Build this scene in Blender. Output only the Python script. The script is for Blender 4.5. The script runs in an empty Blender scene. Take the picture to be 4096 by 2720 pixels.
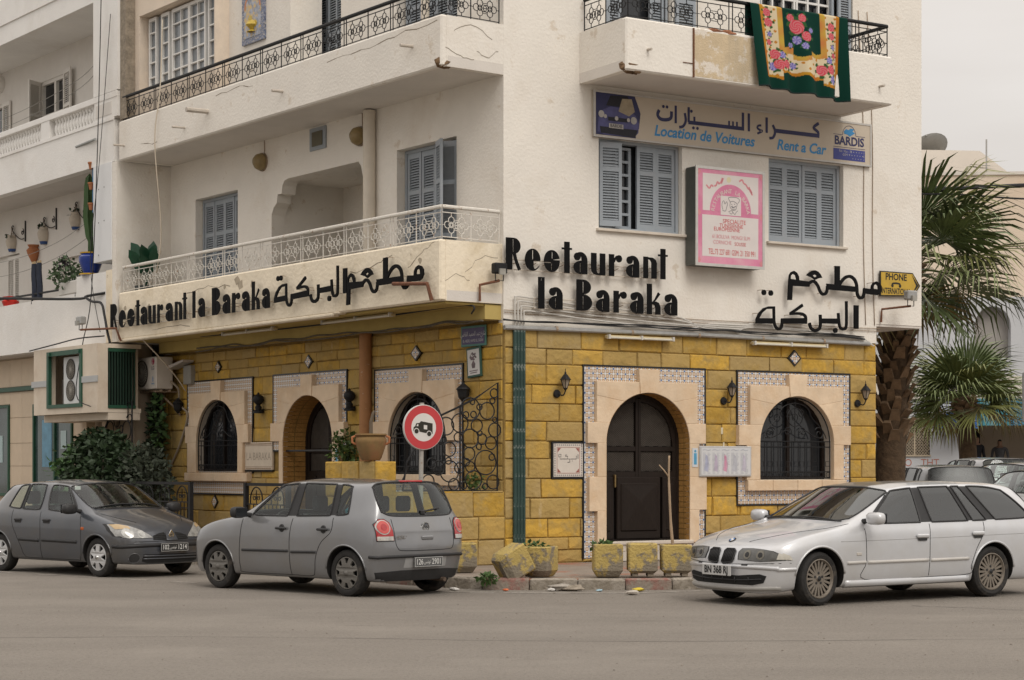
import bpy, bmesh, math, random
from mathutils import Vector, Matrix
from mathutils.geometry import tessellate_polygon
random.seed(7)
PI = math.pi
rad = math.radians
sc = bpy.context.scene
COL = sc.collection

# ------------------------------------------------------------------ camera, sky, sun, exposure
cam_d = bpy.data.cameras.new('camera')
cam = bpy.data.objects.new('camera', cam_d)
COL.objects.link(cam)
cam.location = (0, 0, 1.6)
cam.rotation_euler = (rad(90), 0, 0)
cam_d.sensor_width = 36
cam_d.lens = 1900 / 1024 * 36
cam_d.shift_y = 127 / 1024
cam_d.clip_end = 2000
sc.camera = cam

SUN_EL, SUN_AZ = rad(46), rad(152)          # azimuth clockwise from +Y: behind the camera, to its right
w = bpy.data.worlds.new('World')
sc.world = w
w.use_nodes = True
nt = w.node_tree
N, Lk = nt.nodes, nt.links
bg = N['Background']
sky = N.new('ShaderNodeTexSky')
sky.sky_type = 'NISHITA'
sky.sun_disc = False
sky.sun_elevation = SUN_EL
sky.sun_rotation = SUN_AZ
sky.dust_density = 3
scl = N.new('ShaderNodeVectorMath'); scl.operation = 'SCALE'; scl.inputs['Scale'].default_value = 0.1
Lk.new(sky.outputs[0], scl.inputs[0])
tc = N.new('ShaderNodeTexCoord')
sep = N.new('ShaderNodeSeparateXYZ'); Lk.new(tc.outputs['Generated'], sep.inputs[0])
mp = N.new('ShaderNodeMapping'); mp.inputs['Scale'].default_value = (1.2, 1.2, 7.0)
Lk.new(tc.outputs['Generated'], mp.inputs[0])
nz = N.new('ShaderNodeTexNoise'); nz.inputs['Scale'].default_value = 2.2; nz.inputs['Detail'].default_value = 5
Lk.new(mp.outputs[0], nz.inputs['Vector'])
cr = N.new('ShaderNodeValToRGB')            # overcast cloud deck
cr.color_ramp.elements[0].position = .25; cr.color_ramp.elements[0].color = (.84, .775, .72, 1)
cr.color_ramp.elements[1].position = .75; cr.color_ramp.elements[1].color = (.99, .94, .885, 1)
Lk.new(nz.outputs['Fac'], cr.inputs[0])
grad = N.new('ShaderNodeMath'); grad.operation = 'MULTIPLY_ADD'; grad.use_clamp = False   # overcast: zenith brighter than horizon
mx = N.new('ShaderNodeMath'); mx.operation = 'MAXIMUM'; mx.inputs[1].default_value = 0
Lk.new(sep.outputs['Z'], mx.inputs[0])
Lk.new(mx.outputs[0], grad.inputs[0]); grad.inputs[1].default_value = 1.35; grad.inputs[2].default_value = .76
vm = N.new('ShaderNodeVectorMath'); vm.operation = 'SCALE'
Lk.new(cr.outputs[0], vm.inputs[0]); Lk.new(grad.outputs[0], vm.inputs['Scale'])
mixw = N.new('ShaderNodeMix'); mixw.data_type = 'RGBA'; mixw.inputs['Factor'].default_value = .92
Lk.new(scl.outputs[0], mixw.inputs['A']); Lk.new(vm.outputs[0], mixw.inputs['B'])
Lk.new(mixw.outputs['Result'], bg.inputs['Color'])
bg.inputs['Strength'].default_value = 0.95
sun_d = bpy.data.lights.new('sun', 'SUN')
sun_d.energy = 1.4; sun_d.angle = rad(25); sun_d.color = (1, .95, .88)
sun = bpy.data.objects.new('sun', sun_d); COL.objects.link(sun)
sd = Vector((math.sin(SUN_AZ) * math.cos(SUN_EL), math.cos(SUN_AZ) * math.cos(SUN_EL), math.sin(SUN_EL)))
sun.rotation_euler = sd.to_track_quat('Z', 'Y').to_euler()
sun.location = (20, -20, 40)
vs = sc.view_settings
vs.view_transform = 'Standard'; vs.look = 'None'; vs.exposure = -0.1; vs.gamma = 1; vs.use_curve_mapping = False

# ------------------------------------------------------------------ materials
MATS = {}
def mat(name, col, rough=.8, var=.12, scale=4, bump=0, bscale=40, metal=0, spec=.4, dirt=None, dscale=1.2, dpos=(.5, .7), objvar=0, coat=0, detail=6, stretch=None, streak=None, objmix=None, layers=()):
    if name in MATS: return MATS[name]
    m = bpy.data.materials.new(name); m.use_nodes = True
    n, l = m.node_tree.nodes, m.node_tree.links
    b = n['Principled BSDF']
    b.inputs['Roughness'].default_value = rough; b.inputs['Metallic'].default_value = metal
    b.inputs['Specular IOR Level'].default_value = spec; b.inputs['Coat Weight'].default_value = coat
    b.inputs['Coat Roughness'].default_value = .06
    t = n.new('ShaderNodeTexCoord'); vec = t.outputs['Object']
    if stretch:
        mpn = n.new('ShaderNodeMapping'); mpn.inputs['Scale'].default_value = stretch
        l.new(vec, mpn.inputs[0]); vec = mpn.outputs[0]
    no = n.new('ShaderNodeTexNoise'); no.inputs['Scale'].default_value = scale; no.inputs['Detail'].default_value = detail
    no.inputs['Roughness'].default_value = .65
    l.new(vec, no.inputs['Vector'])
    r = n.new('ShaderNodeValToRGB')
    c = Vector(col)
    r.color_ramp.elements[0].position = .3; r.color_ramp.elements[0].color = (*[max(0, x * (1 - var)) for x in c], 1)
    r.color_ramp.elements[1].position = .7; r.color_ramp.elements[1].color = (*[min(1, x * (1 + var)) for x in c], 1)
    l.new(no.outputs['Fac'], r.inputs[0])
    out = r.outputs[0]
    if objvar:
        oi = n.new('ShaderNodeObjectInfo'); mr = n.new('ShaderNodeMapRange')
        mr.inputs['To Min'].default_value = 1 - objvar; mr.inputs['To Max'].default_value = 1 + objvar
        l.new(oi.outputs['Random'], mr.inputs[0])
        vmm = n.new('ShaderNodeVectorMath'); vmm.operation = 'SCALE'
        l.new(out, vmm.inputs[0]); l.new(mr.outputs[0], vmm.inputs['Scale']); out = vmm.outputs[0]
        if objmix:                                       # some pieces are of another shade
            fr_ = n.new('ShaderNodeMath'); fr_.operation = 'FRACT'; m7 = n.new('ShaderNodeMath'); m7.operation = 'MULTIPLY'; m7.inputs[1].default_value = 7.13
            l.new(oi.outputs['Random'], m7.inputs[0]); l.new(m7.outputs[0], fr_.inputs[0])
            pw_ = n.new('ShaderNodeMath'); pw_.operation = 'POWER'; pw_.inputs[1].default_value = objmix[1]; l.new(fr_.outputs[0], pw_.inputs[0])
            mo = n.new('ShaderNodeMix'); mo.data_type = 'RGBA'; l.new(pw_.outputs[0], mo.inputs['Factor']); l.new(out, mo.inputs['A']); mo.inputs['B'].default_value = (*objmix[0], 1); out = mo.outputs['Result']
    for dd, sv, pos, st in (((dirt, dscale, dpos, None),) if dirt else ()) + (((streak[0], streak[1], streak[2], (1, 1, .12)),) if streak else ()) + tuple(layers):
        n2 = n.new('ShaderNodeTexNoise'); n2.inputs['Scale'].default_value = sv; n2.inputs['Detail'].default_value = 8
        n2.inputs['Roughness'].default_value = .7
        src = t.outputs['Object']
        if st:
            m3 = n.new('ShaderNodeMapping'); m3.inputs['Scale'].default_value = st; l.new(src, m3.inputs[0]); src = m3.outputs[0]
        l.new(src, n2.inputs['Vector'])
        r2 = n.new('ShaderNodeValToRGB'); r2.color_ramp.elements[0].position = pos[0]; r2.color_ramp.elements[1].position = pos[1]
        l.new(n2.outputs['Fac'], r2.inputs[0])
        mm = n.new('ShaderNodeMix'); mm.data_type = 'RGBA'
        l.new(r2.outputs[0], mm.inputs['Factor']); l.new(out, mm.inputs['A']); mm.inputs['B'].default_value = (*dd, 1)
        out = mm.outputs['Result']
    l.new(out, b.inputs['Base Color'])
    if bump:
        bn = n.new('ShaderNodeTexNoise'); bn.inputs['Scale'].default_value = bscale; bn.inputs['Detail'].default_value = 5
        l.new(t.outputs['Object'], bn.inputs['Vector'])
        bp = n.new('ShaderNodeBump'); bp.inputs['Strength'].default_value = bump; bp.inputs['Distance'].default_value = .02
        l.new(bn.outputs['Fac'], bp.inputs['Height']); l.new(bp.outputs[0], b.inputs['Normal'])
    MATS[name] = m
    return m

def glass_mat(name, tint=(.25, .28, .28), refl=.25, rough=.02, alpha=.5):
    """thin pane: part see-through tint, part mirror"""
    if name in MATS: return MATS[name]
    m = bpy.data.materials.new(name); m.use_nodes = True
    n, l = m.node_tree.nodes, m.node_tree.links
    n.remove(n['Principled BSDF'])
    tr = n.new('ShaderNodeBsdfTransparent'); tr.inputs[0].default_value = (*[x * alpha * 2 for x in tint], 1)
    gl = n.new('ShaderNodeBsdfGlossy'); gl.inputs[0].default_value = (.9, .92, .92, 1); gl.inputs['Roughness'].default_value = rough
    lw = n.new('ShaderNodeLayerWeight'); lw.inputs[0].default_value = .5
    pw = n.new('ShaderNodeMath'); pw.operation = 'POWER'; pw.inputs[1].default_value = 4; l.new(lw.outputs['Facing'], pw.inputs[0])
    ad = n.new('ShaderNodeMath'); ad.operation = 'ADD'; ad.use_clamp = True; ad.inputs[1].default_value = refl + .05
    l.new(pw.outputs[0], ad.inputs[0])
    mi = n.new('ShaderNodeMixShader'); l.new(ad.outputs[0], mi.inputs[0]); l.new(tr.outputs[0], mi.inputs[1]); l.new(gl.outputs[0], mi.inputs[2])
    l.new(mi.outputs[0], n['Material Output'].inputs[0])
    MATS[name] = m
    return m

def vcol_mat(name, rough=.9, spec=.2):
    """print stored as a colour attribute on a dense grid"""
    if name in MATS: return MATS[name]
    m = bpy.data.materials.new(name); m.use_nodes = True
    n, l = m.node_tree.nodes, m.node_tree.links
    b = n['Principled BSDF']; b.inputs['Roughness'].default_value = rough; b.inputs['Specular IOR Level'].default_value = spec
    a = n.new('ShaderNodeVertexColor'); a.layer_name = 'print'
    l.new(a.outputs[0], b.inputs['Base Color'])
    MATS[name] = m
    return m

# ------------------------------------------------------------------ mesh collecting
class MB:
    def __init__(s): s.v = []; s.f = []; s.mi = []; s.m = 0
    def add(s, vs, fs):
        o = len(s.v); s.v += [tuple(p) for p in vs]
        for f in fs: s.f.append(tuple(i + o for i in f)); s.mi.append(s.m)
        return s
    def box(s, x0, x1, y0, y1, z0, z1, bev=0, jit=0):
        if x0 > x1: x0, x1 = x1, x0
        if y0 > y1: y0, y1 = y1, y0
        if z0 > z1: z0, z1 = z1, z0
        b = min(bev, (x1 - x0) / 2.2, (y1 - y0) / 2.2, (z1 - z0) / 2.2)
        if b <= 0:
            return s.add([(x0,y0,z0),(x1,y0,z0),(x1,y1,z0),(x0,y1,z0),(x0,y0,z1),(x1,y0,z1),(x1,y1,z1),(x0,y1,z1)],
                  [(0,1,5,4),(1,2,6,5),(2,3,7,6),(3,0,4,7),(4,5,6,7),(3,2,1,0)])
        vs = []
        for (X, sx) in ((x0, 1), (x1, -1)):
            for (Y, sy) in ((y0, 1), (y1, -1)):
                for (Z, sz) in ((z0, 1), (z1, -1)):
                    vs += [(X, Y + sy*b, Z + sz*b), (X + sx*b, Y, Z + sz*b), (X + sx*b, Y + sy*b, Z)]
        if jit: vs = [tuple(c + random.uniform(-jit, jit) for c in p) for p in vs]
        def I(i, j, k, a): return ((i*2 + j)*2 + k)*3 + a
        fs = []
        fs += [(I(0,0,0,0),I(0,0,1,0),I(0,1,1,0),I(0,1,0,0)), (I(1,0,0,0),I(1,1,0,0),I(1,1,1,0),I(1,0,1,0))]
        fs += [(I(0,0,0,1),I(1,0,0,1),I(1,0,1,1),I(0,0,1,1)), (I(0,1,0,1),I(0,1,1,1),I(1,1,1,1),I(1,1,0,1))]
        fs += [(I(0,0,0,2),I(0,1,0,2),I(1,1,0,2),I(1,0,0,2)), (I(0,0,1,2),I(1,0,1,2),I(1,1,1,2),I(0,1,1,2))]
        for j in (0, 1):
            for k in (0, 1): fs.append((I(0,j,k,1),I(1,j,k,1),I(1,j,k,2),I(0,j,k,2)))
        for i in (0, 1):
            for k in (0, 1): fs.append((I(i,0,k,0),I(i,1,k,0),I(i,1,k,2),I(i,0,k,2)))
            for j in (0, 1): fs.append((I(i,j,0,0),I(i,j,1,0),I(i,j,1,1),I(i,j,0,1)))
        for i in (0, 1):
            for j in (0, 1):
                for k in (0, 1): fs.append((I(i,j,k,0),I(i,j,k,1),I(i,j,k,2)))
        return s.add(vs, fs)
    def tube(s, pts, r, n=6, closed=False, caps=True):
        P = [Vector(p) for p in pts]
        if len(P) < 2: return s
        m = len(P); rs = r if isinstance(r, (list, tuple)) else [r] * m
        vs = []; prev = None
        for i in range(m):
            a = P[(i - 1) % m] if (closed or i > 0) else P[i]
            b = P[(i + 1) % m] if (closed or i < m - 1) else P[i]
            d = (b - a)
            if d.length < 1e-9: d = Vector((0, 0, 1))
            d.normalize()
            if prev is None:
                up = Vector((0, 0, 1)) if abs(d.z) < .9 else Vector((1, 0, 0))
                u = d.cross(up).normalized()
            else:
                u = (prev - d * prev.dot(d))
                u = u.normalized() if u.length > 1e-6 else d.orthogonal().normalized()
            prev = u; v = d.cross(u)
            for k in range(n):
                a_ = 2 * PI * k / n + PI / n
                vs.append(P[i] + (u * math.cos(a_) + v * math.sin(a_)) * rs[i])
        fs = []
        for i in range(m if closed else m - 1):
            j = (i + 1) % m
            for k in range(n):
                k2 = (k + 1) % n
                fs.append((i*n + k, i*n + k2, j*n + k2, j*n + k))
        if caps and not closed:
            fs.append(tuple(range(n))[::-1]); fs.append(tuple((m - 1)*n + k for k in range(n)))
        return s.add(vs, fs)
    def lathe(s, prof, n=20, c=(0, 0, 0), axis='z', a0=0, a1=2*PI):
        vs = []; full = abs(a1 - a0 - 2*PI) < 1e-6
        cnt = n if full else n + 1
        for (r, h) in prof:
            for k in range(cnt):
                a = a0 + (a1 - a0) * k / n
                x, y = r * math.cos(a), r * math.sin(a)
                p = {'z': (x, y, h), 'y': (x, h, y), 'x': (h, x, y)}[axis]
                vs.append((p[0] + c[0], p[1] + c[1], p[2] + c[2]))
        fs = []
        for i in range(len(prof) - 1):
            for k in range(cnt if full else n):
                k2 = (k + 1) % cnt
                fs.append((i*cnt + k, i*cnt + k2, (i + 1)*cnt + k2, (i + 1)*cnt + k))
        return s.add(vs, fs)
    def prism(s, outer, y0, y1, holes=(), inset=0, back=True, tf=None):
        """polygon in x,z with holes, from y0 (front) to y1 (back); inset chamfers the front edge"""
        loops = [list(outer)] + [list(h) for h in holes]
        def area(p): return sum(p[i][0]*p[(i+1) % len(p)][1] - p[(i+1) % len(p)][0]*p[i][1] for i in range(len(p))) / 2
        if area(loops[0]) < 0: loops[0].reverse()
        for h in loops[1:]:
            if area(h) > 0: h.reverse()
        tess = tessellate_polygon([[Vector((p[0], p[1], 0)) for p in lp] for lp in loops])
        flat = [p for lp in loops for p in lp]
        fr = flat
        if inset:
            fr = []
            for lp in loops:
                k = len(lp)
                for i in range(k):
                    a, b, c = Vector(lp[i-1]), Vector(lp[i]), Vector(lp[(i+1) % k])
                    e1 = (b - a); e2 = (c - b)
                    n1 = Vector((-e1.y, e1.x)); n2 = Vector((-e2.y, e2.x))
                    if n1.length > 1e-9: n1.normalize()
                    if n2.length > 1e-9: n2.normalize()
                    nn = n1 + n2
                    nn = nn / max(.5, nn.length_squared / 2) if nn.length > 1e-6 else n1
                    fr.append(tuple(b + nn * inset))
        k = len(flat); vs = []
        f_ = tf or (lambda p, y: (p[0], y, p[1]))
        vs += [f_(p, y0) for p in fr]
        ch = inset if inset else 0
        vs += [f_(p, y0 + ch * (1 if y1 > y0 else -1)) for p in flat] if inset else []
        o1 = k if inset else 0
        vs += [f_(p, y1) for p in flat]
        o2 = o1 + k
        fs = []
        for t in tess:
            a, b, c = [flat[i] for i in t]
            ar = (b[0]-a[0])*(c[1]-a[1]) - (c[0]-a[0])*(b[1]-a[1])
            t = tuple(t) if ar > 0 else tuple(t)[::-1]
            fs.append(t)
            if back: fs.append(tuple(i + o2 for i in t)[::-1])
        base = 0
        for lp in loops:
            n_ = len(lp)
            for i in range(n_):
                a, b = base + i, base + (i + 1) % n_
                if inset: fs.append((b, a, a + o1, b + o1))
                fs.append((b + o1, a + o1, a + o2, b + o2))
            base += n_
        return s.add(vs, fs)
    def grid(s, fn, nu, nv, flip=False):
        vs = [fn(i / nu, j / nv) for j in range(nv + 1) for i in range(nu + 1)]
        fs = []
        for j in range(nv):
            for i in range(nu):
                a = j*(nu + 1) + i
                q = (a, a + 1, a + nu + 2, a + nu + 1)
                fs.append(q[::-1] if flip else q)
        return s.add(vs, fs)
    def mesh(s, name, mats, smooth=False):
        me = bpy.data.meshes.new(name)
        me.from_pydata(s.v, [], s.f)
        for m_ in (mats if isinstance(mats, (list, tuple)) else [mats]): me.materials.append(m_)
        if any(s.mi): me.polygons.foreach_set('material_index', s.mi)
        if smooth is True: me.polygons.foreach_set('use_smooth', [True] * len(me.polygons))
        elif smooth: me.shade_smooth() if False else me.polygons.foreach_set('use_smooth', [True] * len(me.polygons)); me.set_sharp_from_angle(angle=rad(smooth))
        me.update()
        return me
    def build(s, name, mats, parent=None, loc=(0, 0, 0), rz=0, smooth=False, rot=None, **tags):
        o = bpy.data.objects.new(name, s.mesh(name, mats, smooth))
        COL.objects.link(o); o.parent = parent; o.location = loc
        o.rotation_euler = rot if rot else (0, 0, rz)
        return tag(o, **tags)

def tag(o, label=None, cat=None, group=None, kind=None):
    if label: o['label'] = label
    if cat: o['category'] = cat
    if group: o['group'] = group
    if kind: o['kind'] = kind
    return o
def thing(name, label, cat, loc=(0, 0, 0), rz=0, group=None, rot=None):
    o = bpy.data.objects.new(name, None); COL.objects.link(o); o.empty_display_size = .2
    o.location = loc; o.rotation_euler = rot if rot else (0, 0, rz)
    return tag(o, label, cat, group)
def copy_tree(o, parent=None):
    c = o.copy(); COL.objects.link(c); c.parent = parent
    for ch in [x for x in o.children]: copy_tree(ch, c)
    return c
def link_part(name, me, parent=None, loc=(0, 0, 0), rot=(0, 0, 0), scale=(1, 1, 1)):
    o = bpy.data.objects.new(name, me); COL.objects.link(o); o.parent = parent
    o.location = loc; o.rotation_euler = rot; o.scale = scale
    return o

# arcs and curves as point lists
def arc(cx, cy, rx, ry, a0, a1, n=12): return [(cx + rx*math.cos(rad(a0 + (a1-a0)*i/n)), cy + ry*math.sin(rad(a0 + (a1-a0)*i/n))) for i in range(n + 1)]
def circ(cx, cy, r, n=20): return arc(cx, cy, r, r, 0, 360 - 360/n, n - 1)
def rect(x0, x1, z0, z1): return [(x0, z0), (x1, z0), (x1, z1), (x0, z1)]
def xz(pts, y=0): return [(p[0], y, p[1]) for p in pts]
def spiral(cx, cz, r0, r1, a0, turns, n=18):
    return [(cx + (r0 + (r1-r0)*i/n)*math.cos(rad(a0) + turns*2*PI*i/n), cz + (r0 + (r1-r0)*i/n)*math.sin(rad(a0) + turns*2*PI*i/n)) for i in range(n + 1)]
def bez(p0, p1, p2, p3, n=10):
    o = []
    for i in range(n + 1):
        t = i / n; s = 1 - t
        o.append(tuple(s**3*a + 3*s*s*t*b + 3*s*t*t*c + t**3*d for a, b, c, d in zip(p0, p1, p2, p3)))
    return o
def smoothline(pts, n=6):
    """Catmull-Rom through points (any dimension)"""
    P = [pts[0]] + list(pts) + [pts[-1]]; o = []
    for i in range(1, len(P) - 2):
        for k in range(n):
            t = k / n
            o.append(tuple(.5*((2*b) + (-a + c)*t + (2*a - 5*b + 4*c - d)*t*t + (-a + 3*b - 3*c + d)*t**3) for a, b, c, d in zip(P[i-1], P[i], P[i+1], P[i+2])))
    o.append(tuple(pts[-1]))
    return o
def ribbon(pts, w):
    """flat stroke polygon around a 2-D polyline; w one width or one per point"""
    n = len(pts); ws = w if isinstance(w, (list, tuple)) else [w]*n
    Lf, Rt = [], []
    for i in range(n):
        a = Vector(pts[max(0, i-1)]); b = Vector(pts[min(n-1, i+1)]); d = (b - a)
        d = d.normalized() if d.length > 1e-9 else Vector((1, 0))
        nn = Vector((-d.y, d.x)) * ws[i] / 2; p = Vector(pts[i])
        Lf.append(tuple(p + nn)); Rt.append(tuple(p - nn))
    return Lf + Rt[::-1]

_txt_cache = {}
def text_mesh(body, size=1.0, align='CENTER', extrude=0, shear=0, bold=0, sx=1.0):
    cu = bpy.data.curves.new('txt', 'FONT'); cu.body = body; cu.size = size; cu.align_x = align; cu.align_y = 'CENTER'
    cu.extrude = extrude; cu.shear = shear; cu.offset = bold; cu.resolution_u = 3
    o = bpy.data.objects.new('txt', cu); COL.objects.link(o)
    bpy.context.view_layer.update()
    dg = bpy.context.evaluated_depsgraph_get()
    me = bpy.data.meshes.new_from_object(o.evaluated_get(dg))
    bpy.data.objects.remove(o); bpy.data.curves.remove(cu)
    # lay text in x,z plane facing -y
    for v in me.vertices: v.co = (v.co.x * sx, -v.co.z, v.co.y)
    me.update()
    return me
def text(name, body, parent, m, loc, size, rot=(0, 0, 0), **k):
    me = text_mesh(body, size, **k); me.materials.clear(); me.materials.append(m); me.name = name
    return link_part(name, me, parent, loc, rot)

# facade frames: x to the right along the wall as seen from the street, y into the wall, z up
CN = Vector((-.127, 28.35))
AR, AL = rad(31.8), rad(-53.2)
def W(fr, u, d, z=0):
    a = AR if fr == 'R' else AL
    return (CN.x + u*math.cos(a) + d*math.sin(a), CN.y + u*math.sin(a) - d*math.cos(a), z)
def fthing(fr, name, label, cat, u, d, z, group=None):
    return thing(name, label, cat, W(fr, u, d, z), AR if fr == 'R' else AL, group)
# ------------------------------------------------------------------ shared materials
m_plaster = mat('white_plaster', (.755, .715, .65), .9, .045, 1.3, bump=.4, bscale=22, dirt=(.64, .575, .49), dscale=.6, dpos=(.52, .80), streak=((.55, .48, .39), 2.4, (.64, .84)), layers=(((.63, .56, .47), 2.6, (.60, .66), None), ((.40, .34, .27), 6.5, (.71, .74), None)))
m_plasterL = mat('yellowed_plaster', (.80, .71, .56), .9, .06, 1.6, bump=.6, bscale=14, dirt=(.60, .50, .34), dscale=1.1, dpos=(.5, .75), streak=((.45, .38, .28), 2.2, (.62, .8)), layers=(((.46, .39, .29), 5, (.66, .70), None),))
m_peach = mat('peach_plaster', (.70, .60, .49), .9, .05, 2, bump=.3, dirt=(.6, .52, .44), dscale=1.4)
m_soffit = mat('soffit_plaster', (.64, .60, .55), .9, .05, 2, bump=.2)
m_neigh = mat('neighbour_plaster', (.78, .765, .735), .9, .04, 1.5, bump=.3, bscale=30, dirt=(.66, .625, .575), dscale=.6, dpos=(.5, .8), streak=((.56, .52, .46), 2.2, (.66, .84)))
m_stone = mat('ochre_stone', (.47, .285, .045), .88, .22, 6, bump=1.0, bscale=13, dirt=(.37, .255, .085), dscale=2.6, dpos=(.46, .62), objvar=.18, objmix=((.37, .27, .12), 1.5), streak=((.50, .38, .20), 5, (.62, .70)), layers=(((.22, .15, .06), 7, (.66, .72), None),))
m_mortar = mat('ochre_mortar', (.24, .155, .045), .95, .2, 10, bump=.6)
m_cream = mat('cream_stone', (.66, .52, .37), .75, .10, 3.5, bump=.25, bscale=25, dirt=(.60, .43, .27), dscale=2.2, dpos=(.45, .7), objvar=.06)
m_iron = mat('black_iron', (.014, .014, .015), .55, .3, 20, spec=.25)
m_ironwhite = mat('white_painted_iron', (.66, .63, .57), .6, .06, 12, dirt=(.30, .15, .07), dscale=16, dpos=(.58, .66))
m_shut = mat('grey_blue_paint', (.30, .335, .37), .6, .06, 6, dirt=(.30, .31, .33), dscale=3)
m_shutslat = mat('grey_blue_slat', (.29, .32, .35), .6, .08, 9)
m_white = mat('white_paint', (.72, .71, .68), .6, .05, 5)
m_dark = mat('dark_room', (.016, .015, .014), .9, .2, 2)
m_door = mat('dark_brown_wood', (.016, .011, .0085), .55, .25, 9, spec=.2, stretch=(6, 6, 1))
m_black = mat('black_tile', (.015, .015, .016), .3, .2, 20)
m_brick = mat('ochre_small_brick', (.40, .215, .06), .9, .18, 9, bump=.5)
m_concrete = mat('raw_concrete', (.26, .22, .17), .95, .3, 9, bump=.9, bscale=20)
m_brown = mat('broken_concrete', (.16, .10, .055), .95, .35, 14, bump=1, bscale=25)
m_glassdark = mat('window_glass_dark', (.02, .022, .025), .08, .2, 3, spec=.6)
m_glasssky = mat('window_glass_grey', (.20, .22, .24), .08, .15, 2, spec=.7)
m_sill = mat('sill_stone', (.60, .54, .46), .8, .1, 6)

def tile_mat():
    m = bpy.data.materials.new('patterned_tile'); m.use_nodes = True
    n, l = m.node_tree.nodes, m.node_tree.links
    b = n['Principled BSDF']; b.inputs['Roughness'].default_value = .25
    t = n.new('ShaderNodeTexCoord'); s = n.new('ShaderNodeSeparateXYZ'); l.new(t.outputs['Object'], s.inputs[0])
    P = .076
    def M(op, a, b_=None, c=None):
        q = n.new('ShaderNodeMath'); q.operation = op
        for i, v in enumerate((a, b_, c)):
            if v is None: continue
            if isinstance(v, (int, float)): q.inputs[i].default_value = v
            else: l.new(v, q.inputs[i])
        return q.outputs[0]
    def cell(o, off): return M('SUBTRACT', M('FRACT', M('ADD', M('MULTIPLY', o, 1 / P), off)), .5)
    cx, cz = cell(s.outputs[0], 20.0), cell(s.outputs[2], 20.0)
    dx, dz = cell(s.outputs[0], 20.5), cell(s.outputs[2], 20.5)
    rr = M('SQRT', M('ADD', M('MULTIPLY', cx, cx), M('MULTIPLY', cz, cz)))
    ring = M('COMPARE', rr, .30, .085)
    core = M('LESS_THAN', rr, .10)
    r2 = M('SQRT', M('ADD', M('MULTIPLY', dx, dx), M('MULTIPLY', dz, dz)))
    leaf = M('COMPARE', r2, .30, .05)
    sq = M('LESS_THAN', M('MAXIMUM', M('ABSOLUTE', dx), M('ABSOLUTE', dz)), .17)
    par = M('MODULO', M('ADD', M('FLOOR', M('ADD', M('MULTIPLY', s.outputs[0], 1 / P), 20.5)), M('FLOOR', M('ADD', M('MULTIPLY', s.outputs[2], 1 / P), 20.5))), 2)
    sqb = M('MULTIPLY', sq, M('GREATER_THAN', par, .5))
    cur = None
    def mixc(f, A, B):
        x = n.new('ShaderNodeMix'); x.data_type = 'RGBA'; l.new(f, x.inputs['Factor'])
        if isinstance(A, tuple): x.inputs['A'].default_value = A
        else: l.new(A, x.inputs['A'])
        x.inputs['B'].default_value = B
        return x.outputs['Result']
    cur = mixc(leaf, (.66, .64, .60, 1), (.33, .36, .42, 1))
    cur = mixc(ring, cur, (.42, .23, .06, 1))
    cur = mixc(core, cur, (.40, .16, .06, 1))
    cur = mixc(sqb, cur, (.05, .11, .26, 1))
    l.new(cur, b.inputs['Base Color'])
    return m
m_tile = tile_mat()

# ------------------------------------------------------------------ ground, road, pavement
m_road = mat('asphalt', (.215, .193, .168), .9, .10, .55, bump=.9, bscale=55, dirt=(.125, .11, .094), dscale=26, dpos=(.5, .74), spec=.2, stretch=(.35, 1.5, 1), streak=((.255, .23, .20), .5, (.5, .8)), detail=12, layers=(((.30, .275, .24), 60, (.60, .68), None), ((.15, .135, .115), 1.1, (.60, .75), (.25, 1, 1))))
MB().box(-120, 120, -10, 220, -.5, 0).build('road', m_road, kind='structure')
m_line = mat('worn_road_paint', (.40, .37, .33), .9, .12, 8, dirt=(.215, .19, .162), dscale=7, dpos=(.42, .56))
m_pave = mat('pavement_concrete', (.24, .20, .165), .9, .15, 2.5, bump=.5, bscale=40, dirt=(.30, .13, .08), dscale=.7, dpos=(.52, .6))
m_kerb = mat('worn_kerb', (.36, .32, .27), .9, .2, 4, bump=.8, bscale=25, dirt=(.22, .19, .15), dscale=4, dpos=(.45, .6), objvar=.12)
m_kerbr = mat('worn_red_kerb', (.25, .105, .085), .9, .2, 4, bump=.8, bscale=25, dirt=(.26, .22, .18), dscale=5, dpos=(.42, .58), objvar=.12)
# pavement: polygon in plan round the corner
pav = [(-14.2, 43.9), (-7.4, 34.6), (-4.4, 30.0), (-1.6, 26.1), (-.55, 25.0), (.2, 24.75), (1.2, 24.75), (2.6, 24.95), (3.9, 25.4), (7.6, 27.7), (12.5, 31.0), (14, 34), (4, 42), (-6, 50)]
def flat(poly, z0, z1): return [(p, z0, z1) for p in poly]
def plan(mb, poly, z0, z1): return mb.prism(poly, z1, z0, tf=lambda p, y: (p[0], p[1], y))
plan(MB(), pav, -.05, .14).build('pavement', m_pave, kind='structure')
# kerb stones along the street edge
edge = smoothline(pav[0:11], 8)
def walk(pts, step):
    out = [Vector(pts[0])]; acc = 0
    for a, b in zip(pts, pts[1:]):
        a, b = Vector(a), Vector(b); Lg = (b - a).length; pos = 0
        while acc + (Lg - pos) >= step:
            pos += step - acc; acc = 0; out.append(a.lerp(b, pos / Lg))
        acc += Lg - pos
    return out
ks = walk(edge, .62)
kroot = bpy.data.objects['pavement']
for i in range(len(ks) - 1):
    a, b = ks[i], ks[i + 1]; d = (b - a); ang = math.atan2(d.y, d.x); ln = d.length
    MB().box(.006, ln - .006, -.075, .075, -.05, .152 + random.uniform(-.004, .004), bev=.022, jit=.008).build('kerb_stone', m_kerbr if i % 3 == 2 or i % 7 == 1 else m_kerb, kroot, (a.x, a.y, 0), ang)
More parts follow.
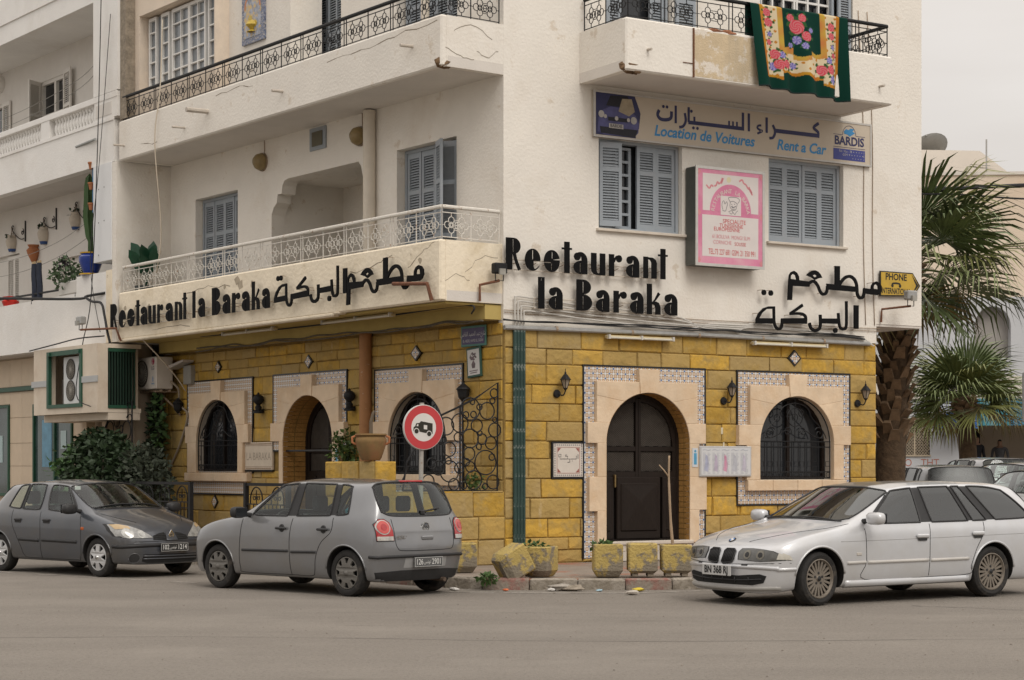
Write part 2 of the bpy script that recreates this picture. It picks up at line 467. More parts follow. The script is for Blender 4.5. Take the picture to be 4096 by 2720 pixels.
# road markings
m_tar = mat('tar', (.075, .068, .06), .8, .2, 9)
def seam(pts, w_=.02):
    mb = MB(); P = [(p[0] + random.uniform(-.03, .03), p[1] + random.uniform(-.03, .03)) for p in smoothline(pts, 6)]
    for p, q in zip(P, P[1:]):
        a, b = Vector(p), Vector(q); n_ = Vector((a.y - b.y, b.x - a.x)).normalized()*w_*random.uniform(.3, .7)
        mb.add([(*(a + n_), .003), (*(a - n_), .003), (*(b - n_), .003), (*(b + n_), .003)], [(0, 1, 2, 3)])
    mb.build('road_seam', m_tar, kind='structure')
seam([(4.6, 21.9), (5.6, 21.3), (6.8, 20.3), (8, 19.6)]); seam([(-7, 17.5), (-3, 17.9), (1, 17.4), (6, 17.8)], .012); seam([(-2.5, 20.8), (-.5, 20.9), (1.5, 20.6)], .008)
dash = [(-7.95, 29.1), (-7.55, 28.75), (-7.11, 28.301), (-6.707, 28.05), (-6.37, 27.75), (-5.978, 27.45), (-5.565, 27.10), (-5.128, 26.78), (-4.768, 26.5), (-4.342, 26.2)]
for i in range(0, 10, 2):
    a, b = Vector(dash[i]), Vector(dash[i+1]); d = (b - a).normalized(); nn = Vector((-d.y, d.x)) * .05
    MB().add([(*(a + nn), .004), (*(a - nn), .004), (*(b - nn), .004), (*(b + nn), .004)], [(0, 1, 2, 3)]).build('road_marking', m_line, kind='structure')
gl = smoothline([(-1.5, 24.7), (-.9, 24.35), (0, 24.15), (.8, 24.05), (1.6, 24.1), (2.3, 24.45), (3.2, 25.0)], 5)
mb = MB()
for p, q in zip(gl, gl[1:]):
    a, b = Vector(p), Vector(q); d = (b - a).normalized(); nn = Vector((-d.y, d.x)) * .045
    mb.add([(*(a + nn), .004), (*(a - nn), .004), (*(b - nn), .004), (*(b + nn), .004)], [(0, 1, 2, 3)])
mb.build('road_marking', m_line, kind='structure')

gr_ = random.Random(21); mb = MB()
for k in range(260):
    x, y_ = gr_.uniform(-8, 8), 14 + 10.8*gr_.random()**.8; q = gr_.uniform(.005, .016); a = gr_.uniform(0, 3)
    mb.add([(x + q*math.cos(a + t), y_ + q*.7*math.sin(a + t), .004) for t in (0, 1.7, 3, 4.5)] + [(x, y_, .006 + q*.4)], [(0, 1, 4), (1, 2, 4), (2, 3, 4), (3, 0, 4)])
mb.build('road_grit', mat('grit', (.15, .125, .10), .9, .6, 3), None, label='scattered grit and dry leaf bits on the asphalt', cat='grit', kind='stuff')
# ------------------------------------------------------------------ the restaurant building
BLD = thing('restaurant_building', 'white corner apartment block with ochre stone restaurant ground floor and iron railed balconies', 'building', (CN.x, CN.y, .14))
BZ = .14
def RP(mb, name, m, parent=None, **k): return mb.build(name, m, parent or BLD, (0, 0, -BZ), AR, **k)   # part on the right street face
def LP(mb, name, m, parent=None, **k): return mb.build(name, m, parent or BLD, (0, 0, -BZ), AL, **k)   # part on the left street face
def S(mb, name, m, parent, **k): return mb.build(name, m, parent, **k)                                 # sub-part in its parent's frame

def arch_pts(uc, rx, zs, rz, zb, n=16): return [(uc + rx, zb)] + arc(uc, zs, rx, rz, 0, 180, n) + [(uc - rx, zb)]

# openings: (kind, centre, half width, spring z, rise, bottom z, tile rect, surround spec)
GR = dict(  # right face
  door=dict(uc=2.60, rx=.80, zs=1.98, rz=.775, zb=.45, tile=(1.43, 3.74, .20, 3.145), zt=2.92, zk=3.12, uL=1.62, uR=3.55,
     ql=[(.41, .92, 1.632), (.92, 1.45, 1.482), (1.45, 1.967, 1.632), (1.967, 2.285, 1.452)], qr=[(.41, .92, 3.59), (.92, 1.443, 3.735), (1.443, 1.97, 3.59), (1.97, 2.287, 3.72)]),
  win=dict(uc=5.612, rx=.785, zs=1.98, rz=.78, zb=1.39, tile=(4.42, 6.79, 1.0, 3.14), zt=2.92, zk=3.115, uL=4.62, uR=6.60,
     ql=[(1.39, 1.95, 4.55), (1.95, 2.28, 4.39)], qr=[(1.39, 1.965, 6.613), (1.965, 2.288, 6.77)], sill=(4.556, 6.64, 1.215, 1.385)))
GL = dict(
  w1=dict(uc=-8.85, rx=.815, zs=2.05, rz=.80, zb=1.51, tile=(-10.13, -7.61, 1.49, 3.213), tile2=(-10.0, -7.86, 1.11, 1.34), zt=2.99, zk=3.205, uL=-9.95, uR=-7.77,
     ql=[(1.495, 2.055, -10.02), (2.055, 2.372, -10.11)], qr=[(1.495, 2.045, -7.846), (2.045, 2.378, -7.643)], sill=(-10.10, -7.65, 1.335, 1.492)),
  door=dict(uc=-5.56, rx=.83, zs=2.05, rz=.785, zb=.45, tile=(-6.83, -4.39, 1.9, 3.216), zt=2.995, zk=3.19, uL=-6.58, uR=-4.52,
     ql=[(.41, 2.052, -6.522), (2.052, 2.373, -6.83)], qr=[(.41, 2.034, -4.54), (2.034, 2.358, -4.356)]),
  w3=dict(uc=-2.19, rx=.825, zs=2.03, rz=.755, zb=1.48, tile=(-3.49, -1.03, 1.16, 3.17), zt=2.955, zk=3.14, uL=-3.28, uR=-1.13,
     ql=[(1.48, 2.01, -3.30), (2.01, 2.338, -3.483)], qr=[(1.48, 2.01, -1.35), (2.01, 2.345, -1.12)], sill=(-3.35, -1.15, 1.31, 1.482)))

def backing(gs, u0, u1, z0, z1, fn):
    holes = [arch_pts(g['uc'], g['rx'], g['zs'], g['rz'], g['zb']) for g in gs.values()]
    return fn(MB().prism(rect(u0, u1, z0, z1), .012, .42, holes), 'stone_wall', m_mortar)
wallR = backing(GR, 0.0, 7.42, .0, 3.72, RP)
wallL = backing(GL, -11.25, -.0, .0, 3.80, LP)

def blocks(rows, u0, u1, rects, step, rnd):
    out = []
    for z0, z1 in zip(rows, rows[1:]):
        u = u0; cuts = [u0]
        off = rnd.uniform(.15, .5)
        u += off
        while u < u1 - .2:
            cuts.append(u); u += step * rnd.uniform(.65, 1.35)
        cuts.append(u1)
        for r in rects:                      # break at the frames
            if r[2] < z1 - .02 and r[3] > z0 + .02:
                cuts += [c for c in (r[0], r[1]) if u0 < c < u1]
        cuts = sorted(set(round(c, 3) for c in cuts))
        prev = cuts[0]
        for c in cuts[1:]:
            a, b = prev, c
            prev = c
            if b - a < .03: continue
            mid = (a + b) / 2; spans = [(z0, z1)]
            for r in rects:
                if r[0] - .001 <= mid <= r[1] + .001:
                    ns = []
                    for s0, s1 in spans:
                        if r[3] <= s0 or r[2] >= s1: ns.append((s0, s1)); continue
                        if r[2] > s0: ns.append((s0, r[2]))
                        if r[3] < s1: ns.append((r[3], s1))
                    spans = ns
            for s0, s1 in spans:
                if s1 - s0 > .035: out.append((a, b, s0, s1))
    return out
def block_mesh(a, b, s0, s1, rnd, dep=.045):
    g = .0045; mb = MB(); x0, x1, z0, z1 = a + g, b - g, s0 + g, s1 - g
    w_, h_ = x1 - x0, z1 - z0; e = min(.014, w_ / 4, h_ / 4)
    J = lambda k: rnd.uniform(-k, k)
    fr = -.012 + J(.010)
    nx = 3; P = []
    # back rim, shoulder rim, and an uneven face
    def ring(x0, x1, z0, z1, y, jit): return [(x0 + J(jit), y, z0 + J(jit)), (x1 + J(jit), y, z0 + J(jit)), (x1 + J(jit), y, z1 + J(jit)), (x0 + J(jit), y, z1 + J(jit))]
    P += ring(x0, x1, z0, z1, .03, 0) + ring(x0, x1, z0, z1, fr + .016, .004) + [(p[0], p[1] + J(.006), p[2]) for p in ring(x0 + e, x1 - e, z0 + e, z1 - e, fr, .007)]
    P.append(((x0 + x1) / 2 + J(w_ * .25), fr - .008 + J(.007), (z0 + z1) / 2 + J(h_ * .2)))
    F = []
    for k in range(2):
        for i in range(4): F.append((k*4 + i, k*4 + (i+1) % 4, k*4 + 4 + (i+1) % 4, k*4 + 4 + i))
    for i in range(4): F.append((8 + i, 8 + (i+1) % 4, 12))
    return mb.add(P, F)
rnd = random.Random(11)
rowsR = [.15, .34, .53, .82, 1.13, 1.42, 1.72, 1.99, 2.285, 2.557, 2.845, 3.15, 3.39, 3.68]
rowsL = [.15, .45, .78, 1.10, 1.40, 1.61, 1.95, 2.30, 2.62, 2.90, 3.22, 3.41, 3.58, 3.76]
rectR = [g['tile'] for g in GR.values()] + [(.842, 1.43, 1.423, 1.984)]
rectL = [g['tile'] for g in GL.values()] + [GL['w1']['tile2'], (-7.85, -6.55, 1.53, 2.05), (-6.42, -4.70, .0, 2.2), (-3.28, -1.15, 1.3, 3.0)]
# doors reach the ground between narrower jambs
cand = [('R',) + b for b in blocks(rowsR, .02, 7.42, rectR + [(1.60, 3.60, 0, .5)], .62, rnd)] + [('L',) + b for b in blocks(rowsL, -11.22, -.02, rectL + [(-6.55, -4.52, 0, 2.0)], .62, rnd)]
cand.sort(key=lambda c: -(c[2]-c[1])*(c[4]-c[3]) * (1 if c[0] == 'R' else .62) * (0.35 if c[3] < .8 and c[0] == 'L' else 1))
for c in cand[:300]:
    S(block_mesh(*c[1:], rnd), 'stone_block', m_stone, wallR if c[0] == 'R' else wallL)
for fr, par in (('R', wallR), ('L', wallL)):
    mb = MB()
    for c in cand[300:]:
        if c[0] == fr: t_ = block_mesh(*c[1:], rnd); mb.add(t_.v, t_.f)
    if mb.v: S(mb, 'small_stone_blocks', m_stone, par, kind='stuff')

def surround(g, fn, wall, shift=0):
    """tile border, cream stone pieces round an arch"""
    x0, x1, z0, z1 = g['tile']
    if z0 > g['zb'] + .1:
        fr = fn(MB().prism([(x0, z1), (x0, z0), (g['uc'] - g['rx'] - .01, z0)] + arch_pts(g['uc'], g['rx'] + .01, g['zs'], g['rz'] + .01, z0)[::-1] + [(x1, z0), (x1, z1)], -.030, .02), 'tile_border', m_tile)
    else:
        fr = fn(MB().prism(rect(x0, x1, z0, z1), -.030, .02, [arch_pts(g['uc'], g['rx'] + .01, g['zs'], g['rz'] + .01, max(g['zb'] - .02, z0 + .03))]), 'tile_border', m_tile)
    k = .028                                          # black edging tiles
    e = MB(); y0, y1 = -.036, .02
    e.box(x0 - k, x1 + k, y0, y1, z1, z1 + k); e.box(x0 - k, x0, y0, y1, z0, z1); e.box(x1, x1 + k, y0, y1, z0, z1)
    if z0 > .5 and 'tile2' not in g: e.box(x0 - k, x1 + k, y0, y1, z0 - k, z0)
    S(e, 'black_edging', m_black, fr)
    if 'tile2' in g:
        a, b, c, d = g['tile2']
        t2 = fn(MB().box(a, b, -.03, .02, c, d), 'tile_border', m_tile)
        S(MB().box(a, b, -.036, .02, c - k, c), 'black_edging', m_black, t2)
    uc, rx, zs, rz = g['uc'], g['rx'], g['zs'], g['rz']
    zt, zk, uL, uR = g['zt'], g['zk'], g['uL'], g['uR']
    A = lambda a0, a1, n=7: arc(uc, zs, rx, rz, a0, a1, n)
    kw = (.20, .155)
    ps = []
    for qs, sd in ((g['ql'], -1), (g['qr'], 1)):
        top = qs[-1][1]
        for (q0, q1, uo) in qs:
            ui = uc + sd * rx
            if q1 <= zs + .01: ps.append(rect(min(ui, uo), max(ui, uo), q0, q1))
            else:
                th = math.degrees(math.asin(min(1, (q1 - zs) / rz)))
                cv = A(0, th) if sd > 0 else A(180, 180 - th)
                ps.append([(uo, q0), (ui, q0)] + cv + [(uo, q1)])
        th = math.degrees(math.asin(min(1, (top - zs) / rz)))
        uo = uR if sd > 0 else uL
        m1, m2 = 55, 78
        sx = uo + (uc - uo) * .30
        if sd > 0:
            ps.append([(uo, top)] + [A(th, th, 1)[0]] + A(th, m1) + [(uo, zt - .22)])
            ps.append(A(m1, m2) + [(uc + kw[1] + .02, zt), (uo, zt), (uo, zt - .22)])
        else:
            ps.append([(uo, top)] + A(180 - th, 180 - m1) + [(uo, zt - .22)])
            ps.append(A(180 - m1, 180 - m2) + [(uc - kw[1] - .02, zt), (uo, zt), (uo, zt - .22)])
    ps.append(A(m2, 180 - m2) + [(uc - kw[0], zk), (uc + kw[0], zk)])
    for i, p in enumerate(ps):
        q = []
        for pt in p:
            if not q or (abs(pt[0]-q[-1][0]) + abs(pt[1]-q[-1][1])) > 1e-4: q.append(pt)
        fn(MB().prism(q, -.10 - (.02 if i == len(ps)-1 else 0) - random.uniform(0, .004), .0, inset=.006, back=False), 'surround_stone', m_cream)
    if 'sill' in g:
        a, b, c, d = g['sill']; nn = 4
        for i in range(nn):
            fn(MB().box(a + (b-a)*i/nn + .002, a + (b-a)*(i+1)/nn - .002, -.125, .0, c, d, bev=.008), 'sill_stone', m_cream)
for g in GR.values(): surround(g, RP, wallR)
for g in GL.values(): surround(g, LP, wallL)

def diamond(fn, u, z, a, b):
    o = fn(MB().prism([(u, z - b), (u + a, z), (u, z + b), (u - a, z)], -.045, .0), 'tile_diamond', m_black)
    S(MB().prism([(u, z - b*.74), (u + a*.74, z), (u, z + b*.74), (u - a*.74, z)], -.050, -.0451), 'diamond_tile', m_tile, o)
diamond(RP, 5.598, 3.39, .14, .135)
for u, z, a, b in ((-8.893, 3.465, .12, .112), (-9.03, .95, .125, .127), (-5.61, 3.422, .13, .12), (-2.287, 3.405, .147, .124)): diamond(LP, u, z, a, b)

# door in the right face: double leaf, lattice above, panels below
def lattice(mb, poly_in, x0, x1, z0, z1, y, step=.034, w_=.006):
    L_ = []
    n = int(((x1 - x0) + (z1 - z0)) / step) + 1
    for sgn in (1, -1):
        for i in range(n):
            c = i * step
            pts = []
            m_ = 40; seg = []
            for k in range(m_ + 1):
                x = x0 + (x1 - x0) * k / m_
                z = z0 + (c - (x - x0)) if sgn > 0 else z0 + (c - (x1 - x))
                if z0 <= z <= z1 and poly_in(x, z): seg.append((x, z))
                else:
                    if len(seg) > 1: pts.append(seg)
                    seg = []
            if len(seg) > 1: pts.append(seg)
            for sg in pts:
                mb.tube([(sg[0][0], y, sg[0][1]), (sg[-1][0], y, sg[-1][1])], w_, 4, caps=False)
    return mb
m_lattice = mat('lattice_wood', (.075, .064, .054), .6, .2, 9, spec=.2)
def arched_door(g, fn, yd, name):
    uc, rx, zs, rz, zb = g['uc'], g['rx'], g['zs'], g['rz'], g['zb']
    top = zs + rz; zm, zl = zb + 1.04, zb + 1.44; ri = rx - .13
    d = fn(MB().prism(arch_pts(uc, rx + .02, zs, rz + .02, zb), yd + .03, yd + .07), name, m_dark)
    S(MB().prism(arch_pts(uc, rx + .02, zs, rz + .02, zb), yd - .04, yd + .03, [arch_pts(uc, rx - .06, zs, rz - .06, zb + .02)]), 'door_frame', m_door, d)
    zt = lambda x, e=.13: zs + (rz - e) * math.sqrt(max(0, 1 - ((x - uc) / (rx - e))**2))
    for sgn in (-1, 1):
        xa, xb = sorted((uc + sgn*.05, uc + sgn*ri)); out = [uc + sgn*.05, uc + sgn*(rx - .06)]
        lt = MB(); ins = lambda x, z: xa < x < xb and z < zt(x)
        lattice(lt, ins, xa, xb, zl + .03, top - .05, yd + .0); lattice(lt, ins, xa, xb, zm + .04, zl - .04, yd + .0)
        S(lt, 'lattice', m_lattice, d)
        crv = [(xa + (xb - xa)*k/10, zt(xa + (xb - xa)*k/10)) for k in range(11)]
        wide = [(min(out) + (max(out) - min(out))*k/10, zt(min(out) + (max(out) - min(out))*k/10, .05)) for k in range(11)]
        S(MB().prism(wide + crv[::-1], yd - .03, yd + .03), 'door_leaf', m_door, d)
        for z_, h_ in ((zl - .04, .07), (zm - .05, .09)): S(MB().box(min(out), max(out), yd - .03, yd + .03, z_, z_ + h_), 'door_rail', m_door, d)
        S(MB().box(*((xb, max(out)) if sgn > 0 else (min(out), xa)), yd - .028, yd + .03, zb + .02, zs + .1), 'door_stile', m_door, d)
        S(MB().box(uc + (.004 if sgn > 0 else -.05), uc + (.05 if sgn > 0 else -.004), yd - .035, yd + .03, zb + .02, top - .08), 'door_stile', m_door, d)
    for x0, x1 in ((uc - .42, uc + .42), (uc - rx + .06, uc - .47), (uc + .47, uc + rx - .06)):
        p = MB().box(x0, x1, yd - .055 if x1 - x0 > .5 else yd - .045, yd + .03, zb + .02, zm - .05, bev=.012).box(x0 + .06, x1 - .06, yd - .075 if x1 - x0 > .5 else yd - .06, yd, zb + .14, zm - .14, bev=.02)
        if x1 - x0 > .5: p.add([(x0 + .1, yd - .077, zb + .18), (x1 - .1, yd - .077, zb + .18), (x1 - .1, yd - .077, zm - .18), (x0 + .1, yd - .077, zm - .18), (uc, yd - .10, zm - .42)], [(0, 1, 4), (1, 2, 4), (2, 3, 4), (3, 0, 4)])
        S(p, 'door_panel', m_door, d)
    return d
m_brass = mat('dull_brass', (.28, .20, .09), .4, .2, 8, metal=.8)
d1 = arched_door(GR['door'], RP, .22, 'front_door')
S(MB().box(2.12, 2.15, .14, .19, 1.28, 1.48, bev=.006), 'handle', m_brass, d1)
d2 = arched_door(GL['door'], LP, .40, 'side_door')
# small-brick reveals inside the arches
def reveal(g, fn, m, d0, d1_):
    uc, rx, zs, rz, zb = g['uc'], g['rx'], g['zs'], g['rz'], g['zb']
    mb = MB(); rows = []
    pts = [(uc + rx, zb)] + [(uc + rx, zb + (zs - zb) * i / 18) for i in range(1, 18)] + arc(uc, zs, rx, rz, 0, 180, 30) + [(uc - rx, zs - (zs - zb) * i / 18) for i in range(1, 19)]
    for p, q in zip(pts, pts[1:]):
        cxp, czp = (p[0] + q[0]) / 2, (p[1] + q[1]) / 2
        v = Vector((uc - cxp, max(zs, .0) - czp if czp > zs else 0)); v = v.normalized() * .008 if v.length else Vector((0, 0))
        a = Vector(p).lerp(Vector(q), .06) + v; b = Vector(p).lerp(Vector(q), .94) + v
        for e0, e1 in ((d0, d0 + (d1_ - d0) * .48), (d0 + (d1_ - d0) * .52, d1_)):
            mb.add([(a.x, e0, a.y), (b.x, e0, b.y), (b.x, e1, b.y), (a.x, e1, a.y)], [(0, 1, 2, 3)])
    fn(mb, 'brick_reveal', m)
reveal(GR['door'], RP, m_brick, -.09, .19)
reveal(GL['door'], LP, m_brick, -.09, .36)

# iron window grilles
def scroll_grille(g, fn, yg, gd=.26):
    uc, rx, zs, rz, zb = g['uc'], g['rx'], g['zs'], g['rz'], g['zb']
    o = fn(MB().prism(arch_pts(uc, rx, zs, rz, zb), gd, gd + .02), 'window_glass', m_glassdark)
    fr = MB().prism(arch_pts(uc, rx, zs, rz, zb), gd - .06, gd - .01, [arch_pts(uc, rx - .06, zs, rz - .06, zb + .06)])
    fr.box(uc - .03, uc + .03, gd - .06, gd - .01, zb, zs + rz - .03)
    S(fr, 'window_frame', m_door, o)
    mb = MB(); r = .0095
    mb.tube(xz(arch_pts(uc, rx - .03, zs, rz - .03, zb + .02, 24), yg), r * 1.2, 5)
    zr = zs + .04
    for z in (zb + .03, zb + .13, zr - .09, zr): mb.tube([(uc - rx + .02, yg, z), (uc + rx - .02, yg, z)], r, 5)
    n = 11
    for i in range(1, n):
        x = uc - rx + 2*rx*i/n
        mb.tube([(x, yg, zb + .02), (x, yg, zr)], r * .8, 4)
    for i in range(n):
        x = uc - rx + 2*rx*(i+.5)/n
        mb.tube(xz(circ(x, zb + .08, .042, 10), yg), r * .6, 4, closed=True)
        if i % 2 == 0: mb.tube(xz(rect(x - .05, x + .05, zb + .22, zb + .30), yg), r * .6, 4, closed=True)
    for sx in (-1, 1):
        m_ = lambda pts: [(uc + sx * p[0], p[1]) for p in pts]
        mb.tube(xz(m_(spiral(rx*.66, zr + .13, .02, .115, 0, 1.4)), yg), r, 5)
        mb.tube(xz(m_(bez((rx*.66 + .1, zr + .06), (rx*.4, zr + .02), (rx*.3, zr + .3), (rx*.12, zr + .12))), yg), r, 5)
        mb.tube(xz(m_(spiral(rx*.2, zr + .16, .015, .085, 90, 1.3)), yg), r * .9, 5)
        mb.tube(xz(m_(spiral(rx*.18, zs + rz*.66, .012, .075, 200, 1.3)), yg), r * .9, 5)
        mb.tube(xz(m_(bez((rx*.86, zr + .05), (rx*.75, zs + rz*.4), (rx*.5, zs + rz*.45), (rx*.42, zs + rz*.62))), yg), r, 5)
        mb.tube(xz(m_(bez((rx*.42, zs + rz*.62), (rx*.38, zs + rz*.8), (rx*.2, zs + rz*.84), (0, zs + rz*.86))), yg), r, 5)
        mb.tube(xz(m_(bez((0, zs + rz*.36), (rx*.3, zs + rz*.42), (rx*.26, zs + rz*.74), (0, zs + rz*.76))), yg), r, 5)
    mb.tube(xz(circ(uc, zs + rz*.56, .06, 12), yg), r * .8, 4, closed=True)
    mb.tube([(uc, yg, zr), (uc, yg, zs + rz - .03)], r * .8, 4)
    S(mb, 'iron_grille', m_iron, o)
    return o
wr = scroll_grille(GR['win'], RP, -.03, .2)
for g_, f_, d_ in ((GR['win'], RP, .2), (GL['w1'], LP, .12), (GL['w3'], LP, .12)): f_(MB().prism(arch_pts(g_['uc'], g_['rx'] + .004, g_['zs'], g_['rz'] + .004, g_['zb'] - .004), -.02, d_, [arch_pts(g_['uc'], g_['rx'] - .006, g_['zs'], g_['rz'] - .006, g_['zb'] + .006)], back=False), 'window_reveal', m_sill)
scroll_grille(GL['w1'], LP, -.06, .12)
scroll_grille(GL['w3'], LP, -.06, .12)

# door step and threshold on the right face
m_marble = mat('worn_marble', (.55, .49, .42), .6, .1, 5)
st_ = RP(MB().box(1.78, 3.44, -.16, .40, .395, .45, bev=.01), 'threshold', m_marble)
RP(MB().box(1.80, 3.42, -.13, .2, .15, .394), 'step', mat('marble_riser', (.52, .47, .41), .7, .12, 5))
for i in range(5): S(MB().box(1.83 + i*.318, 1.83 + i*.318 + .30, -.139, -.12, .30, .39, bev=.004), 'riser_tile', m_marble, st_)

# ---- upper walls
H_TOP = 12.4
upR = MB().prism([(0, 3.70), (7.43, 3.70), (7.43, 4.03), (8.47, 4.03), (8.47, H_TOP), (0, H_TOP)], 0, .30,
   [rect(1.72, 3.32, 5.28, 6.68), rect(5.08, 6.69, 5.28, 6.66), rect(1.86, 3.13, 7.9, 10.3), rect(4.9, 6.9, 7.9, 10.3)])
RP(upR, 'upper_wall', m_plaster)
opn = [(-6.95, 4.3), (-3.55, 4.3), (-3.55, 6.36)] + [(-3.86, 6.36), (-3.92, 6.44), (-3.97, 6.60), (-4.05, 6.68)] + [(-6.38, 6.68), (-6.50, 6.66), (-6.57, 6.58), (-6.60, 6.44), (-6.74, 6.44), (-6.76, 6.30), (-6.88, 6.22), (-6.95, 6.10)]
upL = MB().prism(rect(-11.14, 0, 3.80, 7.45), 0, .28, [rect(-9.87, -8.20, 4.3, 6.70), opn, rect(-2.89, -1.215, 4.3, 6.71)])
LP(upL, 'upper_wall', m_plaster)
up2 = MB().prism(rect(-11.14, 0, 7.45, H_TOP), 0, .28, [rect(-6.13, -4.60, 7.6, 10.4), rect(-2.9, -1.2, 7.6, 10.4)])
LP(up2, 'upper_wall', m_plaster)
# projecting bay of the top flat with its peach wall, then a shallower wall
bay = MB().prism(rect(-11.05, -7.38, 7.9, H_TOP), -.90, -.62, [rect(-10.42, -7.42, 8.7, 10.17)])
bayo = LP(bay, 'bay_wall', m_peach)
LP(MB().box(-7.41, -5.22, -.62, -.40, 7.9, H_TOP).box(-5.42, -5.221, -.40, 0, 7.9, H_TOP), 'bay_side_wall', m_plaster)
# bay window: white mullioned frame
def mullion_window(u0, u1, z0, z1, y, fn, parts, parent=None, panes=5):
    o = fn(MB().box(u0, u1, y + .05, y + .06, z0, z1), 'window_glass', m_glasssky)
    fr = MB()
    for (a, b, nx, nz) in parts:
        fr.box(a, a + .045, y - .01, y + .05, z0, z1, bev=.006); fr.box(b - .045, b, y - .01, y + .05, z0, z1, bev=.006)
        fr.box(a + .045, b - .045, y - .008, y + .05, z1 - .06, z1); fr.box(a + .045, b - .045, y - .008, y + .05, z0, z0 + .06)
        for i in range(1, nx): fr.box(a + (b-a)*i/nx - .012, a + (b-a)*i/nx + .012, y, y + .05, z0 + .06, z1 - .06)
        for j in range(1, nz): fr.box(a + .045, b - .045, y + .002, y + .05, z0 + (z1-z0)*j/nz - .012, z0 + (z1-z0)*j/nz + .012)
    S(fr, 'window_frame', m_white, o)
    return o
mullion_window(-10.40, -7.44, 8.72, 10.13, -.72, LP, [(-10.38, -10.06, 1, 5), (-9.86, -9.52, 1, 5), (-9.42, -8.72, 2, 5), (-8.72, -8.08, 2, 5), (-7.98, -7.68, 1, 5)])
# tiled picture beside it
m_tilepic = mat('picture_tile', (.30, .33, .40), .3, .5, 9, dirt=(.55, .40, .18), dscale=11, dpos=(.5, .56), detail=3)
tp = LP(MB().box(-6.83, -6.05, -.665, -.621, 9.0, 10.15), 'tile_picture', mat('picture_tile_border', (.12, .15, .24), .3, .6, 18, dirt=(.5, .46, .4), dscale=30, dpos=(.5, .6)))
S(MB().prism([(-6.73, 9.10), (-6.15, 9.10), (-6.15, 9.6)] + arc(-6.44, 9.6, .29, .30, 0, 180, 10) + [(-6.73, 9.6)], -.672, -.666), 'tile_picture_field', m_tilepic, tp)
S(MB().prism(arc(-6.44, 9.6, .29, .30, 0, 180, 12) + arc(-6.44, 9.6, .24, .25, 180, 0, 12), -.676, -.6725), 'tile_picture_arch', mat('orange_tile', (.5, .2, .08), .3, .1, 30), tp)
S(MB().lathe([(0, .10), (.09, .06), (.12, 0), (.04, -.08), (.1, -.12)], 12, (-6.44, -.674, 9.3)).prism(circ(-6.52, 9.42, .07, 10), -.676, -.6725).prism(circ(-6.34, 9.32, .06, 10), -.676, -.6725), 'tile_picture_vase', mat('yellow_tile', (.5, .36, .06), .3, .2, 30), tp)

# ---- dark core behind openings and the rest of the shell
core = MB()
def wq(fr, u, d): p = W(fr, u, d); return (p[0] - CN.x, p[1] - CN.y)
foot = [wq('R', .7, -2.6), wq('R', 8.17, -2.6), wq('R', 8.17, -9), wq('L', -11.1, -9), wq('L', -11.1, -2.6)]
plan(core, foot, 0, H_TOP - BZ)
core.build('dark_backing', m_dark, BLD)  # unseen solid mass, added to keep light from passing through
RP(MB().box(8.17, 8.47, .30, 9.5, 4.03, H_TOP), 'side_wall', m_plaster)
RP(MB().box(7.12, 7.42, .42, 9.5, .0, 4.0), 'side_wall', m_plaster)
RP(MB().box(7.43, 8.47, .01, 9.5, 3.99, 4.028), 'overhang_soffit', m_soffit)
LP(MB().box(-11.9, -11.15, .43, 9, 0, H_TOP), 'side_wall', m_plaster); LP(MB().box(-12.2, -10.5, .425, .5, 0, 4.3).box(-11.6, -10.85, .0, .42, 3.805, 4.2), 'end_wall', m_mortar)
roof = [wq('R', .1, -.05), wq('R', 8.4, -.05), wq('R', 8.4, -9.4), wq('L', -11.1, -9.4), wq('L', -11.1, -.05)]
plan(MB(), roof, H_TOP - BZ + .005, H_TOP - BZ + .2).build('roof', m_plaster, BLD)  # cap above the view, added to close the shell against light
for zf in (3.72, 7.3):
    pass
# loggia recess on the left face
lg = MB().box(-7.0, -3.5, 1.50, 1.6, 4.2, 6.95).box(-7.12, -6.955, .281, 1.5, 4.2, 6.95).box(-3.545, -3.40, .281, 1.5, 4.2, 6.95).box(-7.0, -3.5, .281, 1.5, 6.70, 6.80)
LP(lg, 'loggia_wall', m_plaster)

# ---- shutters
def shutter(mb_f, mb_s, x0, x1, z0, z1, y, th=.04, rails=(.0, .36, 1.0), st=.055, tilt=1, nn=None):
    """one louvred leaf in local x,z at depth y"""
    mb_f.box(x0, x0 + st, y, y + th, z0, z1); mb_f.box(x1 - st, x1, y, y + th, z0, z1)
    zz = [z0 + (z1 - z0) * r for r in rails]
    for i, z in enumerate(zz):
        a = z - .035 if 0 < i < len(zz) - 1 else (z if i == 0 else z - .09); b = a + (.07 if 0 < i < len(zz) - 1 else .09)
        mb_f.box(x0 + st, x1 - st, y, y + th, a, b)
    for a, b in zip(zz, zz[1:]):
        lo = a + (.09 if a == z0 else .035); hi = b - (.09 if b == z1 else .035)
        n = max(3, int((hi - lo) / .042))
        for i in range(n):
            z = lo + (hi - lo) * (i + .15) / n; h = (hi - lo) / n
            mb_s.add([(x0 + st, y + .006, z), (x1 - st, y + .006, z), (x1 - st, y + th - .004, z + h * .95), (x0 + st, y + th - .004, z + h * .95),
                      (x0 + st, y + .006, z + h*.22), (x1 - st, y + .006, z + h*.22)], [(0, 1, 2, 3), (4, 5, 1, 0)])
def leafobj(fn, parent, x0, x1, z0, z1, y, **k):
    f, s_ = MB(), MB(); shutter(f, s_, x0, x1, z0, z1, y, **k)
    o = S(f, 'shutter', m_shut, parent); S(s_, 'louvre_slats', m_shutslat, o)
    return o
